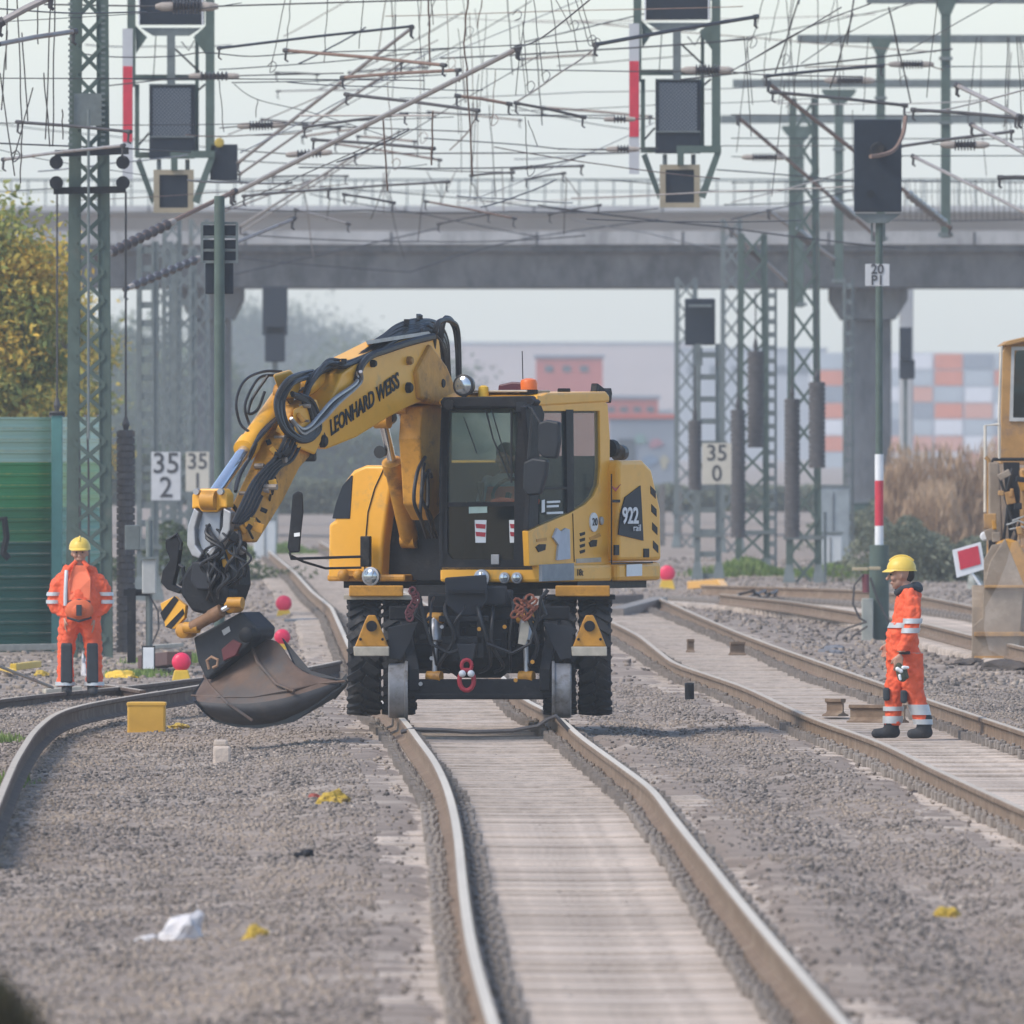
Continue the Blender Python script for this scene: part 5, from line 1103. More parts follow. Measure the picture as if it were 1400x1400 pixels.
# --- undercarriage (lined up with the track)
XC = -.30
def tyre(x, y, label=None):
    c = Vector((x, y, .55)); w = .14
    rim = MB()._lathe(c-Vector((w*.8,0,0)), (1,0,0), [(0,.10),(0,.24),(.04,.28),(w*1.2,.28),(w*1.6,.24),(w*1.6,.10)], 22).build('wheel', M_yeld if abs(x-XC) > .9 else M_black, ex, smooth=True)
    t = MB(); t._lathe(c-Vector((w,0,0)), (1,0,0), [(.02,.28),(.0,.36),(.0,.47),(.03,.505),(.10,.52),(.18,.52),(.25,.505),(.28,.47),(.28,.36),(.26,.28)], 40)
    for k in range(26):
        a = 2*math.pi*k/26
        for s in (-1,1):
            a1, a2 = a+(.0 if s < 0 else .12), a+.16+(.0 if s < 0 else .12)
            t.beam(c+Vector((s*.012,.53*math.cos(a1),.53*math.sin(a1))), c+Vector((s*.138,.518*math.cos(a2),.518*math.sin(a2))), .06, .035, up=(0,math.cos(a1),math.sin(a1)))
    t.build('tyre', M_rub, rim)
for y in (157.5, 160.1):
    for dx in (-1.07,-.745,.745,1.07): tyre(XC+dx, y)
for y in (157.5, 160.1):
    b = MB(); b.tube([(XC-.95,y,.55),(XC-.3,y,.55),(XC-.2,y,.55),(XC+.2,y,.55),(XC+.3,y,.55),(XC+.95,y,.55)], [.12,.12,.2,.2,.12,.12], 14); b.build('axle', M_black, ex, smooth=True)
b = MB(); b.box((XC,158.8,.95), (.95,2.3,.36)); b.box((XC,158.8,.75), (.7,2.6,.25)); b.build('chassis_frame', M_black, ex, bevel=.02)
MB().lathe((X0,Y0,1.10), (0,0,1), [(0,.62),(.1,.62)], 40).build('slewing_ring', M_black, ex)
b = MB(); b.box((XC,157.15,1.02), (.62,.5,.30)); b.box((XC+.02,156.95,.80), (.46,.3,.5)); b.box((XC-.02,156.72,1.12),(.55,.2,.18)); b.build('front_housing', MATS['dark_housing'], ex, bevel=.02)
def CP(px, py, y): return P(px, py, y)
def cplate(name, pts, y, t, m, par=None, bevel=0): a = [CP(x,yy,y) for x,yy in pts]; return MB().prism(a, [p+Vector((0,t,0)) for p in a]).build(name, m, par or ex, bevel=bevel)
rr4 = MB(); rr4.box((XC,156.78,.96),(1.66,.10,.13)); rr4.build('front_cross_beam', M_black, ex, bevel=.015)
b = MB(); b.box((XC,156.6,.27), (1.34,.22,.17)); b.beam((XC-.6,156.5,.2),(XC+.6,156.5,.2),.03,.06); b.build('rail_axle_beam', M_black, ex, bevel=.03)
for s in (-1, 1):
    x = XC+s*.75
    rw = MB()._lathe(Vector((x-.085,156.55,.25)), (1,0,0), [(0,.05),(0,.235),(.012,.25),(.15,.252),(.155,.275),(.18,.275),(.18,.06)] if s < 0 else [(0,.06),(0,.275),(.025,.275),(.03,.252),(.168,.25),(.18,.235),(.18,.05)], 40).build('rail_wheel', mat('rail_wheel_steel', (.22,.22,.225), .5, .3, .25, 6, dirt=(.10,.085,.07), dscale=5, dpos=.52), ex, smooth=True)
    rw2 = MB()._lathe(Vector((x-.085,161.0,.25)), (1,0,0), [(0,.05),(0,.25),(.15,.25),(.18,.24),(.18,.05)], 28).build('rail_wheel', M_steel, ex, smooth=True)
    b = MB(); a = [Vector((x-s*.10,156.45,.25)),Vector((x-s*.10,156.45,.45)),Vector((x-s*.02,156.75,.9)),Vector((x-s*.02,157.0,.9)),Vector((x-s*.1,156.75,.2))]; b.prism(a, [p-Vector((s*.10,0,0)) for p in a]); b.build('swing_arm', M_black, ex, bevel=.01)
    q = -s
    X_ = (lambda px: px) if s < 0 else (lambda px: 1314-px)
    cplate('gusset', [(X_(530),858),(X_(572),850),(X_(560),880),(X_(548),902),(X_(532),900)], 156.5, .05, MATS['dark_housing'], bevel=.006)
    tb_ = cplate('stabiliser_bracket', [(X_(508)-5,841),(X_(508)+5,841),(X_(508)+9,849),(X_(508)+23,884),(X_(508)-23,884),(X_(508)-9,849)], 156.45, .08, M_yeld, bevel=.01)
    cplate('dusty_plate', [(X_(508)-25,884),(X_(508)+24,884),(X_(508)+24,897),(X_(508)-24,897)], 156.43, .22, M_dirtw, tb_, .008)
    c = CP(X_(508),856,156.44); MB().lathe(c-Vector((0,.01,0)), (0,1,0), [(0,.05),(.05,.052)], 16).build('bracket_hole', M_black, tb_)
    for dx in (-15, 15): MB().lathe(CP(X_(508)+dx,874,156.44), (0,-1,0), [(0,.014),(.02,.012)], 8).build('bolt', M_black, tb_)
    cy = cylU('rail_cylinder', CP(X_(596),845,156.6), CP(X_(594),925,156.55), .055, m=M_steel, split=.4, rod=M_steel, rr_=.45)
    b = MB(); b.tube([CP(X_(x_),y_,156.45) for x_, y_ in ((565,806),(575,820),(568,840),(580,850),(590,843))], .02, 7); b.build('brake_hose', M_hose, ex, smooth=True)
    MB().tube([CP(X_(x_),y_,156.4) for x_, y_ in ((665,880),(700,893),(725,880),(735,845),(740,815))], .015, 7).build('brake_hose', M_hose, ex, smooth=True)
    fd = MB(); fd.prism([(XC+s*.62,157.1,1.08),(XC+s*1.25,157.1,1.08),(XC+s*1.25,157.1,1.12),(XC+s*.62,157.1,1.12)],[(XC+s*.62,158.0,1.08),(XC+s*1.25,158.0,1.08),(XC+s*1.25,158.0,1.12),(XC+s*.62,158.0,1.12)]); fd.build('mudguard', M_dirtw if s < 0 else M_black, ex)
    fl = MB(); fl.box((XC+s*.95,157.06,1.16),(.5,.08,.10)); fl.build('yellow_ledge', M_yeld, ex, bevel=.01)
cplate('hitch_plate', [(608,790),(665,786),(667,822),(650,842),(626,842),(610,826)], 156.5, .3, MATS['dark_housing'], bevel=.015)
b = MB()
for (x0,y0,x1,y1) in ((600,842,668,850),(604,870,660,880),(618,846,628,905),(652,846,662,900),(612,806,664,812)): b.prism([CP(x0,y0,156.42),CP(x1,y0,156.42),CP(x1,y1,156.42),CP(x0,y1,156.42)],[CP(x0,y0,156.52),CP(x1,y0,156.52),CP(x1,y1,156.52),CP(x0,y1,156.52)])
b.build('hitch_frame', M_black, ex, bevel=.008)
cplate('tow_bracket', [(624,880),(652,880),(646,905),(630,905)], 156.38, .1, MATS['dark_housing'], bevel=.01)
b = MB(); tt = [CP(638+10*math.cos(a),930+14*math.sin(a),156.3) for a in np.linspace(0,6.283,15)]; b.tube(tt, .022, 8); t2 = [CP(638+7*math.cos(a),910+8*math.sin(a),156.32) for a in np.linspace(0,6.283,13)]; b.tube(t2, .018, 8); hk = b.build('tow_shackle', M_redh, ex, smooth=True)
for px in (632, 644): MB().sphere(CP(px,921,156.27), .033).build('shackle_bolt', M_white, hk, smooth=True)
b = MB()
for k in range(7): a = k*.9; p = CP(564+5*math.sin(a), 808+6*k, 156.35); b.tube([p+Vector((.03*math.cos(t),.01,.035*math.sin(t))) for t in np.linspace(0,6.283,9)], .011, 6)
b.build('red_chain', mat('dull_red_chain', (.16,.05,.055), .7), ex)
b = MB()
for k in range(12): p = CP(718+rnd3.uniform(-14,14), 832+rnd3.uniform(-14,14), 156.35); b.tube([p+Vector((.04*math.cos(t),rnd3.uniform(-.02,.02),.035*math.sin(t+k))) for t in np.linspace(0,6.283,9)], .012, 6)
b.build('rusty_chain_bundle', mat('rusty_chain', (.22,.075,.045), .8), ex)
cplate('pale_bracket', [(712,852),(724,850),(722,870),(718,882),(708,880)], 156.4, .04, M_dirtw)
for (px, py) in ((604,857),(690,857),(590,900),(728,905),(655,860),(575,935),(705,930)): MB().lathe(CP(px,py,156.38), (0,-1,0), [(0,.02),(.03,.018)], 8).build('bolt', M_steel if px < 650 else M_yeld, ex)
b = MB(); b.box((XC,159.4,.62),(1.2,.15,.5)); b.build('rear_frame_plate', M_black, ex)


# ================================================================== people
M_hv = mat('hivis_orange', (.78,.115,.045), .75, 0, .14, 7, 1.0, 9, dirt=(.58,.10,.05), dscale=5, dpos=.58)
M_hv2 = mat('hivis_orange_shirt', (.85,.19,.09), .75, 0, .08, 9, .2, 25)
M_refl = mat('reflective_tape', (.50,.52,.53), .45, .2, .1, 14)
M_dkc = mat('charcoal_cloth', (.035,.042,.05), .85, 0, .2, 9)
M_skin = mat('skin', (.36,.18,.125), .55, 0, .1, 10); M_skin2 = mat('tanned_skin', (.44,.25,.175), .55, 0, .1, 10)
M_helm = mat('yellow_helmet', (.72,.50,.09), .4, 0, .06, 6); M_boot = mat('work_boot', (.03,.032,.036), .75, 0, .3, 12, dirt=(.12,.10,.08), dscale=8, dpos=.6)
M_hair = mat('dark_hair', (.02,.015,.012), .7)
class Fig:
    def __init__(s, name, px, d, z0, label, yaw=0):
        s.o = Vector(((px-700)*d/F, d, z0)); s.root = thing(name, s.o, label, 'person'); s.R = Matrix.Rotation(yaw, 3, 'Z')
    def W(s, x, y, z): return s.o + s.R @ Vector((x, y, z))
    def loft(s, b, rings, seg=18):
        vs = []; fs = []
        for (x,y,z,rx,ry) in rings:
            for k in range(seg): t = 2*math.pi*k/seg; vs.append(s.W(x+rx*math.cos(t), y+ry*math.sin(t), z))
        n = len(rings)
        for i in range(n-1):
            for k in range(seg): a = i*seg+k; c = i*seg+(k+1)%seg; fs.append((a,c,c+seg,a+seg))
        fs += [tuple(range(seg))[::-1], tuple(range((n-1)*seg, n*seg))]; b.add(vs, fs)
    def cap(s, b, p, q, r0, r1):
        p, q = s.W(*p), s.W(*q); b.tube([p, p.lerp(q,.5), q], [r0,(r0+r1)/2,r1], 14); b.sphere(p, r0*.995, 14, 10); b.sphere(q, r1*.995, 14, 10)
    def ball(s, b, p, r, sc=(1,1,1)):
        m = MB(); m.sphere((0,0,0), r, 16, 12, sc); b.add([s.W(*(Vector(v)+Vector(p))) for v in m.v], m.f)
    def fused(s, b, name, m, parent=None, vox=.011, sm=3):
        o = b.build(name, m, parent or s.root, smooth=True)
        r = o.modifiers.new('fuse', 'REMESH'); r.mode = 'VOXEL'; r.voxel_size = vox; r.use_smooth_shade = True
        if sm: q = o.modifiers.new('smooth', 'SMOOTH'); q.iterations = sm; q.factor = .5
        if m is M_hv:
            tx = bpy.data.textures.get('cloth_folds') or bpy.data.textures.new('cloth_folds', 'CLOUDS'); tx.noise_scale = .11; tx.noise_depth = 2; tx.noise_basis = 'VORONOI_F2_F1'
            e_ = o.modifiers.new('folds', 'DISPLACE'); e_.texture = tx; e_.strength = .045; e_.mid_level = .35; e_.texture_coords = 'LOCAL'
        return o
    def band(s, rings, z0, z1, name='reflective_band', m=None, g=.009, parent=None, par_i=None):
        zs = [r[2] for r in rings]; A = np.array(rings); o = np.argsort(zs); A = A[o]
        rr_ = []
        for z in np.linspace(z0, z1, 4): rr_.append([np.interp(z, A[:,2], A[:,k]) for k in (0,1)]+[z]+[np.interp(z, A[:,2], A[:,k])+g for k in (3,4)])
        b = MB(); s.loft(b, rr_, 24); return b.build(name, m or M_refl, parent or s.root, smooth=True)
    def head(s, b, c, yaw=0, r=.098):
        "face towards -y before the turn"
        R = Matrix.Rotation(yaw, 3, 'Z'); c = Vector(c)
        def at(v): return tuple(c + R @ Vector(v))
        s.ball(b, at((0,.012,.03)), r, (.86,1.0,1.05)); s.ball(b, at((0,-.018,-.055)), .066, (.92,1.0,1.0)); s.ball(b, at((0,-.04,-.095)), .033, (1.1,.9,.8))
        s.cap(b, at((0,-.095,.012)), at((0,-.118,-.028)), .010, .018)          # nose
        s.cap(b, at((-.035,-.088,.033)), at((.035,-.088,.033)), .013, .013)     # brow
        s.cap(b, at((-.022,-.084,-.066)), at((.022,-.084,-.066)), .010, .010)   # lips
        for q in (-1,1): s.ball(b, at((q*.084,.01,0)), .027, (.45,.8,1.2)); s.ball(b, at((q*.045,-.062,-.02)), .03)
        return at
    def hand(s, b, wrist, down=(0,0,-1), side_=(0,-1,0), size=1.0, curl=.5, thumb=1):
        "palm and five bent fingers; fingers spread along side_"
        w = Vector(wrist); d_ = Vector(down).normalized(); sd_ = Vector(side_).normalized(); n_ = d_.cross(sd_)*thumb
        for k in range(4):
            off = (k-1.5)*.0205*size; L = (.030,.042,.046,.040)[k]*size
            a = w+d_*.035*size+sd_*off*.8; p = w+d_*.088*size+sd_*off
            q = p+(d_*(1-curl*.4)+n_*curl*.6).normalized()*L; r_ = q+(d_*(1-curl)+n_*curl*1.1).normalized()*L*.75
            s.cap(b, tuple(w+d_*.01), tuple(a), .024*size, .018*size); s.cap(b, tuple(a), tuple(p), .017*size, .0125*size); s.cap(b, tuple(p), tuple(q), .0105*size, .0095*size); s.cap(b, tuple(q), tuple(r_), .0095*size, .008*size)
        t0 = w+d_*.025*size+sd_*.028*size; t1 = t0+(d_*.6+sd_*.7+n_*.3).normalized()*.042*size; t2 = t1+(d_*.9+sd_*.2+n_*.4).normalized()*.032*size
        s.cap(b, tuple(t0), tuple(t1), .015*size, .012*size); s.cap(b, tuple(t1), tuple(t2), .011*size, .009*size)

def helmet(f, at, brim=True, parent=None):
    b = MB(); m = MB(); m.sphere((0,0,0), .119, 24, 14, (.98,1.13,1.0)); vs = [v for v in m.v]; keep = [i for i, v in enumerate(vs) if v[2] > -.012]
    idx = {i: k for k, i in enumerate(keep)}; fs = [[idx[i] for i in fc] for fc in m.f if all(i in idx for i in fc)]
    b.add([f.W(*at((vs[i][0], vs[i][1]+.01, vs[i][2]+.062))) for i in keep], fs)
    ring_ = []
    for k in range(28):
        t = 2*math.pi*k/28; ex_ = 1+ (.32 if math.sin(t) < -.3 else .06)*abs(math.sin(t))
        ring_.append((.119*.98*math.cos(t)*1.02, .119*1.13*math.sin(t)*ex_))
    n = len(ring_); inn = [(.112*math.cos(2*math.pi*k/28), .128*math.sin(2*math.pi*k/28)) for k in range(28)]
    vs2 = [f.W(*at((x, y+.01, .050-(.012 if y < -.1 else 0)))) for x, y in ring_]+[f.W(*at((x, y+.01, .064))) for x, y in inn]+[f.W(*at((x, y+.01, .044-(.012 if y < -.1 else 0)))) for x, y in ring_]
    fs2 = [(k,(k+1)%n,n+(k+1)%n,n+k) for k in range(n)]+[(k,(k+1)%n,2*n+(k+1)%n,2*n+k) for k in range(n)]
    b.add(vs2, fs2); o = b.build('helmet', M_helm, parent or f.root, smooth=True, fix=True)
    b = MB(); b.tube([f.W(*at((0,y+.01,.062+.119*math.sqrt(max(0,1-(y/.135)**2))+.004))) for y in np.linspace(-.11,.11,12)], .010, 7); b.build('helmet_ridge', M_helm, o, smooth=True)
    return o

# man on the left, hands in his pockets
f = Fig('person', 109, 185.5, -.238, 'worker in orange suit and yellow helmet standing before the noise barrier, hands in pockets')
def zz(py): return (951-py)/125
def xx(px): return (px-109)/125
torso = [(0,0,.80,.20,.15),(0,-.015,.88,.235,.18),(0,-.035,1.0,.24,.20),(0,-.03,1.12,.235,.185),(0,-.01,1.24,.235,.16),(0,0,1.32,.21,.135),(0,0,1.38,.13,.10),(0,.0,1.42,.075,.075)]
slL = [(xx(88),.0,1.33,.075,.08),(xx(79),0,1.22,.088,.088),(xx(75),0,1.08,.085,.085),(xx(74),-.01,.98,.078,.078),(xx(80),-.03,.90,.07,.07),(xx(90),-.07,.85,.06,.06)]
slR = [(xx(130),.0,1.33,.075,.08),(xx(139),0,1.22,.088,.088),(xx(144),0,1.08,.085,.085),(xx(145),-.01,.98,.078,.078),(xx(139),-.03,.90,.07,.07),(xx(130),-.07,.85,.06,.06)]
b = MB(); f.loft(b, [(0,0,.82,.16,.12),(0,0,1.1,.17,.12),(0,0,1.32,.17,.11),(0,0,1.40,.075,.07),(0,-.005,1.48,.062,.065)])
for q, S in ((-1,slL),(1,slR)):
    f.loft(b, [(x*.93,y,z,.04,.045) for x,y,z,_,_ in S]); f.cap(b, (q*.10,0,.86),(q*.145,0,.5),.07,.055); f.cap(b, (q*.145,0,.5),(q*.155,.01,.08),.052,.04)
    f.hand(b, (q*.155,-.10,.84), (-.0*q,.0,-1), (0,-1,.0), .95, .3, q)
at = f.head(b, (0,-.01,1.545)); f.fused(b, 'body', M_skin2, vox=.009, sm=2)
b = MB(); f.loft(b, torso); f.loft(b, slL); f.loft(b, slR); f.cap(b,(xx(92),0,1.35),(xx(126),0,1.35),.07,.07); jk = f.fused(b, 'jacket', M_hv)
b = MB(); b.prism([f.W(x,-.155,z) for x,z in ((-.06,1.42),(.06,1.42),(.13,1.28),(.125,1.02),(-.125,1.02),(-.12,1.25))],[f.W(x,-.205 if z < 1.3 else -.13,z) for x,z in ((-.06,1.40),(.06,1.40),(.12,1.27),(.12,1.03),(-.12,1.03),(-.115,1.24))]); b.build('shirt_front', M_hv2, jk, bevel=.02)
for q in (-1, 1):
    b = MB(); b.tube([f.W(q*.04,-.08,1.46),f.W(q*.09,-.12,1.40),f.W(q*.13,-.09,1.36)], [.022,.03,.02], 8); b.build('collar', M_hv, jk, smooth=True)
    if q > 0: continue
    b = MB(); b.tube([f.W(q*.14,-.13,1.36),f.W(q*.145,-.172,1.24),f.W(q*.15,-.198,1.10),f.W(q*.15,-.205,.98)], .022, 8); b.build('reflective_strap', M_refl, jk, smooth=True)
f.band(slL, 1.085, 1.125, parent=jk); f.band(slL, 1.0, 1.04, parent=jk); f.band(slR, 1.085, 1.125, parent=jk); f.band(slR, 1.0, 1.04, parent=jk)
b = MB(); f.ball(b, (.0,-.215,.93), .135, (1.15,.5,.95)); f.ball(b,(0,-.255,.92),.09,(1,.5,.9)); bg_ = b.build('waist_pouch', mat('pouch_orange', (.62,.13,.05), .7, 0, .15, 9), f.root, smooth=True)
b = MB(); b.tube([f.W(-.13,-.22,.85),f.W(0,-.275,.81),f.W(.13,-.22,.85)], .014, 6); b.tube([f.W(-.12,-.21,1.02),f.W(0,-.235,1.045),f.W(.12,-.21,1.02)], .013, 6); b.box(f.W(0,-.31,.93),(.06,.03,.12)); b.build('strap', M_dkc, bg_)
tr_ = [[(q*.07,0,.92,.15,.15),(q*.105,0,.78,.13,.145),(q*.14,.01,.60,.108,.12),(q*.152,-.01,.44,.096,.105),(q*.155,.01,.25,.094,.10),(q*.158,0,.10,.10,.105)] for q in (-1,1)]
b = MB(); [f.loft(b, t) for t in tr_]; f.loft(b, [(0,0,.76,.12,.13),(0,0,.92,.2,.15)]); tz = f.fused(b, 'trousers', M_hv)
for t in tr_:
    q = t[2][0]
    b = MB(); b.prism([f.W(q-.062,-.09,z) for z in (.58,)]+[f.W(q+.062,-.09,.58),f.W(q+.066,-.08,.13),f.W(q-.066,-.08,.13)],[f.W(q-.06,-.13,.56),f.W(q+.06,-.13,.56),f.W(q+.064,-.118,.14),f.W(q-.064,-.118,.14)]); b.build('knee_panel', M_dkc, tz, bevel=.02)
    f.band(t, .11, .15, parent=tz, g=.012)
    b = MB(); f.cap(b, (q,0,.13),(q,0,.05),.062,.058); f.cap(b,(q,.03,.045),(q*1.08,-.14,.042),.055,.048); f.fused(b, 'boot', M_boot, sm=2)
hm_ = helmet(f, at); b = MB(); 
for q in (-1,1): b.sphere(f.W(*at((q*.034,-.088,.012))), .009, 8, 6)
b.build('eyes', M_dkc, f.root)

# man on the right in profile, walking to the left with gloves in his hand
f = Fig('person', 1236, 156.2, -.172, 'worker in orange suit and yellow helmet in profile between the right rails, holding gloves', yaw=0)
def X2(px): return (px-1236)/149.4
def Z2(py): return (1009-py)/149.4
def rg(px0, px1, py, ry, y=0): return ((X2(px0)+X2(px1))/2, y, Z2(py), abs(X2(px1)-X2(px0))/2, ry)
torso = [rg(1212,1257,905,.17),rg(1211,1257,885,.18),rg(1211,1256,865,.18),rg(1218,1258,850,.19),rg(1222,1260,830,.20),rg(1225,1260,815,.20),rg(1230,1256,806,.14),rg(1234,1252,800,.08)]
arm = [(X2(1246),-.20,Z2(816),.075,.065),(X2(1247),-.235,Z2(832),.085,.07),(X2(1247),-.25,Z2(850),.08,.07),(X2(1243),-.26,Z2(868),.075,.065),(X2(1236),-.26,Z2(882),.068,.06),(X2(1231),-.26,Z2(892),.055,.052)]
armb = [(X2(1242),.20,Z2(818),.075,.065),(X2(1238),.235,Z2(845),.08,.07),(X2(1228),.22,Z2(865),.07,.065),(X2(1218),.19,Z2(878),.06,.055)]
legF = [(X2(1230),.07,Z2(893),.13,.12),(X2(1230),.08,Z2(915),.125,.11),(X2(1224),.08,Z2(945),.10,.10),(X2(1222),.08,Z2(965),.088,.09),(X2(1221),.08,Z2(985),.085,.085),(X2(1220),.08,Z2(993),.078,.08)]
legR = [(X2(1244),-.07,Z2(893),.13,.12),(X2(1246),-.08,Z2(915),.12,.11),(X2(1248),-.08,Z2(945),.105,.10),(X2(1255),-.08,Z2(965),.09,.09),(X2(1260),-.08,Z2(982),.085,.085),(X2(1262),-.08,Z2(990),.08,.08)]
b = MB(); f.loft(b, [(x,y,z,max(.05,rx*.75),ry*.75) for x,y,z,rx,ry in torso]); f.cap(b,(X2(1240),0,Z2(806)),(X2(1234),0,Z2(794)),.06,.058)
for S in (arm, armb): f.loft(b, [(x,y,z,.04,.04) for x,y,z,_,_ in S])
for S in (legF, legR): f.loft(b, [(x,y,z,rx*.7,ry*.7) for x,y,z,rx,ry in S])
at = f.head(b, (X2(1231),0,Z2(788)), yaw=math.radians(-90))
f.hand(b, (X2(1229),-.26,Z2(896)), (-.15,0,-1), (-1,0,0), 1.0, .6, 1); f.hand(b, (X2(1216),.17,Z2(880)), (-.3,-.2,-1), (-1,0,0), 1.0, .6, -1)
f.fused(b, 'body', M_skin2, vox=.008, sm=1)
b = MB(); f.loft(b, torso, 22); f.loft(b, arm); f.loft(b, armb); f.cap(b,(X2(1243),-.17,Z2(814)),(X2(1243),.17,Z2(814)),.07,.07); jk = f.fused(b, 'jacket', M_hv)
f.band(torso, Z2(859), Z2(852), parent=jk, g=.006); f.band(arm, Z2(853), Z2(846), parent=jk); f.band(arm, Z2(866), Z2(859), parent=jk)
b = MB(); b.tube([f.W(X2(1225),-.06,Z2(812)),f.W(X2(1232),-.11,Z2(806)),f.W(X2(1246),-.12,Z2(803)),f.W(X2(1256),-.06,Z2(806)),f.W(X2(1258),0,Z2(806)),f.W(X2(1256),.06,Z2(806)),f.W(X2(1240),.12,Z2(803)),f.W(X2(1226),.06,Z2(810))], .030, 9); b.sphere(f.W(X2(1252),0,Z2(805)),.075,12,8,(.9,1.2,.8)); b.build('dark_hood', M_dkc, jk, smooth=True)
b = MB(); f.loft(b, legF); f.loft(b, legR); f.loft(b, [(X2(1236),0,Z2(905),.16,.15),(X2(1235),0,Z2(885),.155,.16)]); tz = f.fused(b, 'trousers', M_hv)
f.band(legF, Z2(973), Z2(967), parent=tz); f.band(legF, Z2(990), Z2(980), parent=tz, m=M_refl); f.band(legR, Z2(978), Z2(964), parent=tz); f.band(legR, Z2(991), Z2(984), parent=tz)
for S, py in ((legF,950),(legR,953)):
    x,y,z,rx,ry = S[2]; b = MB(); b.box(f.W(x-rx+.02, y-.03, Z2(py)), (.06,.16,.12)); b.build('knee_patch', M_dkc, tz, bevel=.02)
for (xh, xt, y) in ((1220,1198,.08),(1264,1246,-.08)):
    b = MB(); f.cap(b,(X2(xh),y,Z2(984)),(X2(xh)-.01,y,Z2(999)),.072,.07); f.cap(b,(X2(xh)+.02,y,Z2(1002)),(X2(xt),y,Z2(1004)),.056,.045); f.fused(b,'boot',M_boot,sm=2)
    
b = MB(); b.box(f.W(X2(1236),-.19,Z2(893)),(.10,.05,.03)); b.build('pocket_flap', M_dkc, tz)
b = MB(); f.cap(b,(X2(1228),-.25,Z2(910)),(X2(1233),-.25,Z2(926)),.035,.045); f.cap(b,(X2(1226),-.26,Z2(915)),(X2(1229),-.26,Z2(928)),.02,.018); f.cap(b,(X2(1236),-.26,Z2(915)),(X2(1239),-.26,Z2(926)),.02,.018)
gv = b.build('work_gloves', mat('olive_glove', (.07,.075,.05), .85), None, smooth=True, at=f.W(X2(1231),-.25,Z2(915))); tag(gv, 'dark work gloves with white cuffs dangling from the hand of the worker in profile', 'gloves')
b = MB(); f.cap(b,(X2(1226),-.29,Z2(915)),(X2(1231),-.29,Z2(918)),.020,.018); f.cap(b,(X2(1234),-.29,Z2(913)),(X2(1240),-.28,Z2(913)),.018,.014); f.cap(b,(X2(1229),-.29,Z2(924)),(X2(1230),-.29,Z2(929)),.014,.012); b.build('white_cuff', M_white, gv, smooth=True)
helmet(f, at); b = MB(); f.ball(b, tuple(Vector(at((0,.055,.01)))), .085, (.9,.8,.9)); b.build('hair', M_hair, f.root, smooth=True)
b = MB(); b.sphere(f.W(*at((.034,-.088,.012))), .009, 8, 6); b.sphere(f.W(*at((-.034,-.088,.012))), .009, 8, 6); b.build('eyes', M_hair, f.root)

# driver seated in the excavator cab
o_ = U(.42,.47,1.72); f = Fig('person', 700, 1, 0, 'driver in grey blue shirt sitting behind the windscreen of the excavator'); f.o = o_; f.root.location = o_; f.R = Matrix.Rotation(-TH, 3, 'Z')
b = MB(); f.loft(b, [(0,0,0,.16,.12),(0,.04,.25,.17,.12),(0,.06,.45,.17,.10),(0,.06,.52,.06,.06),(0,.05,.6,.055,.055)])
for q in (-1,1):
    f.cap(b,(q*.19,.05,.44),(q*.25,-.1,.2),.05,.045); f.cap(b,(q*.25,-.1,.2),(q*.16,-.38,.2),.042,.03); f.hand(b,(q*.16,-.40,.2),(0,-1,0),(-q,0,0),.95,.8,1); f.cap(b,(q*.1,0,.0),(q*.13,-.42,.02),.075,.06); f.cap(b,(q*.13,-.42,.02),(q*.13,-.52,-.38),.055,.045)
at = f.head(b,(0,.02,.66)); f.fused(b,'body',M_skin,vox=.012,sm=1)
b = MB(); f.loft(b, [(0,0,-.02,.18,.15),(0,.03,.25,.20,.15),(0,.06,.45,.20,.12),(0,.06,.52,.08,.08)])
for q in (-1,1): f.cap(b,(q*.19,.05,.44),(q*.25,-.1,.2),.065,.055); f.cap(b,(q*.25,-.1,.2),(q*.19,-.28,.2),.052,.045)
f.fused(b,'shirt',mat('grey_blue_shirt',(.36,.42,.48),.8,0,.1,8),vox=.014)
b = MB(); f.loft(b, [(0,0,.0,.195,.165),(0,.03,.25,.212,.163),(0,.05,.40,.20,.14)]); f.fused(b,'orange_vest',M_hv2,vox=.014)
b = MB()
for q in (-1,1): f.cap(b,(q*.1,0,.0),(q*.13,-.42,.02),.09,.075); f.cap(b,(q*.13,-.42,.02),(q*.13,-.52,-.38),.07,.06)
f.fused(b,'trousers',M_dkc,vox=.014)
b = MB(); f.ball(b, tuple(Vector(at((0,.02,.05)))), .105, (.88,1,.95)); b.build('hair', M_hair, f.root, smooth=True)
o = MB().prism([U(.95,a,z) for a,z in ((.55,1.93),(.75,1.90),(1.0,1.92),(1.04,2.0),(.9,2.03),(.8,2.0),(.66,2.02),(.56,2.0))],[U(.85,a,z) for a,z in ((.55,1.93),(.75,1.90),(1.0,1.92),(1.04,2.0),(.9,2.03),(.8,2.0),(.66,2.02),(.56,2.0))]).build('folded_vest', M_hv, None, at=U(.9,.8,1.92), bevel=.02)
tag(o, 'folded orange red vest on the dashboard inside the excavator cab', 'vest')

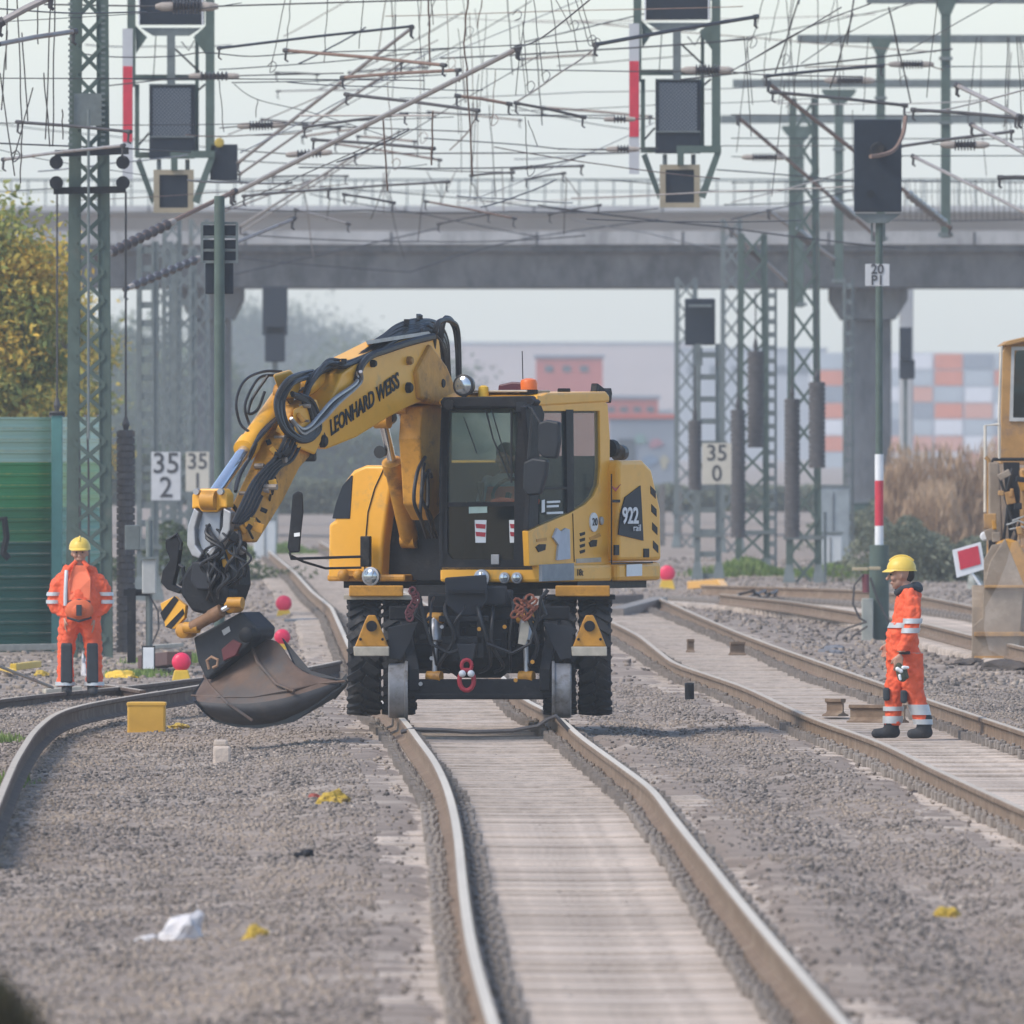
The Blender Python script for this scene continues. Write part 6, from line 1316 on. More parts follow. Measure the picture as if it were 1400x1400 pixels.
# ================================================================== dozer at the right edge
d = 214
dz = thing('loader', P(1425,905,d), 'dusty old yellow loader cut off by the right edge of the photo', 'loader')
M_oy = mat('faded_ochre_paint', (.40,.22,.075), .7, 0, .2, 4, .2, dirt=(.24,.15,.09), dscale=2.5, dpos=.5)
M_dust = mat('dust_covered_steel', (.27,.21,.155), .9, 0, .25, 3, .4, 12, dirt=(.42,.35,.28), dscale=1.5, dpos=.5)
def D(px, py, dd=0): return P(px, py, d+dd)
def dpl(name, pts, dd, t, m, par=None, bevel=0): a = [D(x,y,dd) for x,y in pts]; return MB().prism(a, [p+Vector((0,t,0)) for p in a]).build(name, m, par or dz, bevel=bevel)
cb_ = ring([(1371,482),(1377,470),(1402,463),(1480,461),(1480,640),(1368,634)],[(1388,486),(1390,480),(1404,477),(1466,476),(1466,572),(1384,572)], lambda x,y: D(x,y,0), Vector((0,-1.5,0))).build('cab', M_oy, dz, bevel=.01)
dpl('windscreen', [(1386,478),(1466,476),(1466,572),(1384,572)], .05, .01, glass('loader_glass', (.4,.5,.48), .55), cb_)
b = ring([(1383,474),(1469,473),(1469,576),(1380,576)],[(1387,479),(1465,478),(1465,571),(1385,571)], lambda x,y: D(x,y,-.03), Vector((0,-.04,0))); b.build('window_trim', mat('pale_rubber', (.42,.42,.40), .7), cb_)
dpl('roof', [(1368,473),(1378,466),(1404,460),(1490,456),(1490,464),(1404,466),(1380,472)], -.15, 1.9, M_oy, cb_, .01)
b = MB(); b.box(D(1440,585,1.4),(1.0,.1,.9)); b.box(D(1425,590,.9), (.5,.5,.8)); b.build('seat', M_dkc, cb_)
def rl(name, pts, r, m, dd=-.6): b = MB(); b.tube([D(x,y,dd) for x,y in pts], r, 7); return b.build(name, m, dz, smooth=True)
M_cream = mat('cream_handrail', (.55,.50,.42), .6)
rl('handrail', [(1369,474),(1366,560),(1366,628)], .018, M_cream); rl('handrail', [(1347,700),(1347,582),(1367,580)], .02, M_cream); rl('handrail', [(1347,625),(1352,630),(1352,790)], .03, M_oy)
rl('handrail', [(1352,640),(1358,628),(1400,628),(1450,628)], .022, M_black); rl('handrail', [(1366,580),(1366,628)], .02, M_cream)
dpl('bonnet', [(1395,640),(1480,636),(1480,760),(1396,765)], -1.2, 1.4, M_oy, bevel=.04)
dpl('bonnet_grille', [(1402,650),(1480,648),(1480,740),(1404,742)], -1.23, .05, M_black)
dpl('side_frame', [(1352,632),(1366,632),(1372,750),(1384,800),(1358,805),(1352,720)], -.9, .3, M_dust, bevel=.02); dpl('side_frame', [(1372,632),(1394,632),(1396,700),(1380,740)], -.7, .2, M_black)
for k, pts in enumerate([[(1366,650),(1378,690),(1372,740)],[(1384,640),(1374,680),(1390,730),(1384,760)],[(1392,650),(1398,700),(1386,745)]]): rl('hydraulic_hose', pts, .02, M_hose, -1.0)
for k, pts in enumerate([[(1376,718),(1392,712),(1408,718)],[(1380,724),(1398,720),(1412,728)],[(1384,712),(1400,706)]]): rl('wire_bundle', pts, .012, MATS['pale_rubber'], -1.25)
dpl('lift_arm', [(1362,742),(1376,736),(1392,740),(1400,756),(1420,770),(1440,850),(1410,860),(1392,790),(1370,800),(1360,780)], -1.6, .25, M_yeld, bevel=.03)
dpl('lift_arm', [(1400,735),(1480,740),(1480,765),(1410,760)], -1.5, .25, M_yel, bevel=.03)
# curved blade
b = MB(); prof = [(-1.9,800),(-2.05,830),(-2.1,860),(-2.0,890),(-1.85,906)]
fr_ = [D(1329,max(y,795 if True else y),dd) for dd,y in prof]; bk = [D(1329,y,dd+.12) for dd,y in prof[::-1]]
w_ = P(1500,0,d).x-P(1329,0,d).x; b.prism(fr_+bk, [p+Vector((w_,0,0)) for p in fr_+bk]); bl_ = b.build('blade', M_dust, dz, bevel=.01)
be_ = ((1374,736),(1354,766),(1345,800),(1343,845),(1329,857),(1328,907),(1392,907),(1400,800))
b = MB(); b.prism([D(x,y,-2.16) for x,y in be_],[D(x,y,-2.02) for x,y in be_]); b.prism([D(x,y,-2.12) for x,y in ((1345,765),(1356,745),(1372,742),(1372,800),(1345,800))],[D(x,y,-2.0) for x,y in ((1345,765),(1356,745),(1372,742),(1372,800),(1345,800))]); b.build('blade_end', M_dust, bl_, bevel=.01)
bb = MB()
for k,(x0,y0,x1,y1) in enumerate(((1332,864,1500,870),(1332,897,1500,906),(1346,800,1500,804))): bb.prism([D(x,y,-2.24) for x,y in ((x0,y0),(x1,y0),(x1,y1),(x0,y1))],[D(x,y,-2.1) for x,y in ((x0,y0),(x1,y0),(x1,y1),(x0,y1))])
build_each(bb, 'blade_rib', M_oy, bl_, bevel=.008)
for k in range(26):
    x, y = rnd3.uniform(1352,1402), rnd3.uniform(640,790); w = rnd3.uniform(.04,.16); MB().box(D(x,y,-1.0-rnd3.random()*.5), (w,.12,rnd3.uniform(.04,.2)), Matrix.Rotation(rnd3.uniform(-.5,.5),3,'Y')).build('frame_fitting', rnd3.choice((M_oy,M_dust,M_black,M_yeld)), dz, bevel=.01)
for px in (1410, 1500):
    c = D(px, 860, -.3); c.z = .25; t = MB(); t._lathe(c-Vector((.25,0,0)), (1,0,0), [(0,.25),(0,.5),(.06,.56),(.44,.56),(.5,.5),(.5,.25)], 26).build('wheel', M_rub, dz, smooth=True)
c = D(1346,733,-.9); b = MB(); b.lathe(c,(0,-1,0),[(0,.05),(.06,.06),(.07,.04)],12); b.tube([c,D(1362,731,-.9)],.012,6); b.build('side_lamp', M_white, dz)
# falling dust in front of the blade
b = MB(); pts = [(1383,742),(1400,735),(1430,740),(1450,800),(1450,908),(1380,903),(1352,888),(1345,860),(1347,830),(1364,800),(1376,770)]
b.prism([D(x,y,-2.9) for x,y in pts],[D(x,y,-2.3) for x,y in pts]); dm = bpy.data.materials.new('falling_dust'); dm.use_nodes = True; dn = dm.node_tree; dn.nodes.remove(dn.nodes['Principled BSDF'])
pv = dn.nodes.new('ShaderNodeVolumePrincipled'); pv.inputs['Density'].default_value = .25; pv.inputs['Color'].default_value = (.93,.86,.80,1); dn.links.new(pv.outputs[0], dn.nodes['Material Output'].inputs['Volume'])
o = b.build('dust', dm, None, at=D(1400,905,-2.6)); tag(o, 'pale dust falling in front of the loader blade', 'dust', kind='stuff')

# ================================================================== small things on the ballast
def G(px, py, z=-.25): d_ = ground_d(py, z); return Vector(((px-700)*d_/F, d_, z))
def lamp(px, py, s, label, dy=0):
    p = G(px, py, -.26+dy); k = p.y/F; root = thing('warning_lamp', p, label, 'warning lamp', 'red warning lamps'); w = 13*k*s
    b = MB(); b.prism([p+Vector((-w,-.08,0)),p+Vector((w,-.08,0)),p+Vector((w*.72,-.08,w*1.15)),p+Vector((-w*.72,-.08,w*1.15))],[p+Vector((-w,.08,0)),p+Vector((w,.08,0)),p+Vector((w*.72,.08,w*1.15)),p+Vector((-w*.72,.08,w*1.15))]); b.build('battery_box', mat('safety_yellow', (.70,.45,.05), .5, 0, .1, 8), root, bevel=.012)
    c = p+Vector((0,-.03,w*2.0)); MB().lathe(c+Vector((0,.06,0)), (0,-1,0), [(0,w*.75),(.02,w*1.0),(.07,w*1.0),(.10,w*.8),(.115,w*.4)], 22).build('red_lens', mat('red_lens_plastic', (.72,.03,.09), .35, 0, .08, 12), root, smooth=True)
    return root
lamp(248, 931, 1.0, 'red and yellow warning lamp left of the excavator bucket'); lamp(386, 893, .85, 'red warning lamp half behind the bucket plate'); lamp(388, 847, .85, 'red and yellow warning lamp farther back above the bucket'); lamp(912, 806, .85, 'red warning lamp in the distance right of the excavator')
# yellow box lying by the bent rail
p0, p1 = G(174, 996, -.20), G(226, 996, -.20); h = (996-960)*p0.y/F; root = thing('yellow_box', (p0+p1)/2, 'plain ochre yellow box standing on the ballast left of the bucket', 'box'); c = (p0+p1)/2+Vector((0,.2,h/2))
MB().box(c-Vector((0,0,.07)), ((p1-p0).x, .4, h+.14)).build('body', mat('ochre_box', (.58,.33,.05), .6, 0, .1, 4), root, bevel=.02); MB().box(c+Vector((0,0,h/2-.02)), ((p1-p0).x+.012, .412, .035)).build('lid', MATS['ochre_box'], root, bevel=.008)
# crumpled bags and litter
def crumple(name, px, py, w, h, m, label, cat, seed=0, dep=None, group=None):
    p = G(px, py, -.25)
    for _ in range(4): p = G(px, py, ground_z(p.x, p.y))
    r = random.Random(seed); bm = bmesh.new(); bmesh.ops.create_icosphere(bm, subdivisions=3, radius=1)
    for v in bm.verts:
        n_ = noise.noise(v.co*1.6+Vector((seed*3.1,0,0)))*.5+noise.noise(v.co*4+Vector((0,seed,0)))*.22; k = 1+n_
        v.co = Vector((v.co.x*w/2*k, v.co.y*(dep or w*.4)*k, max(v.co.z,-.15)*h*k*(1-.35*v.co.x*(1 if seed % 2 else -1))))
    me = bpy.data.meshes.new(name); bm.to_mesh(me); bm.free(); me.materials.append(m); o = bpy.data.objects.new(name, me); col.objects.link(o); o.location = p; tag(o, label, cat, group); return o
M_bag = mat('white_plastic', (.58,.55,.54), .5, 0, .08, 14, .5, 20)
o = crumple('plastic_bag', 250, 1284, .27, .135, M_bag, 'crumpled white plastic bag lying on the gravel in the left foreground', 'bag', 2); o2 = crumple('bag_flap', 203, 1286, .16, .03, M_bag, None, None, 4); o2.parent = o; o2.location = o2.location-o.location; [o2.pop(k, None) for k in ('label','category')] if False else None
M_ylit = mat('yellow_brown_litter', (.45,.30,.04), .7, 0, .5, 18, dirt=(.10,.06,.03), dscale=14, dpos=.5)
crumple('crushed_can', 352, 1282, .14, .07, M_ylit, 'crumpled yellow brown litter right of the white bag', 'litter', 5); crumple('crushed_can', 453, 1098, .24, .085, M_ylit, 'yellow and black litter lying left of the main track', 'litter', 6)
crumple('crushed_can', 1298, 1256, .15, .06, M_ylit, 'small yellow and brown litter on the gravel in the right foreground', 'litter', 7); crumple('red_scrap', 432, 1092, .10, .04, mat('red_brown_scrap', (.30,.07,.05), .7, 0, .3, 15), 'red brown scrap touching the yellow litter beside the main track', 'litter', 9)
crumple('stone', 415, 1172, .13, .05, M_black, 'single dark lump lying on the gravel left of the main track', 'stone', 8, .05)
crumple('scrap', 1262, 1088, .22, .07, mat('oily_scrap', (.05,.035,.03), .8, 0, .3, 12), 'dark oily scrap leaning on the near rail of the right track', 'scrap', 10, .15)
crumple('bag_flap', 345, 866, .34, .12, M_white, 'white tarpaulin bundle behind the bucket', 'tarpaulin', 11)
crumple('plastic_bag', 117, 924, .12, .22, M_bag, 'white bag seen between the legs of the standing worker', 'bag', 13, .1)
# black pipe stub, pale marker stone
p = G(943, 968); tag(MB()._lathe(p, (-.02,-.1,1), [(0,.048),(.26,.05),(.261,.038),(.2,.036)], 18).build('pipe_stub', M_black, None, at=p, smooth=True), 'black pipe stub standing upright between the two tracks', 'pipe')
p = G(303, 1042); mk = thing('marker_stone', p, 'pale concrete marker stone in front of the bucket', 'marker stone'); b = MB(); b.box(p+Vector((0,.1,.03)),(.15,.16,.22)); b.build('block', M_sleep, mk, bevel=.02); b = MB(); b.box(p+Vector((-.01,.1,.165)),(.12,.13,.06)); b.build('cap', M_sleep, mk, bevel=.02)
# cable across the track
pts = []
for x,y in ((548,1001),(566,997),(600,998),(645,1001),(700,999),(735,993),(748,984),(760,979),(770,990),(782,1003),(800,1006)):
    pts.append(P(x, y, 150.5))
tag(MB().tube(pts, .019, 7).build('cable', M_wire, None, at=pts[0], smooth=True), 'thick black cable laid across the main track just before the excavator', 'cable')
# short rail offcuts lying on the right track
def offcut(px, py, L, ang, label):
    p = G(px, py, -.17); dx, dy = math.cos(ang)*L/2, math.sin(ang)*L/2; rb, tb = rail_mesh([(p.x-dx,p.y-dy),(p.x,p.y),(p.x+dx,p.y+dy)], 0.002); root = thing('rail_offcut', p, label, 'rail piece', 'short rail pieces'); rb.build('rail', M_rail, root); return root
offcut(1008, 896, .19, .3, 'short rail piece lying in the middle of the right track'); offcut(944, 892, .09, .2, 'smallest rail piece close to the left rail of the right track')
offcut(1200, 988, .62, -.6, 'longer rail piece lying just in front of the worker in profile'); offcut(1142, 979, .22, -.8, 'short rail piece at the left rail ahead of the worker in profile')
# sleeve of odds and ends by the left turnout
def plank(name, a, c, w, h, m, label, cat, group=None): p, q = Vector(a), Vector(c); return tag(MB().beam(p, q, w, h).build(name, m, None, at=p, bevel=.008), label, cat, group)
M_yw = MATS['safety_yellow']
plank('yellow_beam', G(18,912,-.2), G(52,908,-.2), .08, .08, M_yw, 'yellow beam on the ground at the left edge behind the bent rail', 'beam'); plank('yellow_beam', G(-5,912,-.22), G(20,918,-.2), .05, .05, M_yw, 'second shorter yellow beam at the very left edge', 'beam')
plank('steel_pipe', G(-8,908,.2), G(72,940,-.2), .03, .03, M_clip, 'thin brown pipe leaning down towards the standing worker', 'pipe'); plank('pale_plank', G(-10,886,-.1), G(82,884,-.1), .06, .08, M_dirtw, 'pale rail lying along the foot of the noise barrier', 'plank')
plank('pale_plank', G(60,945,-.25), G(110,941,-.22), .12, .05, M_dirtw, 'pale board lying behind the boots of the standing worker', 'plank'); plank('dark_plank', G(205,905,-.2), G(245,900,-.1), .3, .16, mat('maroon_timber', (.10,.055,.05), .85), 'dark reddish sleeper lying behind the left warning lamp', 'sleeper')
plank('pale_plank', G(205,885,-.02), G(246,882,-.02), .1, .05, M_dirtw, 'pale narrow board above the dark reddish sleeper', 'plank'); plank('steel_plate', G(402,849,-.2), G(470,845,-.2), .3, .05, mat('blue_grey_plate', (.10,.12,.14), .6), 'blue grey plate lying beyond the bucket', 'plate')
plank('steel_plate', G(395,895,-.23), G(450,893,-.23), .3, .04, M_steel, 'pale steel plate under the half hidden warning lamp', 'plate'); plank('dark_plank', G(405,905,-.22), G(452,903,-.22), .2, .05, M_black, 'black plank just behind the turnout rail near the tyre', 'plank')
crumple('yellow_cover', 168, 926, .34, .08, M_yw, 'yellow plastic cover on the ground right of the standing worker', 'cover', 15); crumple('yellow_cover', 240, 996, .25, .05, M_ylit, 'brown yellow scrap beside the ochre box', 'scrap', 16); crumple('yellow_cover', 60, 925, .22, .07, M_ylit, 'ochre scrap left of the standing worker', 'scrap', 17)
plank('dark_plank', G(842,838,-.15), G(902,822,-.05), .25, .14, M_clip, 'dark steel piece closing the far end of the right track', 'steel beam'); plank('dark_plank', G(800,822,-.1), G(872,818,-.1), .2, .14, mat('brown_timber', (.14,.10,.08), .85), 'brown timber lying across beyond the right track', 'timber')
plank('yellow_beam', G(945,800,-.12), G(985,797,-.02), .14, .14, M_yel, 'yellow beam lying in the distance right of the excavator', 'beam'); plank('yellow_beam', G(985,797,0), G(998,815,-.2), .12, .12, M_yel, 'short tilted yellow beam in the distance, right end of the yellow heap', 'beam')
for k in range(3): tag(MB().tube([G(1000+20*k,822,-.2),G(1012+20*k,812,-.05+.04*k),G(1030+16*k,808,.0),G(1046+5*k,822,-.2)], .03, 6).build('cable', M_wire, None, at=G(1000+20*k,822), smooth=True), ['black hose arch on the ballast beyond the right track, left one','black hose arch on the ballast beyond the right track, middle one','black hose arch on the ballast beyond the right track, right one'][k], 'hose', 'hose arches')
for k, (a, c) in enumerate((((1105,888),(1165,884)),((1120,893),(1150,884)),((990,888),(1008,880)))): crumple('sandbag', (a[0]+c[0])/2, a[1], .35 if k < 2 else .2, .05, mat('grey_cloth_bag', (.17,.17,.18), .9, 0, .2, 8), ['grey sandbag beyond the right rail near the cables','second grey sandbag lying closer to the banded post','small grey bag far along the right track'][k], 'sandbag', 20+k, .15)
crumple('spoil_heap', 1385, 915, .9, .10, mat('dark_soil', (.085,.07,.06), .95, 0, .3, 8, .6, 20), 'dark spoil pushed up before the loader blade', 'spoil heap', 31, .4)
crumple('spoil_heap', 1325, 908, .45, .07, MATS['dark_soil'], 'small dark spoil heap left of the loader blade', 'spoil heap', 32, .3)
for k, (x, y) in enumerate(((1255, 932),)): pass
# red and white track board
dd_ = 225; bp = [(1302,752),(1341,741),(1347,778),(1308,790)]; root = thing('track_board', P(1326,860,dd_), 'tilted white board with a red rectangle beside the loader', 'sign')
MB().prism([P(x,y,dd_) for x,y in bp],[P(x,y,dd_+.02) for x,y in bp]).build('panel', M_white, root, bevel=.004); ip = [(1309,754),(1337,746),(1341,771),(1313,779)]; MB().prism([P(x,y,dd_-.012) for x,y in ip],[P(x,y,dd_-.002) for x,y in ip]).build('red_field', M_red, root)
MB().tube([P(1326,780,dd_+.03),P(1340,800,dd_+.03),P(1345,830,dd_)], .02, 7).build('post', M_white, root)
crumple('sandbag', 1333, 806, .30, .25, mat('pale_sack', (.30,.31,.28), .9, 0, .12, 6), 'pale sack below the tilted red and white board', 'sack', 35, .2)
# switch post with boxes left of the tiltrotator
d = 205; x = P(204,0,d).x; root = thing('switch_post', (x,d,-.3), 'grey trackside post with boxes and a white panel right of the standing worker', 'post')
MB().tube([(x,d,-.32),P(204,712,d)], .042, 10).build('pole', M_grn2, root, smooth=True); MB().box(P(204,788,d-.1), (.17,.12,.42)).build('box', mat('pale_box', (.38,.38,.36), .7, 0, .1, 5), root, bevel=.015); MB().box(P(203,763,d-.12), (.24,.14,.03)).build('shelf', M_grn2, root)
MB().box(P(203,900,d-.12), (.13,.03,.26)).build('white_panel', M_white, root, bevel=.004); MB().box(P(203,900,d-.10), (.16,.02,.30)).build('panel_frame', M_black, root)
b = MB(); b.box(P(186,810,d),(.3,.08,.08)); b.box(P(180,855,d),(.1,.2,.9)); b.build('bracket', M_black, root); MB().tube([P(203,812,d-.1),P(216,835,d-.1),P(217,860,d-.1),P(208,880,d-.1)], .012, 6).build('cable', M_wire, root)
b = MB(); b.box(P(181,735,d+.1),(.18,.1,.30)); b.build('side_box', M_grn2, root, bevel=.01)
# dark plant blurred at the lower left corner, close to the camera
bush('weed', -44, 42, .20, .33, leafmat('dark_weed_leaves', [(0,(.02,.02,.015)),(.6,(.05,.05,.03)),(1,(.10,.08,.05))]), 'blurred dark weed close to the camera in the lower left corner', 1600, .012, 'plant', 2, True, z0=CH-(1440-HZ)*42/F, depth=.3)

# ================================================================== overhead line
def wpath(pts, d0, d1):
    n = len(pts); L = [0]
    for i in range(1, n): L.append(L[-1]+math.hypot(pts[i][0]-pts[i-1][0], pts[i][1]-pts[i-1][1]))
    return [P(x, y, d0+(d1-d0)*L[i]/max(L[-1],1)) for i, (x, y) in enumerate(pts)]
def dense(pts, k=6, sag=0):
    out = []
    n = len(pts)
    for i in range(n-1):
        (x0,y0),(x1,y1) = pts[max(0,i-1)],pts[i]; (x2,y2),(x3,y3) = pts[i+1],pts[min(n-1,i+2)]
        for j in range(k):
            t = j/k; h = lambda a,b,c,d: .5*((2*b)+(c-a)*t+(2*a-5*b+4*c-d)*t*t+(3*b-a-3*c+d)*t**3)
            out.append((h(x0,x1,x2,x3), h(y0,y1,y2,y3)+sag*4*t*(1-t)))
    out.append(pts[-1]); return out
def wire(pts, d0, d1, r, label, group, m=None, sag=0, cat='overhead wire', name='overhead_wire'):
    w = wpath(dense(pts, 8, sag), d0, d1); return tag(MB().tube(w, r, 6).build(name, m or M_wire, None, at=w[0], smooth=True, fix=False), label, cat, group)
def insul(root, p0, p1, r=.07, n=8, tip=.03, m_end=None):
    "ribbed insulator between two points with metal end fittings"
    p0, p1 = Vector(p0), Vector(p1); L = (p1-p0).length; ax = (p1-p0).normalized(); prof = [(0,r*.4)]
    for i in range(n):
        a = L*(i+.15)/n; b_ = L*(i+.85)/n; prof += [(a,r*.45),((a+b_)/2-.004,r),((a+b_)/2+.008,r*.95),(b_,r*.45)]
    prof.append((L, r*.4)); MB()._lathe(p0, ax, prof, 14).build('insulator', M_ins, root, smooth=True)
    b = MB(); b.tube([p0-ax*r*2.2, p0-ax*r*1.4, p0-ax*.01, p0+ax*r*.3], [tip, r*.6, r*.66, r*.5], 10); b.build('end_cap', m_end or M_cap, root, smooth=True)
    b = MB(); b.tube([p1+ax*r*2.2, p1+ax*r*1.4, p1+ax*.01, p1-ax*r*.3], [tip, r*.6, r*.66, r*.5], 10); b.build('end_cap', m_end or M_cap, root, smooth=True)
def feeder(pts, d, i0, i1, label, r=.07, n=8, wr=.010, m=None):
    "a wire line with an insulator between pixels i0 and i1"
    root = thing('insulated_feeder', P(*i0, d), label, 'insulated wire', 'insulated feeder lines')
    insul(root, P(*i0,d), P(*i1,d), r, n)
    a = [p for p in pts if p[0] <= i0[0]]; c = [p for p in pts if p[0] >= i1[0]]
    if a: MB().tube([P(x,y,d) for x,y in dense(a+[(i0[0]-4,i0[1])], 6)], wr, 6).build('wire', m or M_wire, root)
    if c: MB().tube([P(x,y,d) for x,y in dense([(i1[0]+4,i1[1])]+c, 6)], wr, 6).build('wire', m or M_wire, root)
    return root
def arm(p0, p1, d0, d1, r, label, m=None, hook=True, ins=None, name='cantilever_arm', seg=8):
    a, c = P(*p0,d0), P(*p1,d1); root = thing(name, a, label, 'cantilever arm', 'cantilever arms of the overhead line')
    MB().tube([a, a.lerp(c,.5)+Vector((0,0,.01)), c], r, seg).build('tube', m or M_alu, root, smooth=True)
    b = MB(); ax = (c-a).normalized()
    for q in (a, c):
        b = MB(); b.tube([q-ax*.04, q+ax*.05], r*1.35, 8); b.tube([q, q-Vector((.01,0,.12 if hook else .05)), q-Vector((-.03,0,.15 if hook else .06))], [r*.8,r*.7,r*.5], 6); b.build('clamp', M_wire, root)
    if ins:
        t0, t1 = ins; insul(root, a.lerp(c,t0), a.lerp(c,t1), r*2.3, 9)
    return root
# thick pale cantilever tubes running up to the right
arm((317,266),(708,66),235,215,.036,'long thick pale tube climbing from the left green post to the upper middle')
arm((326,222),(563,38),250,236,.026,'pale tube parallel above the long thick one, ending at the top middle')
arm((328,238),(549,86),252,242,.020,'thinner pale tube just below the one that ends at the top middle')
arm((329,309),(486,212),290,270,.022,'pale tube against the bridge railing left of the middle'); arm((322,322),(545,180),300,280,.015,'thin tube rising from the bridge edge to the middle tangle', hook=False)
arm((135,353),(320,262),228,232,.034,'dark insulated tube rising from behind the tall left mast to the green post', M_rustw, ins=(.08,.52)); arm((172,395),(400,300),240,246,.03,'lower insulated tube in front of the bridge on the left', ins=(.04,.42))
arm((0,31),(70,-5),190,190,.04,'thick tube cutting the upper left corner'); arm((-5,61),(101,43),190,192,.028,'thinner tube below the corner tube at the upper left'); arm((25,167),(176,180),214,212,.020,'dark steady arm left of the tall mast, upper', M_wire); arm((5,218),(168,199),216,212,.020,'dark steady arm left of the tall mast, lower', M_alu)
arm((391,69),(606,89),224,222,.022,'brown steady arm below the top middle, sloping down right', M_rustw); arm((300,66),(562,36),222,228,.018,'thin dark arm rising to the top middle', M_wire); arm((469,106),(626,96),226,224,.022,'brown steady arm meeting the rusty droppers', M_rustw); arm((474,129),(652,151),232,230,.022,'dark green steady arm in the middle of the tangle', M_wire)
arm((417,174),(554,156),238,236,.020,'dark steady arm left of the middle, rising to the right', M_wire); arm((429,191),(591,203),240,238,.022,'dark steady arm just under the middle of the tangle', M_wire); arm((334,268),(449,259),250,248,.020,'dark arm low near the green post', M_wire); arm((449,259),(611,249),262,260,.018,'dark arm above the bridge railing in the middle', M_wire); arm((471,266),(537,277),264,264,.018,'short arm hanging above the bridge railing', M_wire)
arm((600,306),(668,293),300,300,.018,'short faint arm in front of the bridge parapet', M_wire); arm((814,61),(1033,23),222,226,.026,'long dark arm crossing the middle hanging signal', M_wire); arm((625,131),(696,142),232,232,.022,'short brown arm right of the rusty droppers', M_rustw); arm((706,141),(797,160),236,236,.020,'dark arm left of the middle hanging signal', M_wire)
arm((645,240),(700,236),270,270,.018,'short arm at the foot of the long dropper', M_wire); arm((700,231),(795,227),272,270,.020,'dark horizontal arm left of the lower screen', M_wire); arm((720,245),(770,237),280,280,.018,'short arm just above the bridge parapet', M_wire)
arm((1048,104),(1205,90),240,242,.022,'dark arm right of the middle signal, rising slightly', M_wire); arm((1057,126),(1237,144),246,246,.024,'dark green arm right of the middle signal, sloping down', M_wire); arm((1249,150),(1389,161),236,234,.024,'dark arm crossing the nearest drop post, upper', M_wire); arm((1231,200),(1383,180),244,240,.022,'dark arm crossing the nearest drop post, lower', M_wire)
arm((1051,114),(1299,311),262,300,.034,'long brown tube slanting down to the foot of the nearest drop post', M_rustw, ins=(.74,.97)); arm((1009,160),(1194,320),290,330,.034,'brown tube slanting down to the head of the banded post', M_rustw, ins=(.68,.84)); arm((1051,289),(1140,354),330,350,.04,'short slanting tube near the farthest drop posts', ins=(.4,.65)); arm((1000,315),(1075,385),350,360,.04,'slanting tube near the top of the second lattice mast', ins=(.35,.6))
arm((1309,117),(1394,160),232,230,.034,'pale tube at the upper right, sloping down to the edge'); arm((1329,171),(1412,216),240,238,.030,'second pale tube at the right edge'); arm((1249,214),(1412,296),262,258,.028,'third pale tube lower at the right edge'); arm((1367,243),(1410,243),250,250,.03,'short bracket arm at the right edge above the railing', M_wire)
# insulated lines
feeder([(60,6),(640,-2)], 226, (235,9),(276,9), 'thick insulator with brown ends across the top of the left hanging signal', .10, 9, .012); feeder([(140,118),(250,106),(345,103),(470,100)], 240, (273,104),(312,104), 'insulator crossing the left signal housing', .07, 7)
feeder([(300,175),(405,171),(640,180)], 245, (340,172),(373,171), 'insulator in the sky right of the left signal', .075, 8); feeder([(330,206),(480,210),(860,209)], 250, (405,211),(440,209), 'insulator with reddish ends in the left middle of the tangle', .07, 7)
feeder([(700,95),(900,98),(1040,102),(1180,105)], 246, (950,96),(984,96), 'insulator with tan ends across the middle hanging signal', .09, 8); feeder([(700,157),(830,162),(900,162)], 250, (838,163),(856,163), 'small insulator left of the middle signal board', .06, 4); feeder([(757,203),(815,205),(900,203)], 255, (843,204),(860,204), 'small lower insulator left of the middle signal board', .07, 4)
feeder([(1100,92),(1220,88),(1290,96)], 262, (1230,88),(1262,88), 'reddish insulator between the two upper drop posts', .075, 8, m=M_rustw); feeder([(1070,112),(1210,112)], 290, (1143,110),(1180,110), 'insulator above the third drop post', .09, 9); feeder([(1274,197),(1400,201)], 250, (1304,198),(1334,198), 'insulator crossing the nearest drop post', .09, 7); feeder([(1000,214),(1100,216)], 300, (1028,215),(1062,215), 'dim insulator right of the lower tan framed screen', .08, 8)
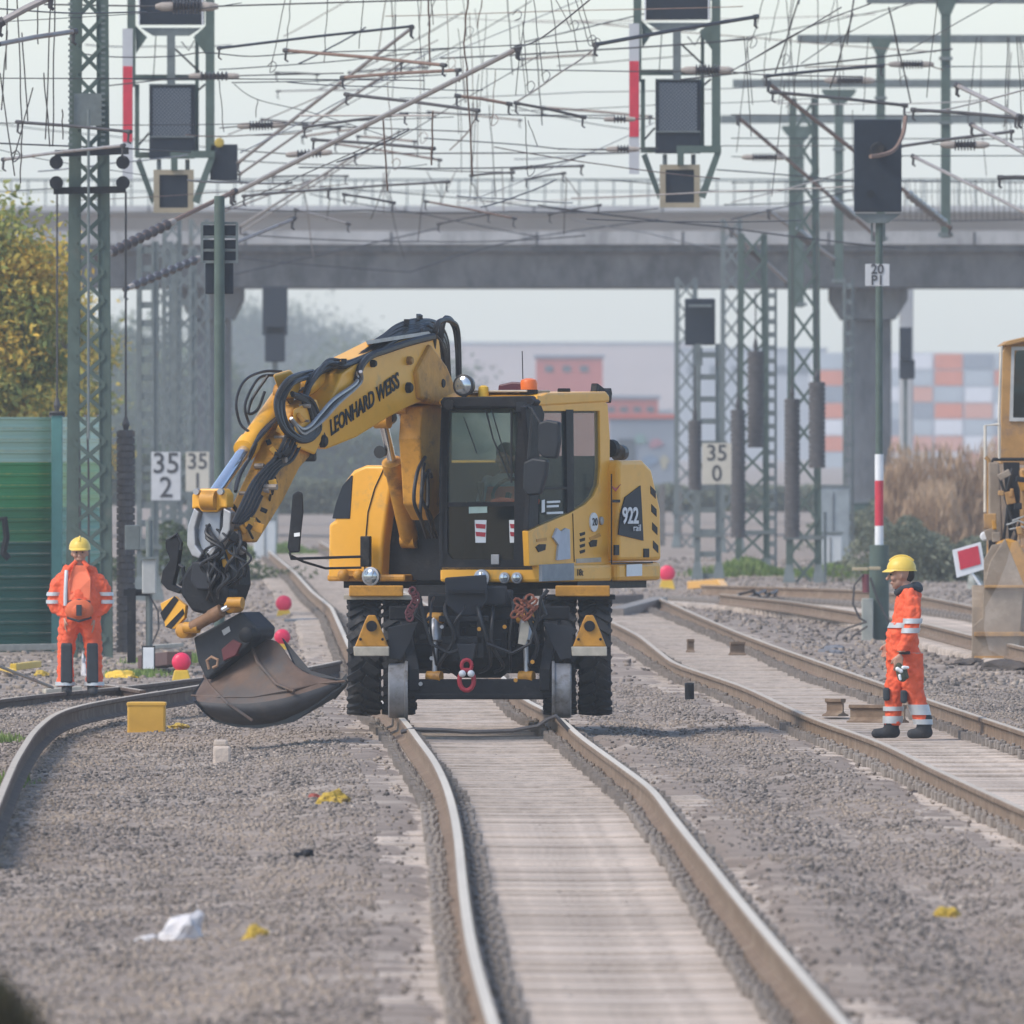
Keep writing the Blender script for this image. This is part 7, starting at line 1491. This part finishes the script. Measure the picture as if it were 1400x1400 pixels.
# long horizontal wires
hz_ = [([(0,12),(100,18),(200,16)],200,.010,0),([(0,107),(340,108),(580,110)],215,.008,0),([(100,72),(160,78),(234,77),(280,72),(343,77),(420,72),(560,68),(700,62),(815,55)],230,.009,0),([(0,168),(180,171),(400,168),(620,160)],236,.007,0),([(0,196),(170,203),(260,208)],220,.012,0),
  ([(300,95),(350,92),(480,82),(620,66)],240,.009,0),([(317,113),(454,110),(610,102)],242,.009,0),([(546,154),(700,157),(840,158)],246,.009,0),([(580,189),(700,197),(760,203)],248,.010,0),([(409,229),(700,229),(800,213)],250,.012,0),([(463,210),(700,209)],252,.009,0),
  ([(306,284),(500,287),(700,289),(900,285)],290,.012,3),([(329,320),(580,330),(800,322)],300,.012,2),([(660,94),(870,98)],240,.008,0),([(1000,157),(1200,158),(1400,157)],280,.011,0),([(1000,189),(1400,190)],290,.010,0),([(1290,91),(1400,91)],260,.010,0),([(1230,213),(1400,213)],270,.010,0),
  ([(1000,250),(1190,248),(1400,250)],310,.010,0),([(990,280),(1130,276),(1190,270)],310,.012,0),([(0,262),(70,258),(180,255)],260,.008,0),([(300,187),(380,182),(480,170)],258,.009,0),([(300,350),(420,362),(560,372)],330,.012,0),([(560,372),(700,330),(900,300)],340,.014,0),([(320,375),(520,330),(600,312)],330,.014,0),
  ([(980,232),(1060,238),(1170,248)],270,.012,0),([(1000,300),(1100,276),(1190,255)],290,.012,0),([(800,245),(880,250),(1000,262),(1200,259)],300,.010,0),([(1180,300),(1300,302),(1400,300)],330,.014,0),([(300,247),(400,253),(620,270),(790,290)],300,.010,0),([(0,30),(240,15),(330,4)],210,.006,0),([(320,115),(352,136),(430,155),(540,190)],235,.006,0),([(0,205),(60,218),(200,240)],235,.006,0)]
for pts, d, r, sg in hz_: wire(pts, d, d+6, r, 'thin dark overhead wire running sideways across the sky above the yard', 'sideways overhead wires', sag=sg)
wire([(811,68),(790,84),(766,99),(735,121),(703,141)], 225, 238, .012, 'pale contact wire sweeping down left from the long dark arm', None, M_alu); wire([(1000,277),(1060,262),(1109,249),(1170,230),(1223,211),(1232,190),(1237,154)], 300, 250, .012, 'pale contact wire looping up across the large dark screen', None, M_alu); wire([(1237,154),(1297,149),(1400,123)], 250, 215, .012, 'pale contact wire running to the upper right edge', None, M_alu)
wire([(654,152),(640,180),(615,205)], 232, 262, .010, 'rusty contact wire under the middle tangle', None, M_rustw); wire([(700,66),(740,52),(812,-5)], 215, 200, .010, 'wire from the thick tube end up to the top edge', None)
wire([(1238,160),(1234,185),(1222,205),(1205,212),(1190,214)], 236, 235, .03, 'reddish hanging cable loop in front of the large dark screen', None, M_rustw)
wire([(1014,90),(1100,40),(1190,5)], 240, 236, .009, 'thin wire rising to the second catenary beam, upper', 'rising stay wires'); wire([(1000,97),(1075,55),(1150,10)], 242, 236, .009, 'thin wire rising to the second catenary beam, upper', 'rising stay wires'); wire([(1095,87),(1160,45),(1260,-5)], 262, 250, .008, 'thin wire rising to the second catenary beam, upper', 'rising stay wires'); wire([(1240,70),(1350,8),(1380,-5)], 262, 250, .008, 'thin wire rising to the second catenary beam, upper', 'rising stay wires')
# drop wires
dr = random.Random(3)
def dropper(x0, y0, x1, y1, d, r, label, group, m=None, loop=False):
    pts = [(x0,y0)]; n = 5
    for i in range(1, n): t = i/n; pts.append((x0+(x1-x0)*t+dr.uniform(-.8,.8), y0+(y1-y0)*t))
    pts.append((x1,y1))
    if loop: pts += [(x1+6,y1-2),(x1+9,y1-9),(x1+4,y1-14),(x1-3,y1-8)]
    o = wire(pts, d, d+2, r, label, group, m); return o
LT = 'thin dropper wire in the dense tangle above the excavator'
for k in range(30):
    x = dr.gauss(625, 55); y0 = dr.choice((-8, dr.uniform(-8,120), dr.uniform(60,180))); L = dr.uniform(40,150); dropper(x, y0, x+dr.uniform(-14,10), min(y0+L, 270), dr.uniform(215,290), dr.choice((.005,.006,.008)), LT, 'dropper wires in the middle', dr.choice((M_wire,M_wire,M_rustw)), dr.random() < .35)
for x0,y0,x1,y1 in ((391,-5,369,98),(398,-5,391,70),(448,-5,443,85),(497,-5,491,66),(541,20,540,110),(300,110,306,180),(352,136,350,160)): dropper(x0,y0,x1,y1,225,.006,'single dropper wire hanging in the clear sky between the left signal and the tangle','dropper wires beside the left signal',None,x1==369)
for x0,y0,x1,y1 in ((586,-5,588,90),(640,-5,634,60),(634,60,640,100),(638,95,646,240),(592,152,590,225),(524,165,530,260)): dropper(x0,y0,x1,y1,226,.012,'rusty chain like dropper in the middle of the tangle','thick rusty droppers',M_rustw)
for x0,y0,x1,y1 in ((10,-5,8,95),(23,-5,30,165),(30,45,38,165),(70,-5,62,190),(75,-5,72,200),(60,100,68,200),(0,100,20,240),(10,42,2,150),(52,-5,52,60),(45,120,18,220),(30,165,28,250),(85,150,86,190)): dropper(x0,y0,x1,y1,205,.008,'dropper wire hanging at the upper left beside the tall mast','dropper wires at the upper left',None,dr.random()<.4)
for x0,y0,x1,y1 in ((729,-5,743,111),(753,-5,766,97),(720,-5,705,130),(775,-5,790,70),(785,-5,806,62),(793,-5,812,66),(715,30,722,125),(712,25,704,28),(760,0,782,42),(718,160,722,240),(722,165,735,200)): dropper(x0,y0,x1,y1,222,.006,'dropper wire just left of the middle hanging signal','dropper wires left of the middle signal',None,dr.random()<.6)
for k in range(30):
    x = dr.uniform(1010,1400); y0 = dr.choice((-5,50,dr.uniform(60,170))); dropper(x,y0,x+dr.uniform(-20,14),min(270,y0+dr.uniform(60,170)),dr.uniform(235,300),.0065,'thin dropper wire among the catenary beams at the upper right','dropper wires at the upper right',None,dr.random()<.25)
for k in range(22): x = 1236+k*7.6; dropper(x,246+dr.uniform(-3,3),x+1,302,330,.006,'faint dropper in the row before the bridge at the right','faint droppers at the right')
for x0,y0,x1,y1 in ((1092,0,1060,100),(1168,-5,1158,60),(1166,18,1135,120),(1215,10,1245,140),(1092,5,1095,-5)): dropper(x0,y0,x1,y1,250,.012,'thick dropper running down left from the top edge at the right','thick droppers at the right')
for k in range(14): x = dr.uniform(380,780); y0 = dr.uniform(225,262); dropper(x,y0,x+dr.uniform(-30,30),y0+dr.uniform(20,110),dr.uniform(300,360),.010,'faint dropper in front of the bridge deck','faint droppers before the bridge',dr.choice((M_alu,M_wire)))

er = random.Random(17)
for k in range(46):   # more of the dense net of span wires, registration wires and far tubes
    x0 = er.choice((er.uniform(-60,900), er.uniform(300,800), er.uniform(-60,1200))); L = er.uniform(140,520); y0 = er.uniform(20,300); sl = er.choice((er.gauss(.02,.05), er.gauss(-.03,.06), -er.uniform(.35,.6))) if x0 < 640 else er.gauss(.03,.12)
    if sl < -.3: L *= .6
    dd_ = er.uniform(225,340); wire([(x0,y0),(x0+L*.5,y0+L*.5*sl+er.uniform(-2,4)),(x0+L,y0+L*sl)], dd_, dd_+er.uniform(-6,12), er.choice((.007,.009,.011,.014)), 'span or registration wire lost in the dense net of overhead lines', 'span wires of the dense net', er.choice((M_wire,M_wire,M_alu,M_rustw)), sag=er.uniform(0,2))
for k in range(14):
    x0 = er.uniform(330,760); y0 = er.uniform(60,300); L = er.uniform(50,150); sl = er.gauss(0,.16); dd_ = er.uniform(250,350)
    arm((x0,y0),(x0+L,y0+L*sl),dd_,dd_,er.uniform(.014,.022),'small far steady arm in the tangle, %s one from the left' % ['first','second','third','fourth','fifth','sixth','seventh','eighth','ninth','tenth','eleventh','twelfth','thirteenth','fourteenth'][k] if False else 'small far steady arm lost in the dense tangle', er.choice((M_wire,M_rustw,M_alu)))['group'] = 'small far steady arms'
